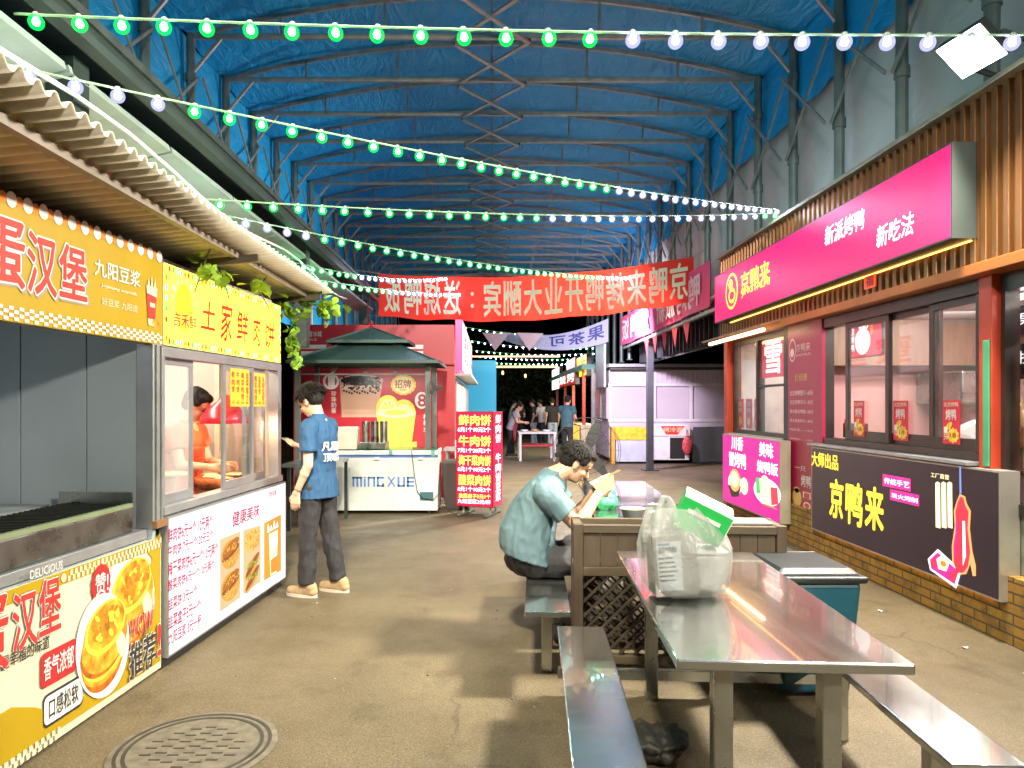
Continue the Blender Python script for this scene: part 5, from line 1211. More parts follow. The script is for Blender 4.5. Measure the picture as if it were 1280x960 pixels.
# lidded bin
bn_ = thing('waste_bin', 'teal blue wheeled waste bin with a dark hinged lid behind the near table', 'waste bin', (1.7, 3.8, 0))
def tapered(mb, c, w0, d0, w1, d1, z0, z1, mat):
    vs = [(c[0]+sx*w/2, c[1]+sy*d/2, z) for z, w, d in ((z0, w0, d0), (z1, w1, d1)) for sx, sy in ((-1, -1), (1, -1), (1, 1), (-1, 1))]
    mb.add(vs, [(3, 2, 1, 0), (4, 5, 6, 7), (0, 1, 5, 4), (1, 2, 6, 5), (2, 3, 7, 6), (3, 0, 4, 7)], mat)
mb = MB(); tapered(mb, (1.68, 3.86), .36, .36, .43, .46, .05, .63, pm('teal_bin', (.008, .085, .125), .42, var=.1)); mb.build('body', bn_, bevel=.02)
mb = MB(); tapered(mb, (1.68, 3.86), .47, .50, .48, .51, .632, .668, pm('dark_bin_lid', (.010, .014, .016), .5, var=.15)); tapered(mb, (1.68, 3.87), .44, .46, .36, .38, .669, .70, pm('dark_bin_lid', (.03, .045, .05), .38)); mb.bar((1.48, 4.12, .68), (1.88, 4.12, .68), .03, .03, black); mb.build('lid', bn_, bevel=.012)
for x in (1.50, 1.86):
    mb = MB(); mb.tube((x-.02, 4.02, .07), (x+.02, 4.02, .07), .07, black, n=18); mb.build('wheel', bn_)
b2_ = copy_tree(bn_); b2_.location = (3.38, 16.25, 0); b2_.scale = (1.02, 1.02, 1.12); b2_['label'] = 'dark waste bin standing at the slim post before the lilac booth'
for c in kids(b2_):
    me = c.data.copy(); c.data = me
    for i in range(len(me.materials)): me.materials[i] = black
# manhole cover
mh = thing('manhole_cover', 'round cast iron manhole cover set in the concrete near the burger stall', 'manhole cover', (-1.34, 3.2, 0))
irond = pm('cast_iron_dark', (.035, .03, .022), .8, var=.3)
iron = pm('cast_iron', (.12, .104, .074), .8, .0, .3, 20, dirt=.5, dcol=(.17, .145, .105))
mb = MB(); mb.lathe((-1.34, 3.2, .001), [(.36, 0), (.36, .004), (.33, .008), (.33, .006), (.002, .006)], iron, 40); mb.build('plate', mh)
mb = MB()
for i in range(-4, 5):
    for j in range(-4, 5):
        if math.hypot(i, j) < 3.6: mb.box(-1.34+i*.062-.025, 3.2+j*.062-.005-(i % 2)*.02, .0075, -1.34+i*.062+.025, 3.2+j*.062+.005-(i % 2)*.02, .009, irond)
for r in (.29, .325):
    mb.lathe((-1.34, 3.2, .0072), [(r-.008, 0), (r-.008, .002), (r+.008, .002), (r+.008, 0)], irond, 40, None, False)
mb.build('tread_pattern', mh)
# litter under the near bench: dark crumpled sheet on a low block
mb = MB(); mb.ell((.70, 3.12, .05), (.13, .13, .045), pm('dark_debris', (.025, .024, .018), .6, var=.5, scale=12)); mb.ell((.80, 3.18, .045), (.07, .05, .04), black); mb.ell((.70, 3.12, .09), (.17, .14, .02), pm('dark_debris', (.025, .024, .018), .6)); tag(sculpt('crumpled_bag', mb, .012, None, 2, .025, .05), 'dark crumpled bag lying on the ground under the near table', 'bag')
# ---------------------------------------------------------------- plastic bag and its load
bag = thing('plastic_bag', 'white translucent carrier bag with knotted handles on the nearest table', 'bag', (.86, 2.95, .75))
film = filmb = sheet('bag_film', (.50, .53, .50), .34, .28, .50, 13, .55)
def bagshape():
    mb = MB(); c = Vector((.81, 2.98, .752)); n = 64; prof = [(0, .02, .02, 0, 0), (.004, .14, .115, 0, 0), (.04, .175, .145, 0, 0), (.12, .188, .152, 0, 0), (.2, .185, .15, 0, 0), (.26, .172, .14, -.008, 0), (.32, .14, .115, -.03, 0), (.37, .105, .085, -.045, 0)]; _old = [(0, .02, .02, 0, 0), (0.005, .15, .12, 0, 0), (.05, .178, .145, .0, 0), (.12, .19, .15, 0, 0), (.2, .18, .14, -.005, 0), (.27, .15, .11, -.03, 0), (.33, .115, .08, -.055, 0), (.38, .085, .06, -.065, 0)]
    vs = []
    for z, rx, ry, ox, oy in prof:
        for k in range(n):
            a_ = 2*math.pi*k/n; w = 1+.07*noise.noise(Vector((math.cos(a_)*2.2, math.sin(a_)*2.2, z*7)))+.04*math.sin(9*a_+z*14)*min(1, z*7)+.018*math.sin(23*a_+z*31)
            ca, sa = math.cos(a_), math.sin(a_); e = .72
            x = math.copysign(abs(ca)**e, ca)*rx*w; y = math.copysign(abs(sa)**e, sa)*ry*w
            vs.append(c+Vector((x+ox, y+oy, z+.012*noise.noise(Vector((ca*3, sa*3, z*9))))))
    fs = [(i*n+k, i*n+(k+1) % n, (i+1)*n+(k+1) % n, (i+1)*n+k) for i in range(len(prof)-1) for k in range(n)]+[tuple(range(n))[::-1]]
    mb.add(vs[:5*n], [f for f in fs if max(f) < 5*n], filmb); 
    mb.add(vs[4*n:], [tuple(a-4*n for a in f) for f in fs if min(f) >= 4*n], film)
    return mb
o = bagshape().build('sack', bag, smooth=True); sb = o.modifiers.new('soft', 'SUBSURF'); sb.levels = sb.render_levels = 1
mb = MB(); c = Vector((.745, 2.95, 1.10))
def strap(p): 
    n = len(p); vs = []; fs = []
    for i, (q, w) in enumerate(p):
        q = Vector(q); vs += [q+Vector((w, .015, 0)), q+Vector((-w, .02, .005)), q+Vector((-w*.6, -.02, 0)), q+Vector((w*.5, -.025, 0))]
    for i in range(n-1):
        for k in range(4): fs.append((i*4+k, i*4+(k+1) % 4, i*4+4+(k+1) % 4, i*4+4+k))
    mb.add(vs, fs, film)
strap([((.66, 2.93, .98), .05), ((.68, 2.93, 1.06), .035), ((.695, 2.93, 1.12), .022), ((.705, 2.935, 1.165), .016), ((.725, 2.94, 1.172), .016), ((.745, 2.95, 1.14), .02), ((.765, 2.96, 1.08), .03), ((.79, 2.97, 1.0), .05)])
o = mb.build('handle', bag, smooth=True); sb = o.modifiers.new('soft', 'SUBSURF'); sb.levels = sb.render_levels = 2
Bq = Surf((.0, 2.845, 0), (math.cos(R(6)), math.sin(R(6))))
card = pm('grey_carton', (.36, .34, .32), .7, var=.08)
cb = thing('carton', 'grey cardboard carton with a white shipping slip inside the white carrier bag', 'box', (.74, 2.93, .76))
Bc = Surf((.655, 2.848, 0), (1, .02)); rt = Matrix.Rotation(R(-4), 3, 'Y')
mb = MB(); mb.obox((.745, 2.945, .895), rt@Vector((1, 0, 0)), (0, 1, 0), rt@Vector((0, 0, 1)), .088, .07, .125, card); mb.build('case', cb, bevel=.004)
mb = MB(); q = lambda x, z, y=2.8735: Vector((.745, 0, .895))+rt@Vector((x, 0, z))+Vector((0, y, 0))
slip = pm('paper_slip', (.70, .76, .80), .5); mb.add([q(-.075, -.10), q(.025, -.10), q(.025, .10), q(-.075, .10)], [(0, 1, 2, 3)], slip)
mb.build('shipping_slip', cb)
mb = MB()
def sr(x0, z0, x1, z1, m_=P['black']): mb.add([q(x0, z0, 2.8725), q(x1, z0, 2.8725), q(x1, z1, 2.8725), q(x0, z1, 2.8725)], [(0, 1, 2, 3)], m_)
for i in range(18): sr(-.068+i*.0042, .055, -.068+i*.0042+.0022*(1+(i*7 % 3)*.4), .078)
for i in range(6): sr(-.068, .03-i*.018, -.01+.005*(i*5 % 4), .036-i*.018)
sr(-.07, .085, -.02, .093, pm('print_blue', (.05, .2, .5), .5)); mb.build('barcode_print', cb)
ib = thing('foam_box', 'white foam box beside the grey carton inside the carrier bag', 'box', (.89, 2.98, .77)); mb = MB(); tapered(mb, (.892, 2.985), .11, .12, .16, .16, .775, .93, pm('foam_white', (.66, .66, .64), .6)); mb.build('tub', ib, bevel=.01); mb = MB(); tapered(mb, (.892, 2.985), .165, .165, .16, .16, .931, .945, pm('foam_white', (.66, .66, .64), .6)); mb.build('lid', ib, bevel=.004)
gb = thing('snack_box', 'bright green and white carton sticking out of the top of the white bag', 'box', (.92, 3.0, 1.06))
rg = Euler((R(8), R(26), R(-14))).to_matrix(); X_, Y_, Z_ = (rg@Vector(v) for v in ((1, 0, 0), (0, 1, 0), (0, 0, 1))); cg = Vector((.885, 2.99, 1.075))
mb = MB(); mb.obox(cg, X_, Y_, Z_, .105, .08, .068, pm('carton_green', (.02, .42, .08), .4, var=.05)); mb.build('case', gb, bevel=.003)
mb = MB(); mb.obox(cg+Z_*.069, X_, Y_, Z_, .104, .079, .002, pm('carton_white', (.74, .76, .72), .4)); mb.obox(cg+X_*.106, X_, Y_, Z_, .002, .078, .066, pm('carton_white', (.74, .76, .72), .4)); mb.build('white_face', gb)
mb = MB(); mb.obox(cg-Y_*.0815+Z_*.02, X_, Y_, Z_, .07, .001, .008, P['white']); mb.build('printed_line', gb)
# ---------------------------------------------------------------- freezer, gazebo
fz = thing('chest_freezer', 'white chest freezer with blue trim and block letters under the green gazebo', 'freezer', (-1.6, 10.35, 0))
fw = pm('freezer_white', (.70, .71, .68), .35, var=.04, dirt=.15); fb = pm('freezer_blue', (.08, .17, .48), .4)
FX0, FX1, FY0, FY1 = -2.42, -.765, 10.0, 10.68
mb = MB(); mb.box(FX0, FY0, .045, FX1, FY1, .82, fw); mb.build('body', fz, bevel=.012)
mb = MB(); mb.box(FX0-.005, FY0-.012, .80, FX1+.005, FY0-.001, .825, fb); mb.build('trim', fz)
mb = MB(); mb.box(FX0-.008, FY0-.015, .832, FX1+.008, FY1, .895, fw); mb.build('lid', fz, bevel=.01)
mb = MB(); mb.box(FX0+.01, FY0, .896, FX1-.01, FY1-.02, .905, glass('green_glass', (.5, .8, .68), .3)); mb.box(FX1-.09, FY0-.022, .81, FX1-.04, FY0-.016, .9, pm('teal_latch', (.15, .4, .36), .4)); mb.box(-1.45, FY0-.022, .84, -1.40, FY0-.016, .9, pm('teal_latch', (.15, .4, .36), .4)); mb.build('glass_top', fz)
for x in (-1.62, -1.0): mb = MB(); mb.box(x-.04, FY0-.035, .765, x+.04, FY0-.013, .80, white); mb.build('handle', fz, bevel=.004)
mb = MB(); mb.box(FX1-.25, FY0-.006, .19, FX1-.06, FY0-.001, .31, pm('vent_teal', (.05, .14, .16), .4)); mb.build('vent', fz)
Ff = Surf((0, FY0-.002, 0), (1, 0)); a = Art(Ff, .002); a.text('MING XUE', *q6(428, 482+680-482), *q6(760, 550), fb, 0, .02) if False else None
a.px = False; lb = pm('freezer_letter_blue', (.10, .24, .62), .4); z0, z1 = .385, .525
def st(x0, y0, x1, y1): a.rect(x0, y1, x1, y0, lb, 0)
x = -1.965; s_ = .026
def blk(ch, x, w):
    if ch == 'm': st(x, z0, x+s_, z1); st(x+w/2-s_/2, z0, x+w/2+s_/2, z1); st(x+w-s_, z0, x+w, z1); st(x, z1-s_, x+w, z1)
    if ch == 'i': st(x, z0, x+s_, z1-.03); st(x, z1-s_*.8, x+s_, z1)
    if ch == 'n': st(x, z0, x+s_, z1); st(x+w-s_, z0, x+w, z1); st(x, z1-s_, x+w, z1)
    if ch == 'g': st(x, z0, x+s_, z1); st(x, z0, x+w, z0+s_); st(x, z1-s_, x+w, z1); st(x+w-s_, z0, x+w, z0+.05)
    if ch == 'u': st(x, z0, x+s_, z1); st(x+w-s_, z0, x+w, z1); st(x, z0, x+w, z0+s_)
    if ch == 'e': st(x, z0, x+s_, z1); st(x, z0, x+w, z0+s_); st(x, z1-s_, x+w, z1); st(x, (z0+z1)/2-s_/2, x+w, (z0+z1)/2+s_/2)
for ch, w in zip('ming', (.135, .026, .105, .10)): blk(ch, x, w); x += w+.026
x += .02; a.text('X', x, z1, x+.115, z0, lb, 0, .03); x += .145
for ch, w in zip('ue', (.105, .10)): blk(ch, x, w); x += w+.026
a.build('lettering', fz)
for x in (FX0+.1, FX1-.14):
    mb = MB(); mb.tube((x, FY0+.06, .022), (x+.03, FY0+.06, .022), .022, black, n=14); mb.build('caster', fz)
cab = MB(); cab.path([(-1.13, 9.975, .895), (-1.12, 9.972, .8), (-1.09, 9.972, .55), (-1.05, 9.972, .32), (-.98, 9.972, .23), (-.83, 9.97, .20), (-.74, 9.97, .30), (-.70, 9.98, .18), (-.6, 9.9, .05), (-.45, 9.8, .012)], .006, black, 6); tag(cab.build('electric_cable', smooth=True), 'thin black electric cable hanging down the freezer front', 'cable')
cd_ = thing('carton', 'open pale cardboard carton standing on the chest freezer', 'box', (-2.12, 10.2, .91)); mb = MB(); mb.box(-2.28, 10.05, .907, -1.92, 10.3, 1.22, pm('pale_carton', (.66, .56, .46), .7)); mb.build('case', cd_, bevel=.004)
mc = thing('drink_dispenser', 'steel drink dispenser on the chest freezer', 'dispenser', (-1.8, 10.3, .91)); mb = MB(); mb.box(-1.9, 10.1, .907, -1.52, 10.5, 1.0, inoxd); mb.build('base', mc, bevel=.005)
for x in (-1.86, -1.73, -1.6): mb = MB(); mb.tube((x+.03, 10.3, 1.001), (x+.03, 10.3, 1.3), .055, inoxd, n=16); mb.build('canister', mc, smooth=False)
gz = thing('gazebo', 'green two-tier metal gazebo roof on slim posts over the freezer', 'gazebo', (-1.8, 11, 0))
grn = pm('gazebo_green', (.045, .085, .078), .42, .2, .12, 3); gp = pm('gazebo_post_paint', (.12, .14, .13), .4, .3)
GX0, GX1, GY0, GY1 = -2.9, -.755, 10.0, 11.55
def hip(x0, x1, y0, y1, z0, tx0, tx1, ty0, ty1, z1, name):
    mb = MB(); A_ = [(x0, y0, z0), (x1, y0, z0), (x1, y1, z0), (x0, y1, z0)]; B_ = [(tx0, ty0, z1), (tx1, ty0, z1), (tx1, ty1, z1), (tx0, ty1, z1)]
    mb.add(A_+B_, [(0, 1, 5, 4), (1, 2, 6, 5), (2, 3, 7, 6), (3, 0, 4, 7), (4, 5, 6, 7)], grn)
    for k in range(4): mb.bar(A_[k], B_[k], .03, .03, grn)
    n = (k for k in range(4))
    for k in range(4): mb.bar(A_[k], A_[(k+1) % 4], .02, .045, grn)
    m0 = ((x0+x1)/2, y0, z0); m1 = ((tx0+tx1)/2, ty0, z1); mb.bar(m0, m1, .015, .02, grn)
    o = mb.build(name, gz); return o
hip(GX0, GX1, GY0, GY1, 2.15, -2.28, -1.38, 10.5, 11.1, 2.42, 'lower_roof'); hip(-2.42, -1.22, 10.38, 11.2, 2.47, -1.86, -1.80, 10.77, 10.83, 2.70, 'upper_roof')
mb = MB(); mb.lathe((-1.83, 10.8, 2.69), [(.03, 0), (.045, .03), (.02, .06), (.03, .08), (.0, .13)], redp, 12); mb.build('finial', gz)
mb = MB(); mb.box(-2.2, 10.55, 2.43, -1.46, 11.05, 2.465, gp); mb.build('vent_band', gz)
for x in (-2.82, -.93):
    for y in (10.3, 11.45):
        mb = MB(); mb.box(x-.035, y-.035, 0, x+.035, y+.035, 2.14, gp); mb.build('post', gz)
mb = MB(); mb.bar((-2.82, 10.28, 1.98), (-.93, 10.28, 1.98), .02, .02, gp)
for x in (-2.3, -1.83, -1.4):
    for s in (-1, 0, 1): mb.bar((x, 10.28, 1.99), (x+s*.06, 10.28, 2.09), .012, .012, gp)
mb.build('lattice_trim', gz)
fn = thing('wall_fan', 'small dark clip fan on the gazebo post', 'fan', (-.85, 10.2, 1.75)); mb = MB(); ry = Matrix.Rotation(R(90), 3, 'X')
for r in (.11, .075, .04): mb.path([(-.82+r*math.cos(k*math.pi/10), 10.15, 1.78+r*math.sin(k*math.pi/10)) for k in range(21)], .004, black, 5, False)
mb.build('guard', fn); mb = MB(); mb.tube((-.82, 10.16, 1.78), (-.82, 10.24, 1.78), .045, black); mb.bar((-.82, 10.24, 1.78), (-.9, 10.28, 1.72), .02, .02, black); mb.build('motor', fn)
for k in range(3):
    mb = MB(); mb.obox((-.82+.055*math.cos(k*2.1), 10.155, 1.78+.055*math.sin(k*2.1)), (math.cos(k*2.1), 0, math.sin(k*2.1)), (0, 1, 0), (-math.sin(k*2.1), 0, math.cos(k*2.1)), .045, .003, .022, black); mb.build('blade', fn)
wt = thing('side_table', 'dark counter table in shade between the pancake stall and the gazebo', 'table', (-2.3, 9, 0)); mb = MB(); mb.box(-2.55, 8.6, .78, -1.95, 9.7, .82, steel); mb.build('tabletop', wt)
for x in (-2.5, -2.0):
    for y in (8.65, 9.6): mb = MB(); mb.box(x, y, 0, x+.04, y+.04, .779, dsteel); mb.build('leg', wt)
# bin and bits by the freezer
tb = thing('waste_bin', 'dark brown square bin beside the freezer, half hidden by the red price sign', 'waste bin', (-.5, 10.6, 0)); mb = MB(); tapered(mb, (-.52, 10.6), .36, .34, .44, .4, .0, .68, pm('bin_brown', (.07, .05, .045), .5)); mb.build('body', tb, bevel=.01); mb = MB(); tapered(mb, (-.52, 10.6), .45, .42, .42, .38, .681, .72, pm('bin_brown', (.07, .05, .045), .5)); mb.build('lid', tb)
dkm = thing('counter_table', 'grey counter table behind the red price sign', 'table', (-.5, 11.2, 0)); mb = MB(); mb.box(-.75, 11.0, .82, -.1, 11.5, .86, alu); mb.build('tabletop', dkm)
for x in (-.72, -.16):
    for y in (11.03, 11.43): mb = MB(); mb.box(x, y, 0, x+.04, y+.04, .819, steel); mb.build('leg', dkm)
# ---------------------------------------------------------------- floor fan behind the man
ff = thing('pedestal_fan', 'large black industrial fan with thin wire guard behind the eating man', 'fan', (1.06, 8.0, 0))
c = Vector((1.06, 8.0, 1.03)); dy = Vector((0, -1, 0)); mb = MB()
for r, yy in ((.37, 0), (.37, -.13), (.25, -.15), (.13, -.155)): mb.path([(c.x+r*math.cos(k*math.pi/18), c.y+yy, c.z+r*math.sin(k*math.pi/18)) for k in range(37)], .0032, black, 5, False)
for k in range(16):
    t = k*math.pi/8; p = lambda r, yy: (c.x+r*math.cos(t), c.y+yy, c.z+r*math.sin(t)); mb.path([p(.08, -.15), p(.3, -.15), p(.37, -.13), p(.37, 0), p(.30, .03), p(.1, .04)], .0012, black, 4, False)
mb.build('guard', ff)
for k in range(3):
    t0 = R(68+k*120); mb = MB(); vs = []
    for i in range(9):
        r = .05+.31*i/8; w = (.025+.05*math.sin(math.pi*min(1, .2+i/8*.78)))
        for s in (-1, 1): vs.append((c.x+r*math.cos(t0)-s*w*math.sin(t0)*.8, c.y-.06+s*w*.2, c.z+r*math.sin(t0)+s*w*math.cos(t0)*.8))
    mb.add(vs, [(2*i, 2*i+1, 2*i+3, 2*i+2) for i in range(8)], black); o = mb.build('blade', ff); so_ = o.modifiers.new('thick', 'SOLIDIFY'); so_.thickness = .004
mb = MB(); mb.tube((c.x, c.y-.09, c.z), (c.x, c.y+.2, c.z), .07, black, n=18); mb.build('motor', ff)
mb = MB(); mb.tube((c.x, c.y+.1, .03), (c.x, c.y+.1, c.z-.05), .022, black, n=10); mb.build('pole', ff); mb = MB(); mb.lathe((c.x, c.y+.1, .0), [(.24, 0), (.24, .025), (.05, .05)], black, 24); mb.build('base', ff)
# ---------------------------------------------------------------- clutter at the lilac booth
t = thing('crate_stand', 'pale crate with a yellow printed cloth in front of the lilac booth', 'stand', (3.6, 18.6, 0)); mb = MB(); mb.box(3.22, 18.42, .05, 4.0, 18.7, .62, pm('pale_blue_crate', (.42, .47, .58), .5)); mb.build('case', t, bevel=.006); mb = MB(); mb.box(3.2, 18.40, .62, 4.05, 18.72, .95, pm('yellow_cloth', (.65, .42, .03), .6, var=.3, scale=10)); mb.build('cloth', t, bevel=.006); mb = MB(); mb.box(3.1, 18.4, 0, 3.19, 18.7, .95, pm('ochre_post', (.5, .3, .05), .6)); mb.build('post', t)
t = thing('bench_freezer', 'white counter fridge with red patterned top strip before the lilac booth', 'fridge', (4.6, 18.5, 0)); mb = MB(); mb.box(4.12, 18.35, .1, 5.1, 18.75, .72, pm('fridge_white', (.62, .62, .66), .4)); mb.build('body', t, bevel=.01); mb = MB(); mb.box(4.1, 18.33, .722, 5.12, 18.77, 1.02, pm('strip_white', (.68, .62, .64), .4)); mb.build('counter', t, bevel=.006)
Bf = Surf((0, 18.33, 0), (1, 0)); a = Art(Bf, .003); a.px = False; a.flat([(4.35, .98), (4.98, .98), (4.8, .76), (4.5, .76)], [(0, 3, 2, 1)], P['red']); a.text('烤冷面', 4.42, .95, 4.92, .82, P['cream'], 1, .02); a.build('lettering', t)
mb = MB(); mb.box(4.6, 18.335, .14, 4.98, 18.347, .68, black); mb.build('grille', t)
tg = thing('snack_bag', 'red patterned bag hanging at the fridge corner before the lilac booth', 'bag', (5.0, 18.25, .3)); mb = MB(); mb.ell((5.02, 18.25, .48), (.13, .06, .24), pm('red_pattern', (.5, .06, .08), .5, var=.6, scale=20)); mb.tube((5.02, 18.25, .7), (5.02, 18.3, .9), .01, red); mb.build('sack', tg, smooth=True)
t = thing('grey_cabinet', 'leaning grey steel board beside the white fridge', 'panel', (5.8, 18.5, 0)); mb = MB(); mb.obox((5.75, 18.5, .5), (1, 0, .02), (0, 1, .12), (0, -.12, 1), .52, .03, .46, pm('grey_board', (.12, .13, .15), .4, .3)); mb.build('board', t, bevel=.004); mb = MB(); mb.box(5.3, 18.3, .0, 6.2, 18.7, .03, dsteel); mb.build('foot', t)
# far table with red shelf
ft = thing('folding_table', 'white framed table with a red shelf before the far snack stalls', 'table', (1.15, 19.6, 0)); wf = pm('table_white', (.62, .62, .64), .4)
mb = MB(); mb.box(.72, 19.2, .74, 1.75, 20.4, .78, wf); mb.build('tabletop', ft, bevel=.005); mb = MB(); mb.box(.78, 19.25, .40, 1.69, 20.35, .43, redp); mb.build('shelf', ft)
for x in (.74, 1.67):
    for y in (19.22, 20.32): mb = MB(); mb.box(x, y, 0, x+.06, y+.06, .739, wf); mb.build('leg', ft)
for k, (x, y, c_) in enumerate(((.9, 19.6, white), (1.2, 19.9, pm('food_orange', (.6, .3, .08), .5)), (1.5, 19.5, white))):
    mb = MB(); mb.lathe((x, y, .781), [(.06, 0), (.11, .06), (.1, .06), (.05, .01)], c_, 14); tag(mb.build('food_bowl', smooth=True), ('white bowl at the nearer corner of the far table', 'orange bowl in the middle of the far table', 'white bowl by the far table edge facing the fan')[k], 'bowl')
# hanging roast ducks
dm = pm('roast_duck_skin', (.50, .30, .13), .3, var=.35, scale=10, spec=.6)
for k, y in enumerate((4.86, 4.58, 4.28, 3.98)):
    x = 3.60; mb = MB(); mb.cap((x, y, 1.28), .10, (x, y, 1.48), .07, dm); mb.cap((x, y, 1.48), .05, (x-.02, y, 1.66), .022, dm); mb.cap((x, y+.09, 1.38), .03, (x, y+.11, 1.26), .02, dm); mb.cap((x, y-.09, 1.38), .03, (x, y-.11, 1.26), .02, dm); mb.cap((x, y+.04, 1.2), .035, (x, y+.05, 1.08), .018, dm); mb.cap((x, y-.04, 1.2), .035, (x, y-.05, 1.08), .018, dm)
    t = thing('roast_duck', ('roast duck hanging nearest the red corner post', 'second roast duck from the red corner post', 'third roast duck from the red corner post', 'fourth roast duck from the red corner post')[k], 'roast duck', (x, y, 1.05), 'roast ducks hanging in the near window')
    sculpt('carcass', mb, .012, t, 3); mb = MB(); mb.tube((x-.02, y, 1.67), (x, y, 2.0), .006, steel, n=6); mb.build('hook', t)
tag(Rpart('duck_rail', None, 1.4, 4.95, 3.59, 3.61, 1.995, 2.015, steel), 'steel rail the roast ducks hang from', 'rail')
tag(Rpart('prep_counter', None, 1.4, 4.7, 3.58, 4.1, .5, .98, inoxd, .005), 'steel prep counter below the hanging ducks', 'counter')
tag(Rpart('steel_counter', None, 5.1, 7.2, 3.7, 4.3, .04, 1.14, inoxd, .005), 'steel work counter behind the duck shop window', 'counter')
for k, (y, z, s) in enumerate(((5.75, 1.32, .26), (5.1, 1.38, .30))):
    t = thing('umbrella', ('white half-open umbrella with a dark rib on the work counter', 'rounder white umbrella by the biggest window sticker')[k], 'umbrella', (3.95, y, 1.145)); mb = MB(); ax = Matrix.Rotation(R(20+25*k), 3, 'X'); mb.lathe((3.95, y, z-.17), [(s*1.05, 0), (s*.98, .08), (s*.75, .18), (s*.4, .26), (.01, .29)], pm('umbrella_white', (.72, .72, .70), .5), 8, ax); mb.build('cloth', t, smooth=False)
    mb = MB(); mb.tube(Vector((3.95, y, z-.17)), Vector((3.95, y, z-.17))+ax@Vector((0, 0, .34)), .008, black, n=8); mb.build('shaft', t)
t = thing('card_reader', 'black payment box with a red tag at the open shop window light', 'payment box', (3.6, 7.05, 1.16)); mb = MB(); mb.box(3.52, 6.9, 1.216, 3.66, 7.12, 1.36, black); mb.build('case', t, bevel=.006); mb = MB(); mb.box(3.512, 7.0, 1.31, 3.519, 7.07, 1.40, P['red']); mb.build('tag', t)
Hd = Surf((3.8, 4.5, 0), (0, -1)); tag(Rpart('range_hood', None, 7.4, 8.2, 4.9, 5.9, 1.55, 1.9, inoxd, .02), 'steel range hood on the inner wall of the duck shop', 'hood'); tag(Rpart('poster_wall', None, 8.3, 10.0, 5.2, 5.23, .1, 2.4, pm('inner_red', (.5, .03, .05), .4, emit=.15, ecol=(1, .05, .08))), 'red partition inside the small shop window', 'partition')
sn = Surf((3.46, 4.5, 0), (0, -1)); (u0, v1), (u1, v0) = sn.at(951.5, 425), sn.at(983, 470)
t = sign('wall_poster', 'painted reflection of a red sign with one large white snow character in the small corner window', sn, u0, v0, u1-.03, v1-.04, .006, glow('reflected_snow_red', (.75, .02, .06), .7), None, cat='poster'); a = Art(sn, .004); a.px = False; a.text('雪', u0+.13, v1-.05, u1-.13, v0+.05, G['white'], 0, .06); a.build('lettering', t)  # glowing panel stands in for the opposite shop sign reflected in the glass
for k in range(3):
    (u0, v1), (u1, v0) = sn.at(922+k*10.5, 504), sn.at(929.5+k*10.5, 534); v1 = 1.62; t = sign('window_sticker', ('duck sticker at the corner post end of the small window', 'middle duck sticker of the small corner window', 'duck sticker by the mullion of the small corner window')[k], sn, u0, 1.22, u1, v1, .004, sticker, None, 'small stickers in the corner window', 'sticker'); a = Art(sn, .003); a.px = False; a.vtext('烧鸭', u0+.05, v1-.03, u1-.05, 1.42, P['cream'], 0, .03); a.disc((u0+u1)/2, 1.31, .05, .06, P['egg'], 0, 0, .2, 16); a.build('lettering', t)
# loose things on the ground: bits of paper and grit
rnd = random.Random(21); gs = MB()
for i in range(110):
    x, y = rnd.uniform(-1.7, 3.2), rnd.uniform(2.2, 12); r = rnd.uniform(.003, .008); gs.ell((x, y, r*.4), (r, r*.8, r*.5), (pm('grit_pale', (.35, .33, .28), .8), pm('grit_dark', (.06, .055, .045), .8))[i % 2], n=6, m=4)
tag(gs.build('grit'), 'fine grit and crumbs scattered over the concrete', 'grit', kind='stuff')
for k, (x, y) in enumerate(((3.0, 4.5), (2.9, 5.3), (3.05, 4.05), (4.1, 15.2))):
    mb = MB(); n = 7; mb.add([(x+.018*math.cos(i*6.28/n), y+.018*math.sin(i*6.28/n), .004+.012*rnd.random()) for i in range(n)], [tuple(range(n))], white)
    tag(mb.build('paper_scrap'), ('paper scrap by the brick base below the roast duck sign', 'paper scrap on the open ground before the plum sign', 'paper scrap at the foot of the red corner post', 'paper scrap on the ground before the white fridge')[k], 'paper scrap')
# ---------------------------------------------------------------- vine on the awning
leafm = pm('vine_leaf', (.22, .38, .03), .5, var=.5, scale=9)  # leaf colour brightened with the yellow light of the sign
def vine(label, spots, n, seed):
    rnd = random.Random(seed); t = thing('vine', label, 'vine', spots[0][0]); mb = MB()
    for c, r in spots:
        c = Vector(c)
        for i in range(n):
            p = c+Vector((rnd.gauss(0, r[0]), rnd.gauss(0, r[1]), rnd.gauss(0, r[2]))); s = rnd.uniform(.028, .06); e = Euler((rnd.uniform(-1.2, 1.2), rnd.uniform(-1.2, 1.2), rnd.uniform(0, 6.3))).to_matrix()
            pts = [(0, -.9, 0), (.55, -.75, .1), (.95, -.15, .15), (.6, .2, .08), (.55, .75, .12), (0, 1.15, 0), (-.55, .75, .12), (-.6, .2, .08), (-.95, -.15, .15), (-.55, -.75, .1)]
            vs = [p]+[p+e@Vector((a_*s, b_*s, c_*s)) for a_, b_, c_ in pts]; mb.add(vs, [(0, k+1, (k+1) % 10+1) for k in range(10)], leafm)
        st_ = MB(); st_.path([c+Vector((rnd.uniform(-.1, .1), rnd.uniform(-.1, .1), .12)), c, c+Vector((rnd.uniform(-.08, .08), rnd.uniform(-.1, .1), -.15))], .005, pm('vine_stem', (.10, .12, .04), .6), 5); st_.build('stem', t)
    mb.build('foliage', t, smooth=False)
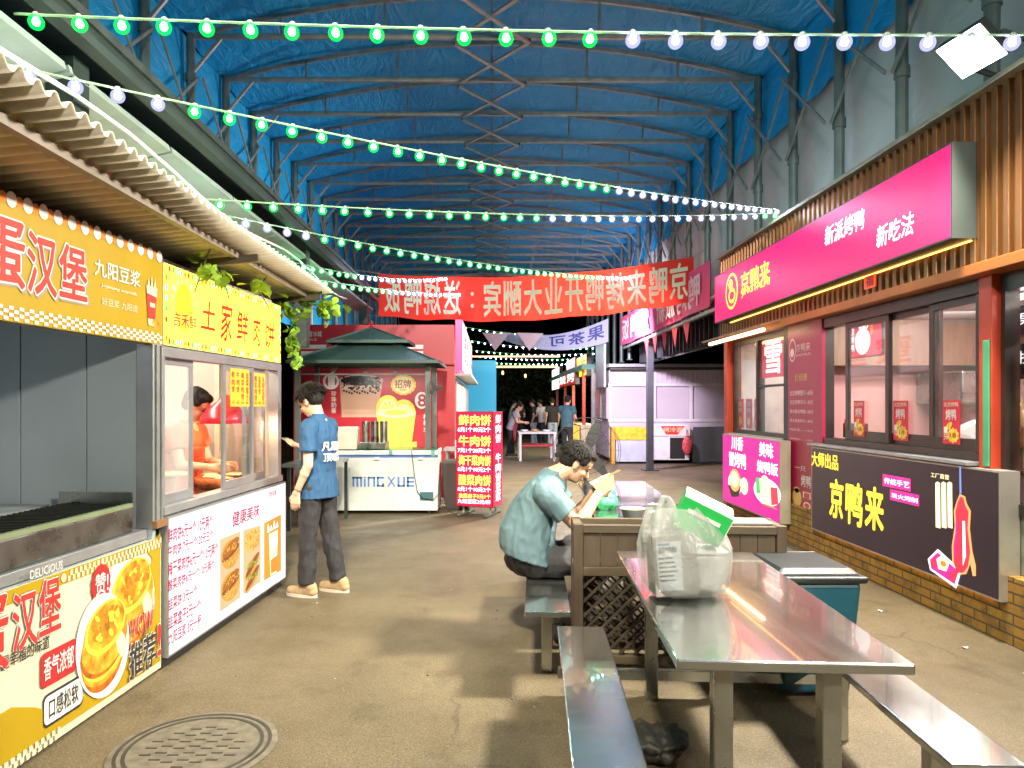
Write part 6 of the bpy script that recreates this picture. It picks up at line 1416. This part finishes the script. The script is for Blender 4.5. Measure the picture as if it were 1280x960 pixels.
vine('leafy vine trailing off the awning end past the yellow lightbox', [((-1.78, 6.25, 2.36), (.05, .12, .05)), ((-1.62, 6.4, 2.44), (.08, .1, .05)), ((-1.5, 6.5, 2.42), (.05, .1, .05)), ((-1.77, 6.3, 2.2), (.02, .06, .10)), ((-1.75, 6.3, 2.02), (.02, .05, .07))], 24, 5)
vine('small vine sprig tucked on top of the join between the two stall signs', [((-1.84, 4.5, 2.40), (.04, .12, .03)), ((-1.80, 4.75, 2.40), (.04, .10, .025)), ((-1.75, 5.3, 2.42), (.03, .08, .02))], 10, 8)
# far dark trees with lamps
rnd = random.Random(2)
for k in range(5):
    x = -1.2+k*1.5; y = 40+rnd.uniform(-2, 2); t = thing('tree', ('dark tree at the far lane end beside the cyan hoarding', 'dark tree second from the cyan hoarding at the lane end', 'dark tree in the middle of the lane end', 'dark tree fourth from the cyan hoarding at the lane end', 'dark tree behind the far snack stalls')[k], 'tree', (x, y, 0), 'dark trees at the lane end')
    mb = MB(); mb.path([(x, y, 0), (x+.1, y, 1.2), (x, y, 2.4)], [.12, .09, .05], pm('bark', (.06, .045, .03), .8), 8); mb.build('trunk', t)
    mb = MB(); lm = pm('night_leaf', (.05, .07, .025), .6, var=.5)
    for i in range(500):
        v = Vector((rnd.gauss(0, 1), rnd.gauss(0, 1), rnd.gauss(0, 1))).normalized()*rnd.uniform(.4, 1.0); p = Vector((x, y, 2.5))+Vector((v.x*1.2, v.y*1.2, v.z*1.5)); e = Euler((rnd.random()*6, rnd.random()*6, rnd.random()*6)).to_matrix(); s = .13; mb.add([p+e@Vector(q)*s for q in ((-1, -.5, 0), (1, -.5, 0), (1, .5, 0), (-1, .5, 0))], [(0, 1, 2, 3)], lm)
    mb.build('crown', t)
for k, (x, y, z) in enumerate(((.5, 33, 3.0), (1.6, 34, 2.9), (2.1, 32, 3.3))):
    t = thing('lantern', ('small warm lantern at the lane end nearest the cyan hoarding', 'small warm lantern in the middle of the lane end', 'highest small warm lantern at the lane end')[k], 'lantern', (x, y, z)); mb = MB(); mb.ell((x, y, z), (.05, .05, .09), glow('lantern_amber', (1, .6, .15), 5), n=10, m=8); mb.build('shade', t, smooth=True); mb = MB(); mb.tube((x, y, z+.09), (x, y, z+.4), .008, black, n=5); mb.build('cord', t)
# ================================================================== people
skin = pm('skin', (.52, .31, .20), .5, var=.06, scale=8); skin2 = pm('skin_pale', (.58, .38, .26), .5, var=.06, scale=8)
hairm = pm('hair', (.010, .008, .007), .7, spec=.25, var=.5, scale=40, stretch=(1, 1, .3)); eyem = pm('eye_dark', (.02, .015, .012), .2)
def ring_loft(mb, rings, f, l, mat, n=20, power=1.0):
    """rings: (centre, radius along f, radius along l); closed at both ends"""
    vs = []; f = Vector(f); l = Vector(l)
    for c, a, b in rings:
        for k in range(n):
            t = 2*math.pi*k/n; vs.append(Vector(c)+f*a*math.cos(t)+l*b*math.sin(t))
    m_ = len(rings); fs = [(i*n+k, i*n+(k+1) % n, (i+1)*n+(k+1) % n, (i+1)*n+k) for i in range(m_-1) for k in range(n)]
    fs += [tuple(range(n))[::-1], tuple((m_-1)*n+k for k in range(n))]
    mb.add(vs, fs, mat)
def head_shapes(mb, M, mat):
    L = lambda *p: M@Vector(p); r3 = M.to_3x3()
    e = lambda c, r: mb.ell(L(*c), r, mat, r3, 18, 12)
    e((-.012, 0, .03), (.098, .076, .096)); e((.02, 0, -.03), (.072, .060, .088)); e((.042, 0, -.082), (.042, .040, .030)); e((.05, 0, .045), (.046, .056, .05))
    mb.cap(L(.088, 0, .008), .008, L(.106, 0, -.028), .0135, mat, 10); e((.083, 0, .026), (.015, .046, .011)); e((.084, 0, -.062), (.014, .024, .009))
    for s in (-1, 1): e((-.006, s*.077, -.006), (.020, .010, .032)); e((.062, s*.036, -.025), (.025, .022, .022))
def hand(mb, W_, d, n, curl, s, mat, fine=True, k=1.0):
    """palm, four fingers and a thumb; d along the hand, n out of the palm, s the thumb's side"""
    W_ = Vector(W_); d = Vector(d).normalized(); n = Vector(n); n = (n-d*n.dot(d)).normalized(); a = d.cross(n).normalized()*s
    kn = []
    for i in range(4):
        q = W_+d*(.088-.004*abs(i-1))*k+a*(1.5-i)*.0205*k; kn.append(q); mb.cap(W_+a*(1.5-i)*.011*k, .0155*k, q, .0125*k, mat, 10)
    for i, q in enumerate(kn):
        ln = (.070, .079, .073, .056)[i]*k; dd = d.copy(); p = q
        for j, (fr, r) in enumerate(((.44, .0100), (.32, .0090), (.24, .0080))):
            ang = curl*(.75+.2*j+.08*i); dd = (dd*math.cos(ang)+n*math.sin(ang)).normalized(); n2 = (n-dd*n.dot(dd)); 
            p2 = p+dd*ln*fr; mb.cap(p, r*k*1.02, p2, r*k*.92, mat, 8); p = p2
    p = W_+d*.025*k+a*.022*k; t1 = (d*.62+a*.66+n*.35).normalized(); p2 = p+t1*.042*k; t2 = (d*.85+a*.2+n*.45).normalized()
    mb.cap(p, .0145*k, p2, .0115*k, mat, 8); mb.cap(p2, .0112*k, p2+t2*.034*k, .0088*k, mat, 8)
def basis(f, loc, pitch=0, roll=0):
    f = Vector((f[0], f[1], 0)).normalized(); l = Vector((-f.y, f.x, 0)); u = Vector((0, 0, 1))
    M3 = Matrix((f, l, u)).transposed()@Euler((roll, pitch, 0)).to_matrix()
    return Matrix.Translation(loc)@M3.to_4x4(), f, l
def make_person(label, f, base, J, shirt, trousers, shoe, vox=.006, group=None, skinm=None, sleeve=.55, extras=None, headpitch=0, hands=None, hairtop=.0, shirt_rings=None, girth=1.0, legs=None, apron=None, sitting=False, wide=1.0, shirt_over=True, headroll=0):
    """J: joints in (forward, left, up) from base: neck, head, sh_l/r, el_l/r, wr_l/r, pelvis, hip_l/r, kn_l/r, an_l/r"""
    skinm = skinm or skin; B, F_, L_ = basis(f, base); T = lambda p: B@Vector(p)
    t = thing('person', label, 'person', Vector(base), group)
    J = {k: T(v) for k, v in J.items()}
    Hm, _, _ = basis(f, J['head'], headpitch, headroll); Hm = Hm
    mb = MB(); head_shapes(mb, Hm, skinm)
    mb.cap(J['neck'], .062*girth, Hm@Vector((-.02, 0, -.05)), .055*girth, skinm)
    mb.cap(J['neck']-Vector((0, 0, .04)), .085, J['pelvis'], .10, skinm)
    for s, q in (('l', 1), ('r', -1)):
        mb.cap(J['neck']-Vector((0, 0, .05)), .07, J['sh_'+s], .055*girth, skinm); mb.cap(J['sh_'+s], .052*girth, J['el_'+s], .040*girth, skinm); mb.cap(J['el_'+s], .041*girth, J['wr_'+s], .027*girth, skinm)
        mid = J['el_'+s].lerp(J['wr_'+s], .3); mb.ell(mid, .043*girth, skinm, n=12, m=8)
        mb.cap(J['pelvis'], .09, J['hip_'+s], .075, skinm); mb.cap(J['hip_'+s], .07, J['kn_'+s], .05, skinm); mb.cap(J['kn_'+s], .048, J['an_'+s], .035, skinm)
        hd = (hands or {}).get(s)
        d_ = B.to_3x3()@Vector(hd[0]) if hd else (J['wr_'+s]-J['el_'+s]); n_ = B.to_3x3()@Vector(hd[1]) if hd else L_*(-q); c_ = hd[2] if hd else .25
        hand(mb, J['wr_'+s], d_, n_, c_, (hd[3] if hd else q), skinm)
    sculpt('body', mb, vox, t, 3)
    # hair
    mb = MB(); r3 = Hm.to_3x3(); L = lambda *p: Hm@Vector(p)
    mb.ell(L(-.026, 0, .060), (.104, .088, .084), hairm, r3); mb.ell(L(-.055, 0, .01), (.068, .084, .078), hairm, r3); mb.ell(L(.035, 0, .098), (.062, .066, .038), hairm, r3); mb.ell(L(-.03, 0, .105+hairtop), (.08, .07, .045), hairm, r3)
    for s in (-1, 1): mb.ell(L(.022, s*.068, .045), (.032, .016, .036), hairm, r3)
    rr = random.Random(len(label))
    hb = sculpt('hair', mb, max(.006, vox), t, 2, .004, .02)
    if vox < .01:       # locks combed down from the crown over that base
        st = MB(); st.v = [tuple(v.co) for v in hb.data.vertices]; st.f = [tuple(p.vertices) for p in hb.data.polygons]; st.mats = [hairm]; st.m = [0]*len(st.f)
        for i in range(1500):
            a_ = rr.uniform(0, 6.283); e_ = math.asin(rr.uniform(-.25, 1)); v = Vector((math.cos(a_)*math.cos(e_), math.sin(a_)*math.cos(e_), math.sin(e_)))
            if v.x > .35 and v.z < .35: continue
            p = Vector((-.028+v.x*.098, v.y*.084, .058+v.z*.083)); whirl = Vector((v.x*.8+.12, v.y*.8, -.55-.5*(1-v.z))).normalized()
            ln = rr.uniform(.016, .03+hairtop*2.4); g_ = (whirl+Vector((rr.gauss(0, .28), rr.gauss(0, .28), rr.gauss(0, .2)))).normalized(); q1 = p+v*(.010+hairtop*.5)+g_*ln*.45; q2 = q1+(g_+Vector((0, 0, -.5))).normalized()*ln*.6
            st.path([L(*(p-v*.004)), L(*q1), L(*q2)], [.0042, .0034, .0007], hairm, 4, False)
        me_ = st.mesh('hair'); me_.polygons.foreach_set('use_smooth', [True]*len(me_.polygons)); hb.data = me_
    for s in (-1, 1):
        mb = MB(); mb.ell(L(.082, s*.032, .004), (.010, .013, .006), eyem, r3, 10, 8); mb.build('eye', t, smooth=True)
        mb = MB(); mb.path([L(.090, s*.016, .023), L(.091, s*.034, .028), L(.080, s*.05, .021)], [.004, .0045, .002], hairm, 6); mb.build('eyebrow', t, smooth=True)
    # shirt
    mb = MB(); up = (J['neck']-J['pelvis']).normalized(); ff = (F_-up*F_.dot(up)).normalized()
    if shirt_rings is None:
        P_, N_ = J['pelvis'], J['neck']; q = lambda s, dz=0, df=0: P_.lerp(N_, s)+F_*df+Vector((0, 0, dz))
        g = girth
        shirt_rings = [(q(-.12), .135*g*wide, .195*g*wide), (q(.0), .135*g*wide, .19*g*wide), (q(.3), .13*g, .18*g), (q(.6), .135*g, .195*g), (q(.8), .125*g, .20*g), (q(.92), .10*g, .17*g), (q(1.0), .075*g, .10*g), (q(1.05), .062*g, .066*g)]
    ring_loft(mb, shirt_rings, ff, L_, shirt, 24)
    for s in ('l', 'r'):
        e = J['sh_'+s].lerp(J['el_'+s], sleeve); mb.ell(J['sh_'+s], .078*girth, shirt, n=14, m=10); mb.tube(J['sh_'+s], e, .080*girth, shirt, .074*girth, 16)
        mb.cap(J['neck']-Vector((0, 0, .06)), .085*girth, J['sh_'+s], .07*girth, shirt)
    sculpt('shirt', mb, max(.008, vox), t, 3, .010 if vox < .01 else 0, .085)
    mb = MB(); q = Vector(J['neck'])+up*.012; ring_loft(mb, [(q, .066*girth, .070*girth), (q+up*.035, .060*girth, .062*girth)], ff, L_, shirt, 16); mb.build('collar', t, smooth=True)
    # trousers
    mb = MB()
    if not sitting: ring_loft(mb, [(J['pelvis']+Vector((0, 0, .03)), .10*girth, .135*girth), (J['pelvis']-Vector((0, 0, .05)), .115*girth, .15*girth), (J['pelvis']-Vector((0, 0, .13)), .11*girth, .16*girth)], F_, L_, trousers, 20)
    else: mb.ell(J['pelvis']-Vector((0, 0, .02)), (.15*girth, .175*girth, .10*girth), trousers, B.to_3x3())
    for s in ('l', 'r'):
        mb.cap(J['hip_'+s], .095*girth*(wide if not sitting else 1), J['kn_'+s], .073*wide*girth, trousers)
        e = J['kn_'+s].lerp(J['an_'+s], .93); mb.tube(J['kn_'+s], e, .074*wide*girth, trousers, .066*wide*girth, 18); mb.ell(J['kn_'+s], .073*wide*girth, trousers)
    sculpt('trousers', mb, max(.008, vox), t, 3, .014 if vox < .01 else 0, .10)
    for s in ('l', 'r'):
        mb = MB(); a = J['an_'+s]; h = Vector((a.x, a.y, base[2])); sd = F_
        if legs and legs.get(s): sd = (B.to_3x3()@Vector(legs[s])).normalized()
        lr = sd.cross(Vector((0, 0, 1)))
        mb.cap(h-sd*.05+Vector((0, 0, .045)), .044, h+sd*.15+Vector((0, 0, .04)), .040, shoe); mb.cap(h-sd*.03+Vector((0, 0, .07)), .046, h+sd*.04+Vector((0, 0, .065)), .042, shoe)
        mb.cap(h-sd*.04+Vector((0, 0, .075)), .047, h-sd*.02+Vector((0, 0, .10)), .046, shoe); o_ = sculpt('shoe', mb, max(.008, vox), t, 2)
        mb = MB(); n_ = 20; pr = [(sd*(.05+.145*math.cos(2*math.pi*k/n_))+lr*(.05+.006*math.cos(2*math.pi*k/n_))*math.sin(2*math.pi*k/n_)) for k in range(n_)]; mb.add([h+p+Vector((0, 0, z)) for z in (.001, .024) for p in pr], [tuple(range(n_))[::-1], tuple(range(n_, 2*n_))]+[(k, (k+1) % n_, n_+(k+1) % n_, n_+k) for k in range(n_)], pm('shoe_sole', (.55, .50, .42), .6)); mb.build('sole', o_)
    if apron:
        mb = MB(); qs = []
        for i in range(9):
            for k in range(7):
                z = i/8; w = -1+2*k/6; c = J['neck'].lerp(J['pelvis'], .25+.75*z) if z < .7 else J['pelvis']+Vector((0, 0, -(z-.7)*1.3)); hw = .12+.07*min(1, z*2); qs.append(c+ff*(.155*girth-.05*w*w)+L_*w*hw)
        mb.add(qs, [(i*7+k, i*7+k+1, i*7+k+8, i*7+k+7) for i in range(8) for k in range(6)], apron); o_ = mb.build('apron', t, smooth=True); m_ = o_.modifiers.new('thick', 'SOLIDIFY'); m_.thickness = .006
    return t, J, B, Hm
def standing(label, x, y, face, h, shirt, trousers, shoe=None, vox=.014, group=None, apron=None, arms='down', lean=0, hp=.2, girth=1.0, base_z=0):
    k = h/1.72
    J = dict(pelvis=(0, 0, .93), neck=(.02+lean, 0, 1.43), head=(.06+lean*1.35, 0, 1.585), sh_l=(0+lean, .185, 1.385), sh_r=(lean, -.185, 1.385), hip_l=(0, .09, .89), hip_r=(0, -.09, .89), kn_l=(.03, .10, .49), kn_r=(.01, -.10, .49), an_l=(.04, .11, .08), an_r=(-.06, -.11, .08))
    if arms == 'down': J.update(el_l=(-.02, .23, 1.10), el_r=(-.02, -.23, 1.10), wr_l=(.06, .23, .86), wr_r=(.06, -.23, .86))
    else: J.update(el_l=(.08+lean, .22, 1.12), el_r=(.08+lean, -.22, 1.12), wr_l=(.30+lean, .12, 1.10), wr_r=(.30+lean, -.12, 1.10))
    J = {a: tuple(c*k for c in v) for a, v in J.items()}
    return make_person(label, face, (x, y, base_z), J, shirt, trousers, shoe or black, vox, group, apron=apron, headpitch=hp, girth=girth)
shirtblue = pm('navy_work_shirt', (.012, .062, .145), .75, var=.1, scale=4, bump=.25, bscale=220)
charcoal = pm('charcoal_cloth', (.022, .022, .024), .8, var=.2, scale=5, bump=.25, bscale=180); sneaker = pm('sand_shoe', (.36, .25, .13), .7, var=.2, scale=20)
# ---- the standing man with the phone
J = dict(pelvis=(-.01, 0, .92), neck=(.0, .0, 1.425), head=(.075, 0, 1.565), sh_l=(-.02, .165, 1.365), sh_r=(.0, -.165, 1.365), el_l=(-.05, .215, 1.07), wr_l=(.06, .215, .845), el_r=(.06, -.21, 1.09), wr_r=(.215, -.10, 1.185),
         hip_l=(0, .09, .88), hip_r=(0, -.09, .88), kn_l=(.03, .10, .47), kn_r=(-.05, -.10, .47), an_l=(.03, .11, .08), an_r=(-.13, -.11, .08))
BX = Vector((-1.42, 5.8, 0)); fdir = (-.94, .34)
q = lambda z, a, b, df=0: (BX+Vector((-.94, .34, 0)).normalized()*df+Vector((0, 0, z)), a, b)
rings = [q(.79, .156, .19, -.005), q(.86, .148, .184, -.005), q(1.0, .128, .165, .0), q(1.15, .125, .168, -.01), q(1.28, .122, .178, -.015), q(1.36, .10, .165, -.015), q(1.42, .075, .10, -.005), q(1.46, .062, .066, .005)]
man, Jm, Bm, Hm_ = make_person('young man in a navy work shirt standing and looking down at a phone', fdir, tuple(BX), J, shirtblue, charcoal, sneaker, .0055, headpitch=.55, sleeve=.66, wide=1.06, girth=.93, shirt_rings=rings, hairtop=.012,
    hands={'l': ((.15, -.05, -1), (.2, -1, 0), .35, -1), 'r': ((.85, .25, .25), (-.2, .15, 1), .30, -1)}, skinm=skin2)
# lettering on his back
fv = Vector((-.94, .34, 0)).normalized(); lv = Vector((-fv.y, fv.x, 0))
def backpt(u, v, o): 
    a_ = u/.17; return BX+lv*(-math.sin(a_)*.172)*1.0+fv*(-.018-math.cos(a_)*.140)+Vector((0, 0, v))
a = Art(None, 0, warp=backpt); a.px = False; pw = pm('shirt_print', (.70, .72, .74), .6)
for i, ch in enumerate('凡跟跑'): a.text(ch, -.135+i*.09, 1.245, -.052+i*.09, 1.175, pw, 0, .05)
for i, ch in enumerate('顶呱呱'): a.text(ch, -.12+i*.085, 1.155, -.042+i*.085, 1.09, pw, 0, .05)
a.build('lettering', man)
mb = MB(); w_ = Jm['wr_l']; e_ = (Jm['el_l']-w_).normalized(); ax = e_.to_track_quat('Z', 'Y').to_matrix(); mb.lathe(w_+e_*.035, [(.030, -.005), (.034, 0), (.030, .005)], pm('bead_bracelet', (.20, .09, .04), .5), 18, ax); mb.build('bracelet', man, smooth=True)
ph = thing('phone', 'dark smartphone held flat in the hand of the young man', 'phone', Jm['wr_r']+fv*.1); c = Jm['wr_r']+fv*.125+Vector((0, 0, .045))-lv*.005
up_ = (Vector((0, 0, 1))-fv*.42).normalized(); al = (fv+Vector((0, 0, .42))).normalized(); mb = MB(); mb.obox(c, al, lv, up_, .078, .038, .0045, pm('phone_case', (.30, .22, .18), .35)); mb.build('case', ph, bevel=.003); mb = MB(); mb.obox(c+up_*.005, al, lv, up_, .073, .034, .0008, glow('phone_screen', (.35, .38, .42), .35, (.02, .02, .02))); mb.build('screen', ph)
# ---- the eating man
paleshirt = pm('pale_teal_shirt', (.095, .165, .185), .75, var=.08, scale=4, bump=.2, bscale=200); darkpants = pm('dark_grey_trousers', (.030, .030, .032), .8, var=.25, scale=6, bump=.2, bscale=150)
EB = Vector((.25, 4.68, 0)); ef = (1, -.03)
J = dict(pelvis=(-.0, 0, .55), neck=(.15, 0, 1.07), head=(.305, 0, 1.155), sh_l=(.10, .195, .99), sh_r=(.10, -.195, .985), el_l=(.33, .20, .79), el_r=(.30, -.19, .775), wr_l=(.43, .06, .965), wr_r=(.44, -.06, .965),
         hip_l=(.03, .10, .535), hip_r=(.03, -.10, .535), kn_l=(.46, .13, .54), kn_r=(.45, -.12, .54), an_l=(.30, .12, .10), an_r=(.24, -.11, .10))
q = lambda x, z, a, b: (EB+Vector((x, 0, z)), a, b)
rings = [q(-.0, .545, .205, .245), q(-.01, .60, .205, .24), q(-.015, .70, .19, .222), q(.02, .82, .165, .21), q(.06, .92, .145, .215), q(.10, 1.0, .115, .20), q(.135, 1.06, .085, .12), q(.16, 1.10, .068, .072)]
eater, Je, Be, Hee = make_person('heavy man in a pale teal polo shirt eating on the bench', ef, tuple(EB), J, paleshirt, darkpants, black, .0055, headpitch=.62, sleeve=.62, girth=1.12, shirt_rings=rings, sitting=True, hairtop=.0,
    hands={'l': ((.75, -.35, .55), (.3, -1, .2), .55, 1), 'r': ((.75, .35, .55), (.3, 1, .2), .55, -1)}, legs={'l': (1, 0, 0), 'r': (1, 0, 0)})
fbx = thing('noodle_box', 'pale paper noodle box held to the mouth of the eating man', 'food box', (.74, 4.66, 1.0)); c = Be@Vector((.485, 0, 1.02)); rb = Matrix.Rotation(R(-25), 3, 'Y'); mb = MB()
A_ = [c+rb@Vector((sx*.052, sy*.056, -.042)) for sx, sy in ((-1, -1), (1, -1), (1, 1), (-1, 1))]; B_ = [c+rb@Vector((sx*.075, sy*.078, .042)) for sx, sy in ((-1, -1), (1, -1), (1, 1), (-1, 1))]; C_ = [c+rb@Vector((sx*.068, sy*.071, .04)) for sx, sy in ((-1, -1), (1, -1), (1, 1), (-1, 1))]; D_ = [c+rb@Vector((sx*.05, sy*.054, -.025)) for sx, sy in ((-1, -1), (1, -1), (1, 1), (-1, 1))]
mb.add(A_+B_+C_+D_, [(3, 2, 1, 0)]+[(k, (k+1) % 4, 4+(k+1) % 4, 4+k) for k in range(4)]+[(4+k, 4+(k+1) % 4, 8+(k+1) % 4, 8+k) for k in range(4)]+[(8+k, 8+(k+1) % 4, 12+(k+1) % 4, 12+k) for k in range(4)]+[(12, 13, 14, 15)], pm('paper_box', (.72, .68, .42), .5)); mb.build('carton', fbx)
mb = MB()
for s in (-.006, .012): mb.tube(c+Vector((-.03, s, .03)), c+Vector((.10, s*2-.05, .10)), .003, pm('chopstick_wood', (.45, .3, .14), .6), n=6)
tag(mb.build('chopsticks'), 'pair of wooden chopsticks in the noodle box', 'chopsticks')
rb_ = thing('takeaway_bowl', 'clear takeaway bowl on the long table before the eating man', 'bowl', (.98, 4.95, .75)); mb = MB(); mb.lathe((.98, 4.95, .752), [(.06, 0), (.085, .07), (.09, .072), (.08, .065), (.055, .006)], pm('clear_plastic', (.62, .68, .66), .2), 24); mb.build('cup', rb_, smooth=True); mb = MB(); mb.lathe((.98, 4.95, .815), [(.075, 0), (.0, .006)], pm('soup', (.4, .25, .1), .3), 20); mb.build('soup', rb_)
gbg = thing('bag', 'small green plastic bag on the long table beyond the eating man', 'bag', (.9, 5.4, .75)); mb = MB(); mb.ell((.86, 5.4, .80), (.10, .09, .07), pm('green_film', (.05, .45, .18), .35)); mb.ell((.90, 5.42, .86), (.05, .04, .06), pm('green_film', (.05, .45, .18), .35)); sculpt('sack', mb, .012, gbg, 1, .015, .05)
for k, (x, y) in enumerate(((1.28, 5.6), (1.2, 5.2), (1.05, 6.2))):
    mb = MB(); n = 8; rr = random.Random(k+40); mb.add([(x+.06*math.cos(i*6.28/n)*rr.uniform(.7, 1.2), y+.06*math.sin(i*6.28/n), .753+.014*rr.random()) for i in range(n)], [tuple(range(n))], white); tag(mb.build('napkin'), ('crumpled white napkin at the table edge', 'white napkin by the clear takeaway bowl', 'white napkin farther along the long table')[k], 'napkin')
# ---- cook in the pancake stall
redap = pm('red_apron', (.60, .06, .02), .7)
cook, *_ = standing('cook in a red apron bending over the counter behind the fogged window', -2.52, 5.62, (1, -.1), 1.66, pm('cook_shirt', (.5, .12, .05), .7), charcoal, None, .010, None, redap, 'front', .10, .5, base_z=.0)
# ---- far people
greyt = pm('grey_tee', (.30, .26, .28), .8); tealt = pm('teal_tee', (.035, .11, .13), .8); blackt = pm('black_tee', (.014, .014, .016), .8); jean = pm('pale_jeans', (.30, .38, .48), .8); whitet = pm('white_tee', (.6, .58, .56), .8); marap = pm('maroon_apron', (.26, .02, .05), .7)
standing('woman in a maroon apron leaning over the far folding table', .55, 20.8, (1, -.2), 1.58, greyt, blackt, None, .016, None, marap, 'front', .16, .5)
standing('man in a teal tee standing at the far snack counter', 2.07, 19.6, (.6, .8), 1.78, tealt, charcoal, None, .016, None, None, 'front', 0, .2)
grp = 'customers at the far lane end'
for k, (x, y, fc, h, sh, tr, lb, ar) in enumerate(((1.02, 27.5, (.3, -1), 1.66, blackt, blackt, 'customer in black bending over the far table, behind the apron woman', 'front'), (1.55, 26.2, (-1, .2), 1.7, blackt, jean, 'customer in a black tee and pale jeans facing the folding table', 'down'), (1.85, 26.0, (-.8, .6), 1.72, whitet, blackt, 'customer in a white tee and black skirt at the lane end', 'front'), (2.15, 25.2, (-.2, 1), 1.76, blackt, jean, 'tallest customer in black with pale blue jeans at the lane end', 'down'), (.80, 29.5, (1, 0), 1.68, whitet, charcoal, 'customer in white farthest away at the lane end', 'front'))): standing(lb, x, y, fc, h, sh, tr, None, .02, grp, None, ar, .05 if ar == 'front' else 0, .3)
# ---- someone seated behind the red price sign
J = dict(pelvis=(0, 0, .52), neck=(.04, 0, 1.0), head=(.10, 0, 1.14), sh_l=(.02, .19, .95), sh_r=(.02, -.19, .95), el_l=(.1, .23, .70), el_r=(.1, -.23, .70), wr_l=(.32, .12, .72), wr_r=(.32, -.12, .72), hip_l=(.02, .1, .5), hip_r=(.02, -.1, .5), kn_l=(.42, .12, .5), kn_r=(.42, -.12, .5), an_l=(.40, .12, .09), an_r=(.40, -.12, .09))
make_person('person in black sitting behind the red price sign with back turned', (.35, 1), (-.72, 12.9, 0), J, blackt, charcoal, black, .014, sitting=True, headpitch=.3)
st_ = thing('stool', 'low dark stool under the seated person behind the red price sign', 'stool', (-.72, 12.9, 0)); mb = MB(); mb.lathe((-.72, 12.9, .36), [(.16, 0), (.17, .03), (.16, .05)], black, 18); mb.build('seat', st_)
for k in range(4): t_ = k*math.pi/2+.7; mb = MB(); mb.tube((-.72+.15*math.cos(t_), 12.9+.15*math.sin(t_), 0), (-.72+.1*math.cos(t_), 12.9+.1*math.sin(t_), .36), .012, steel, n=8); mb.build('leg', st_)
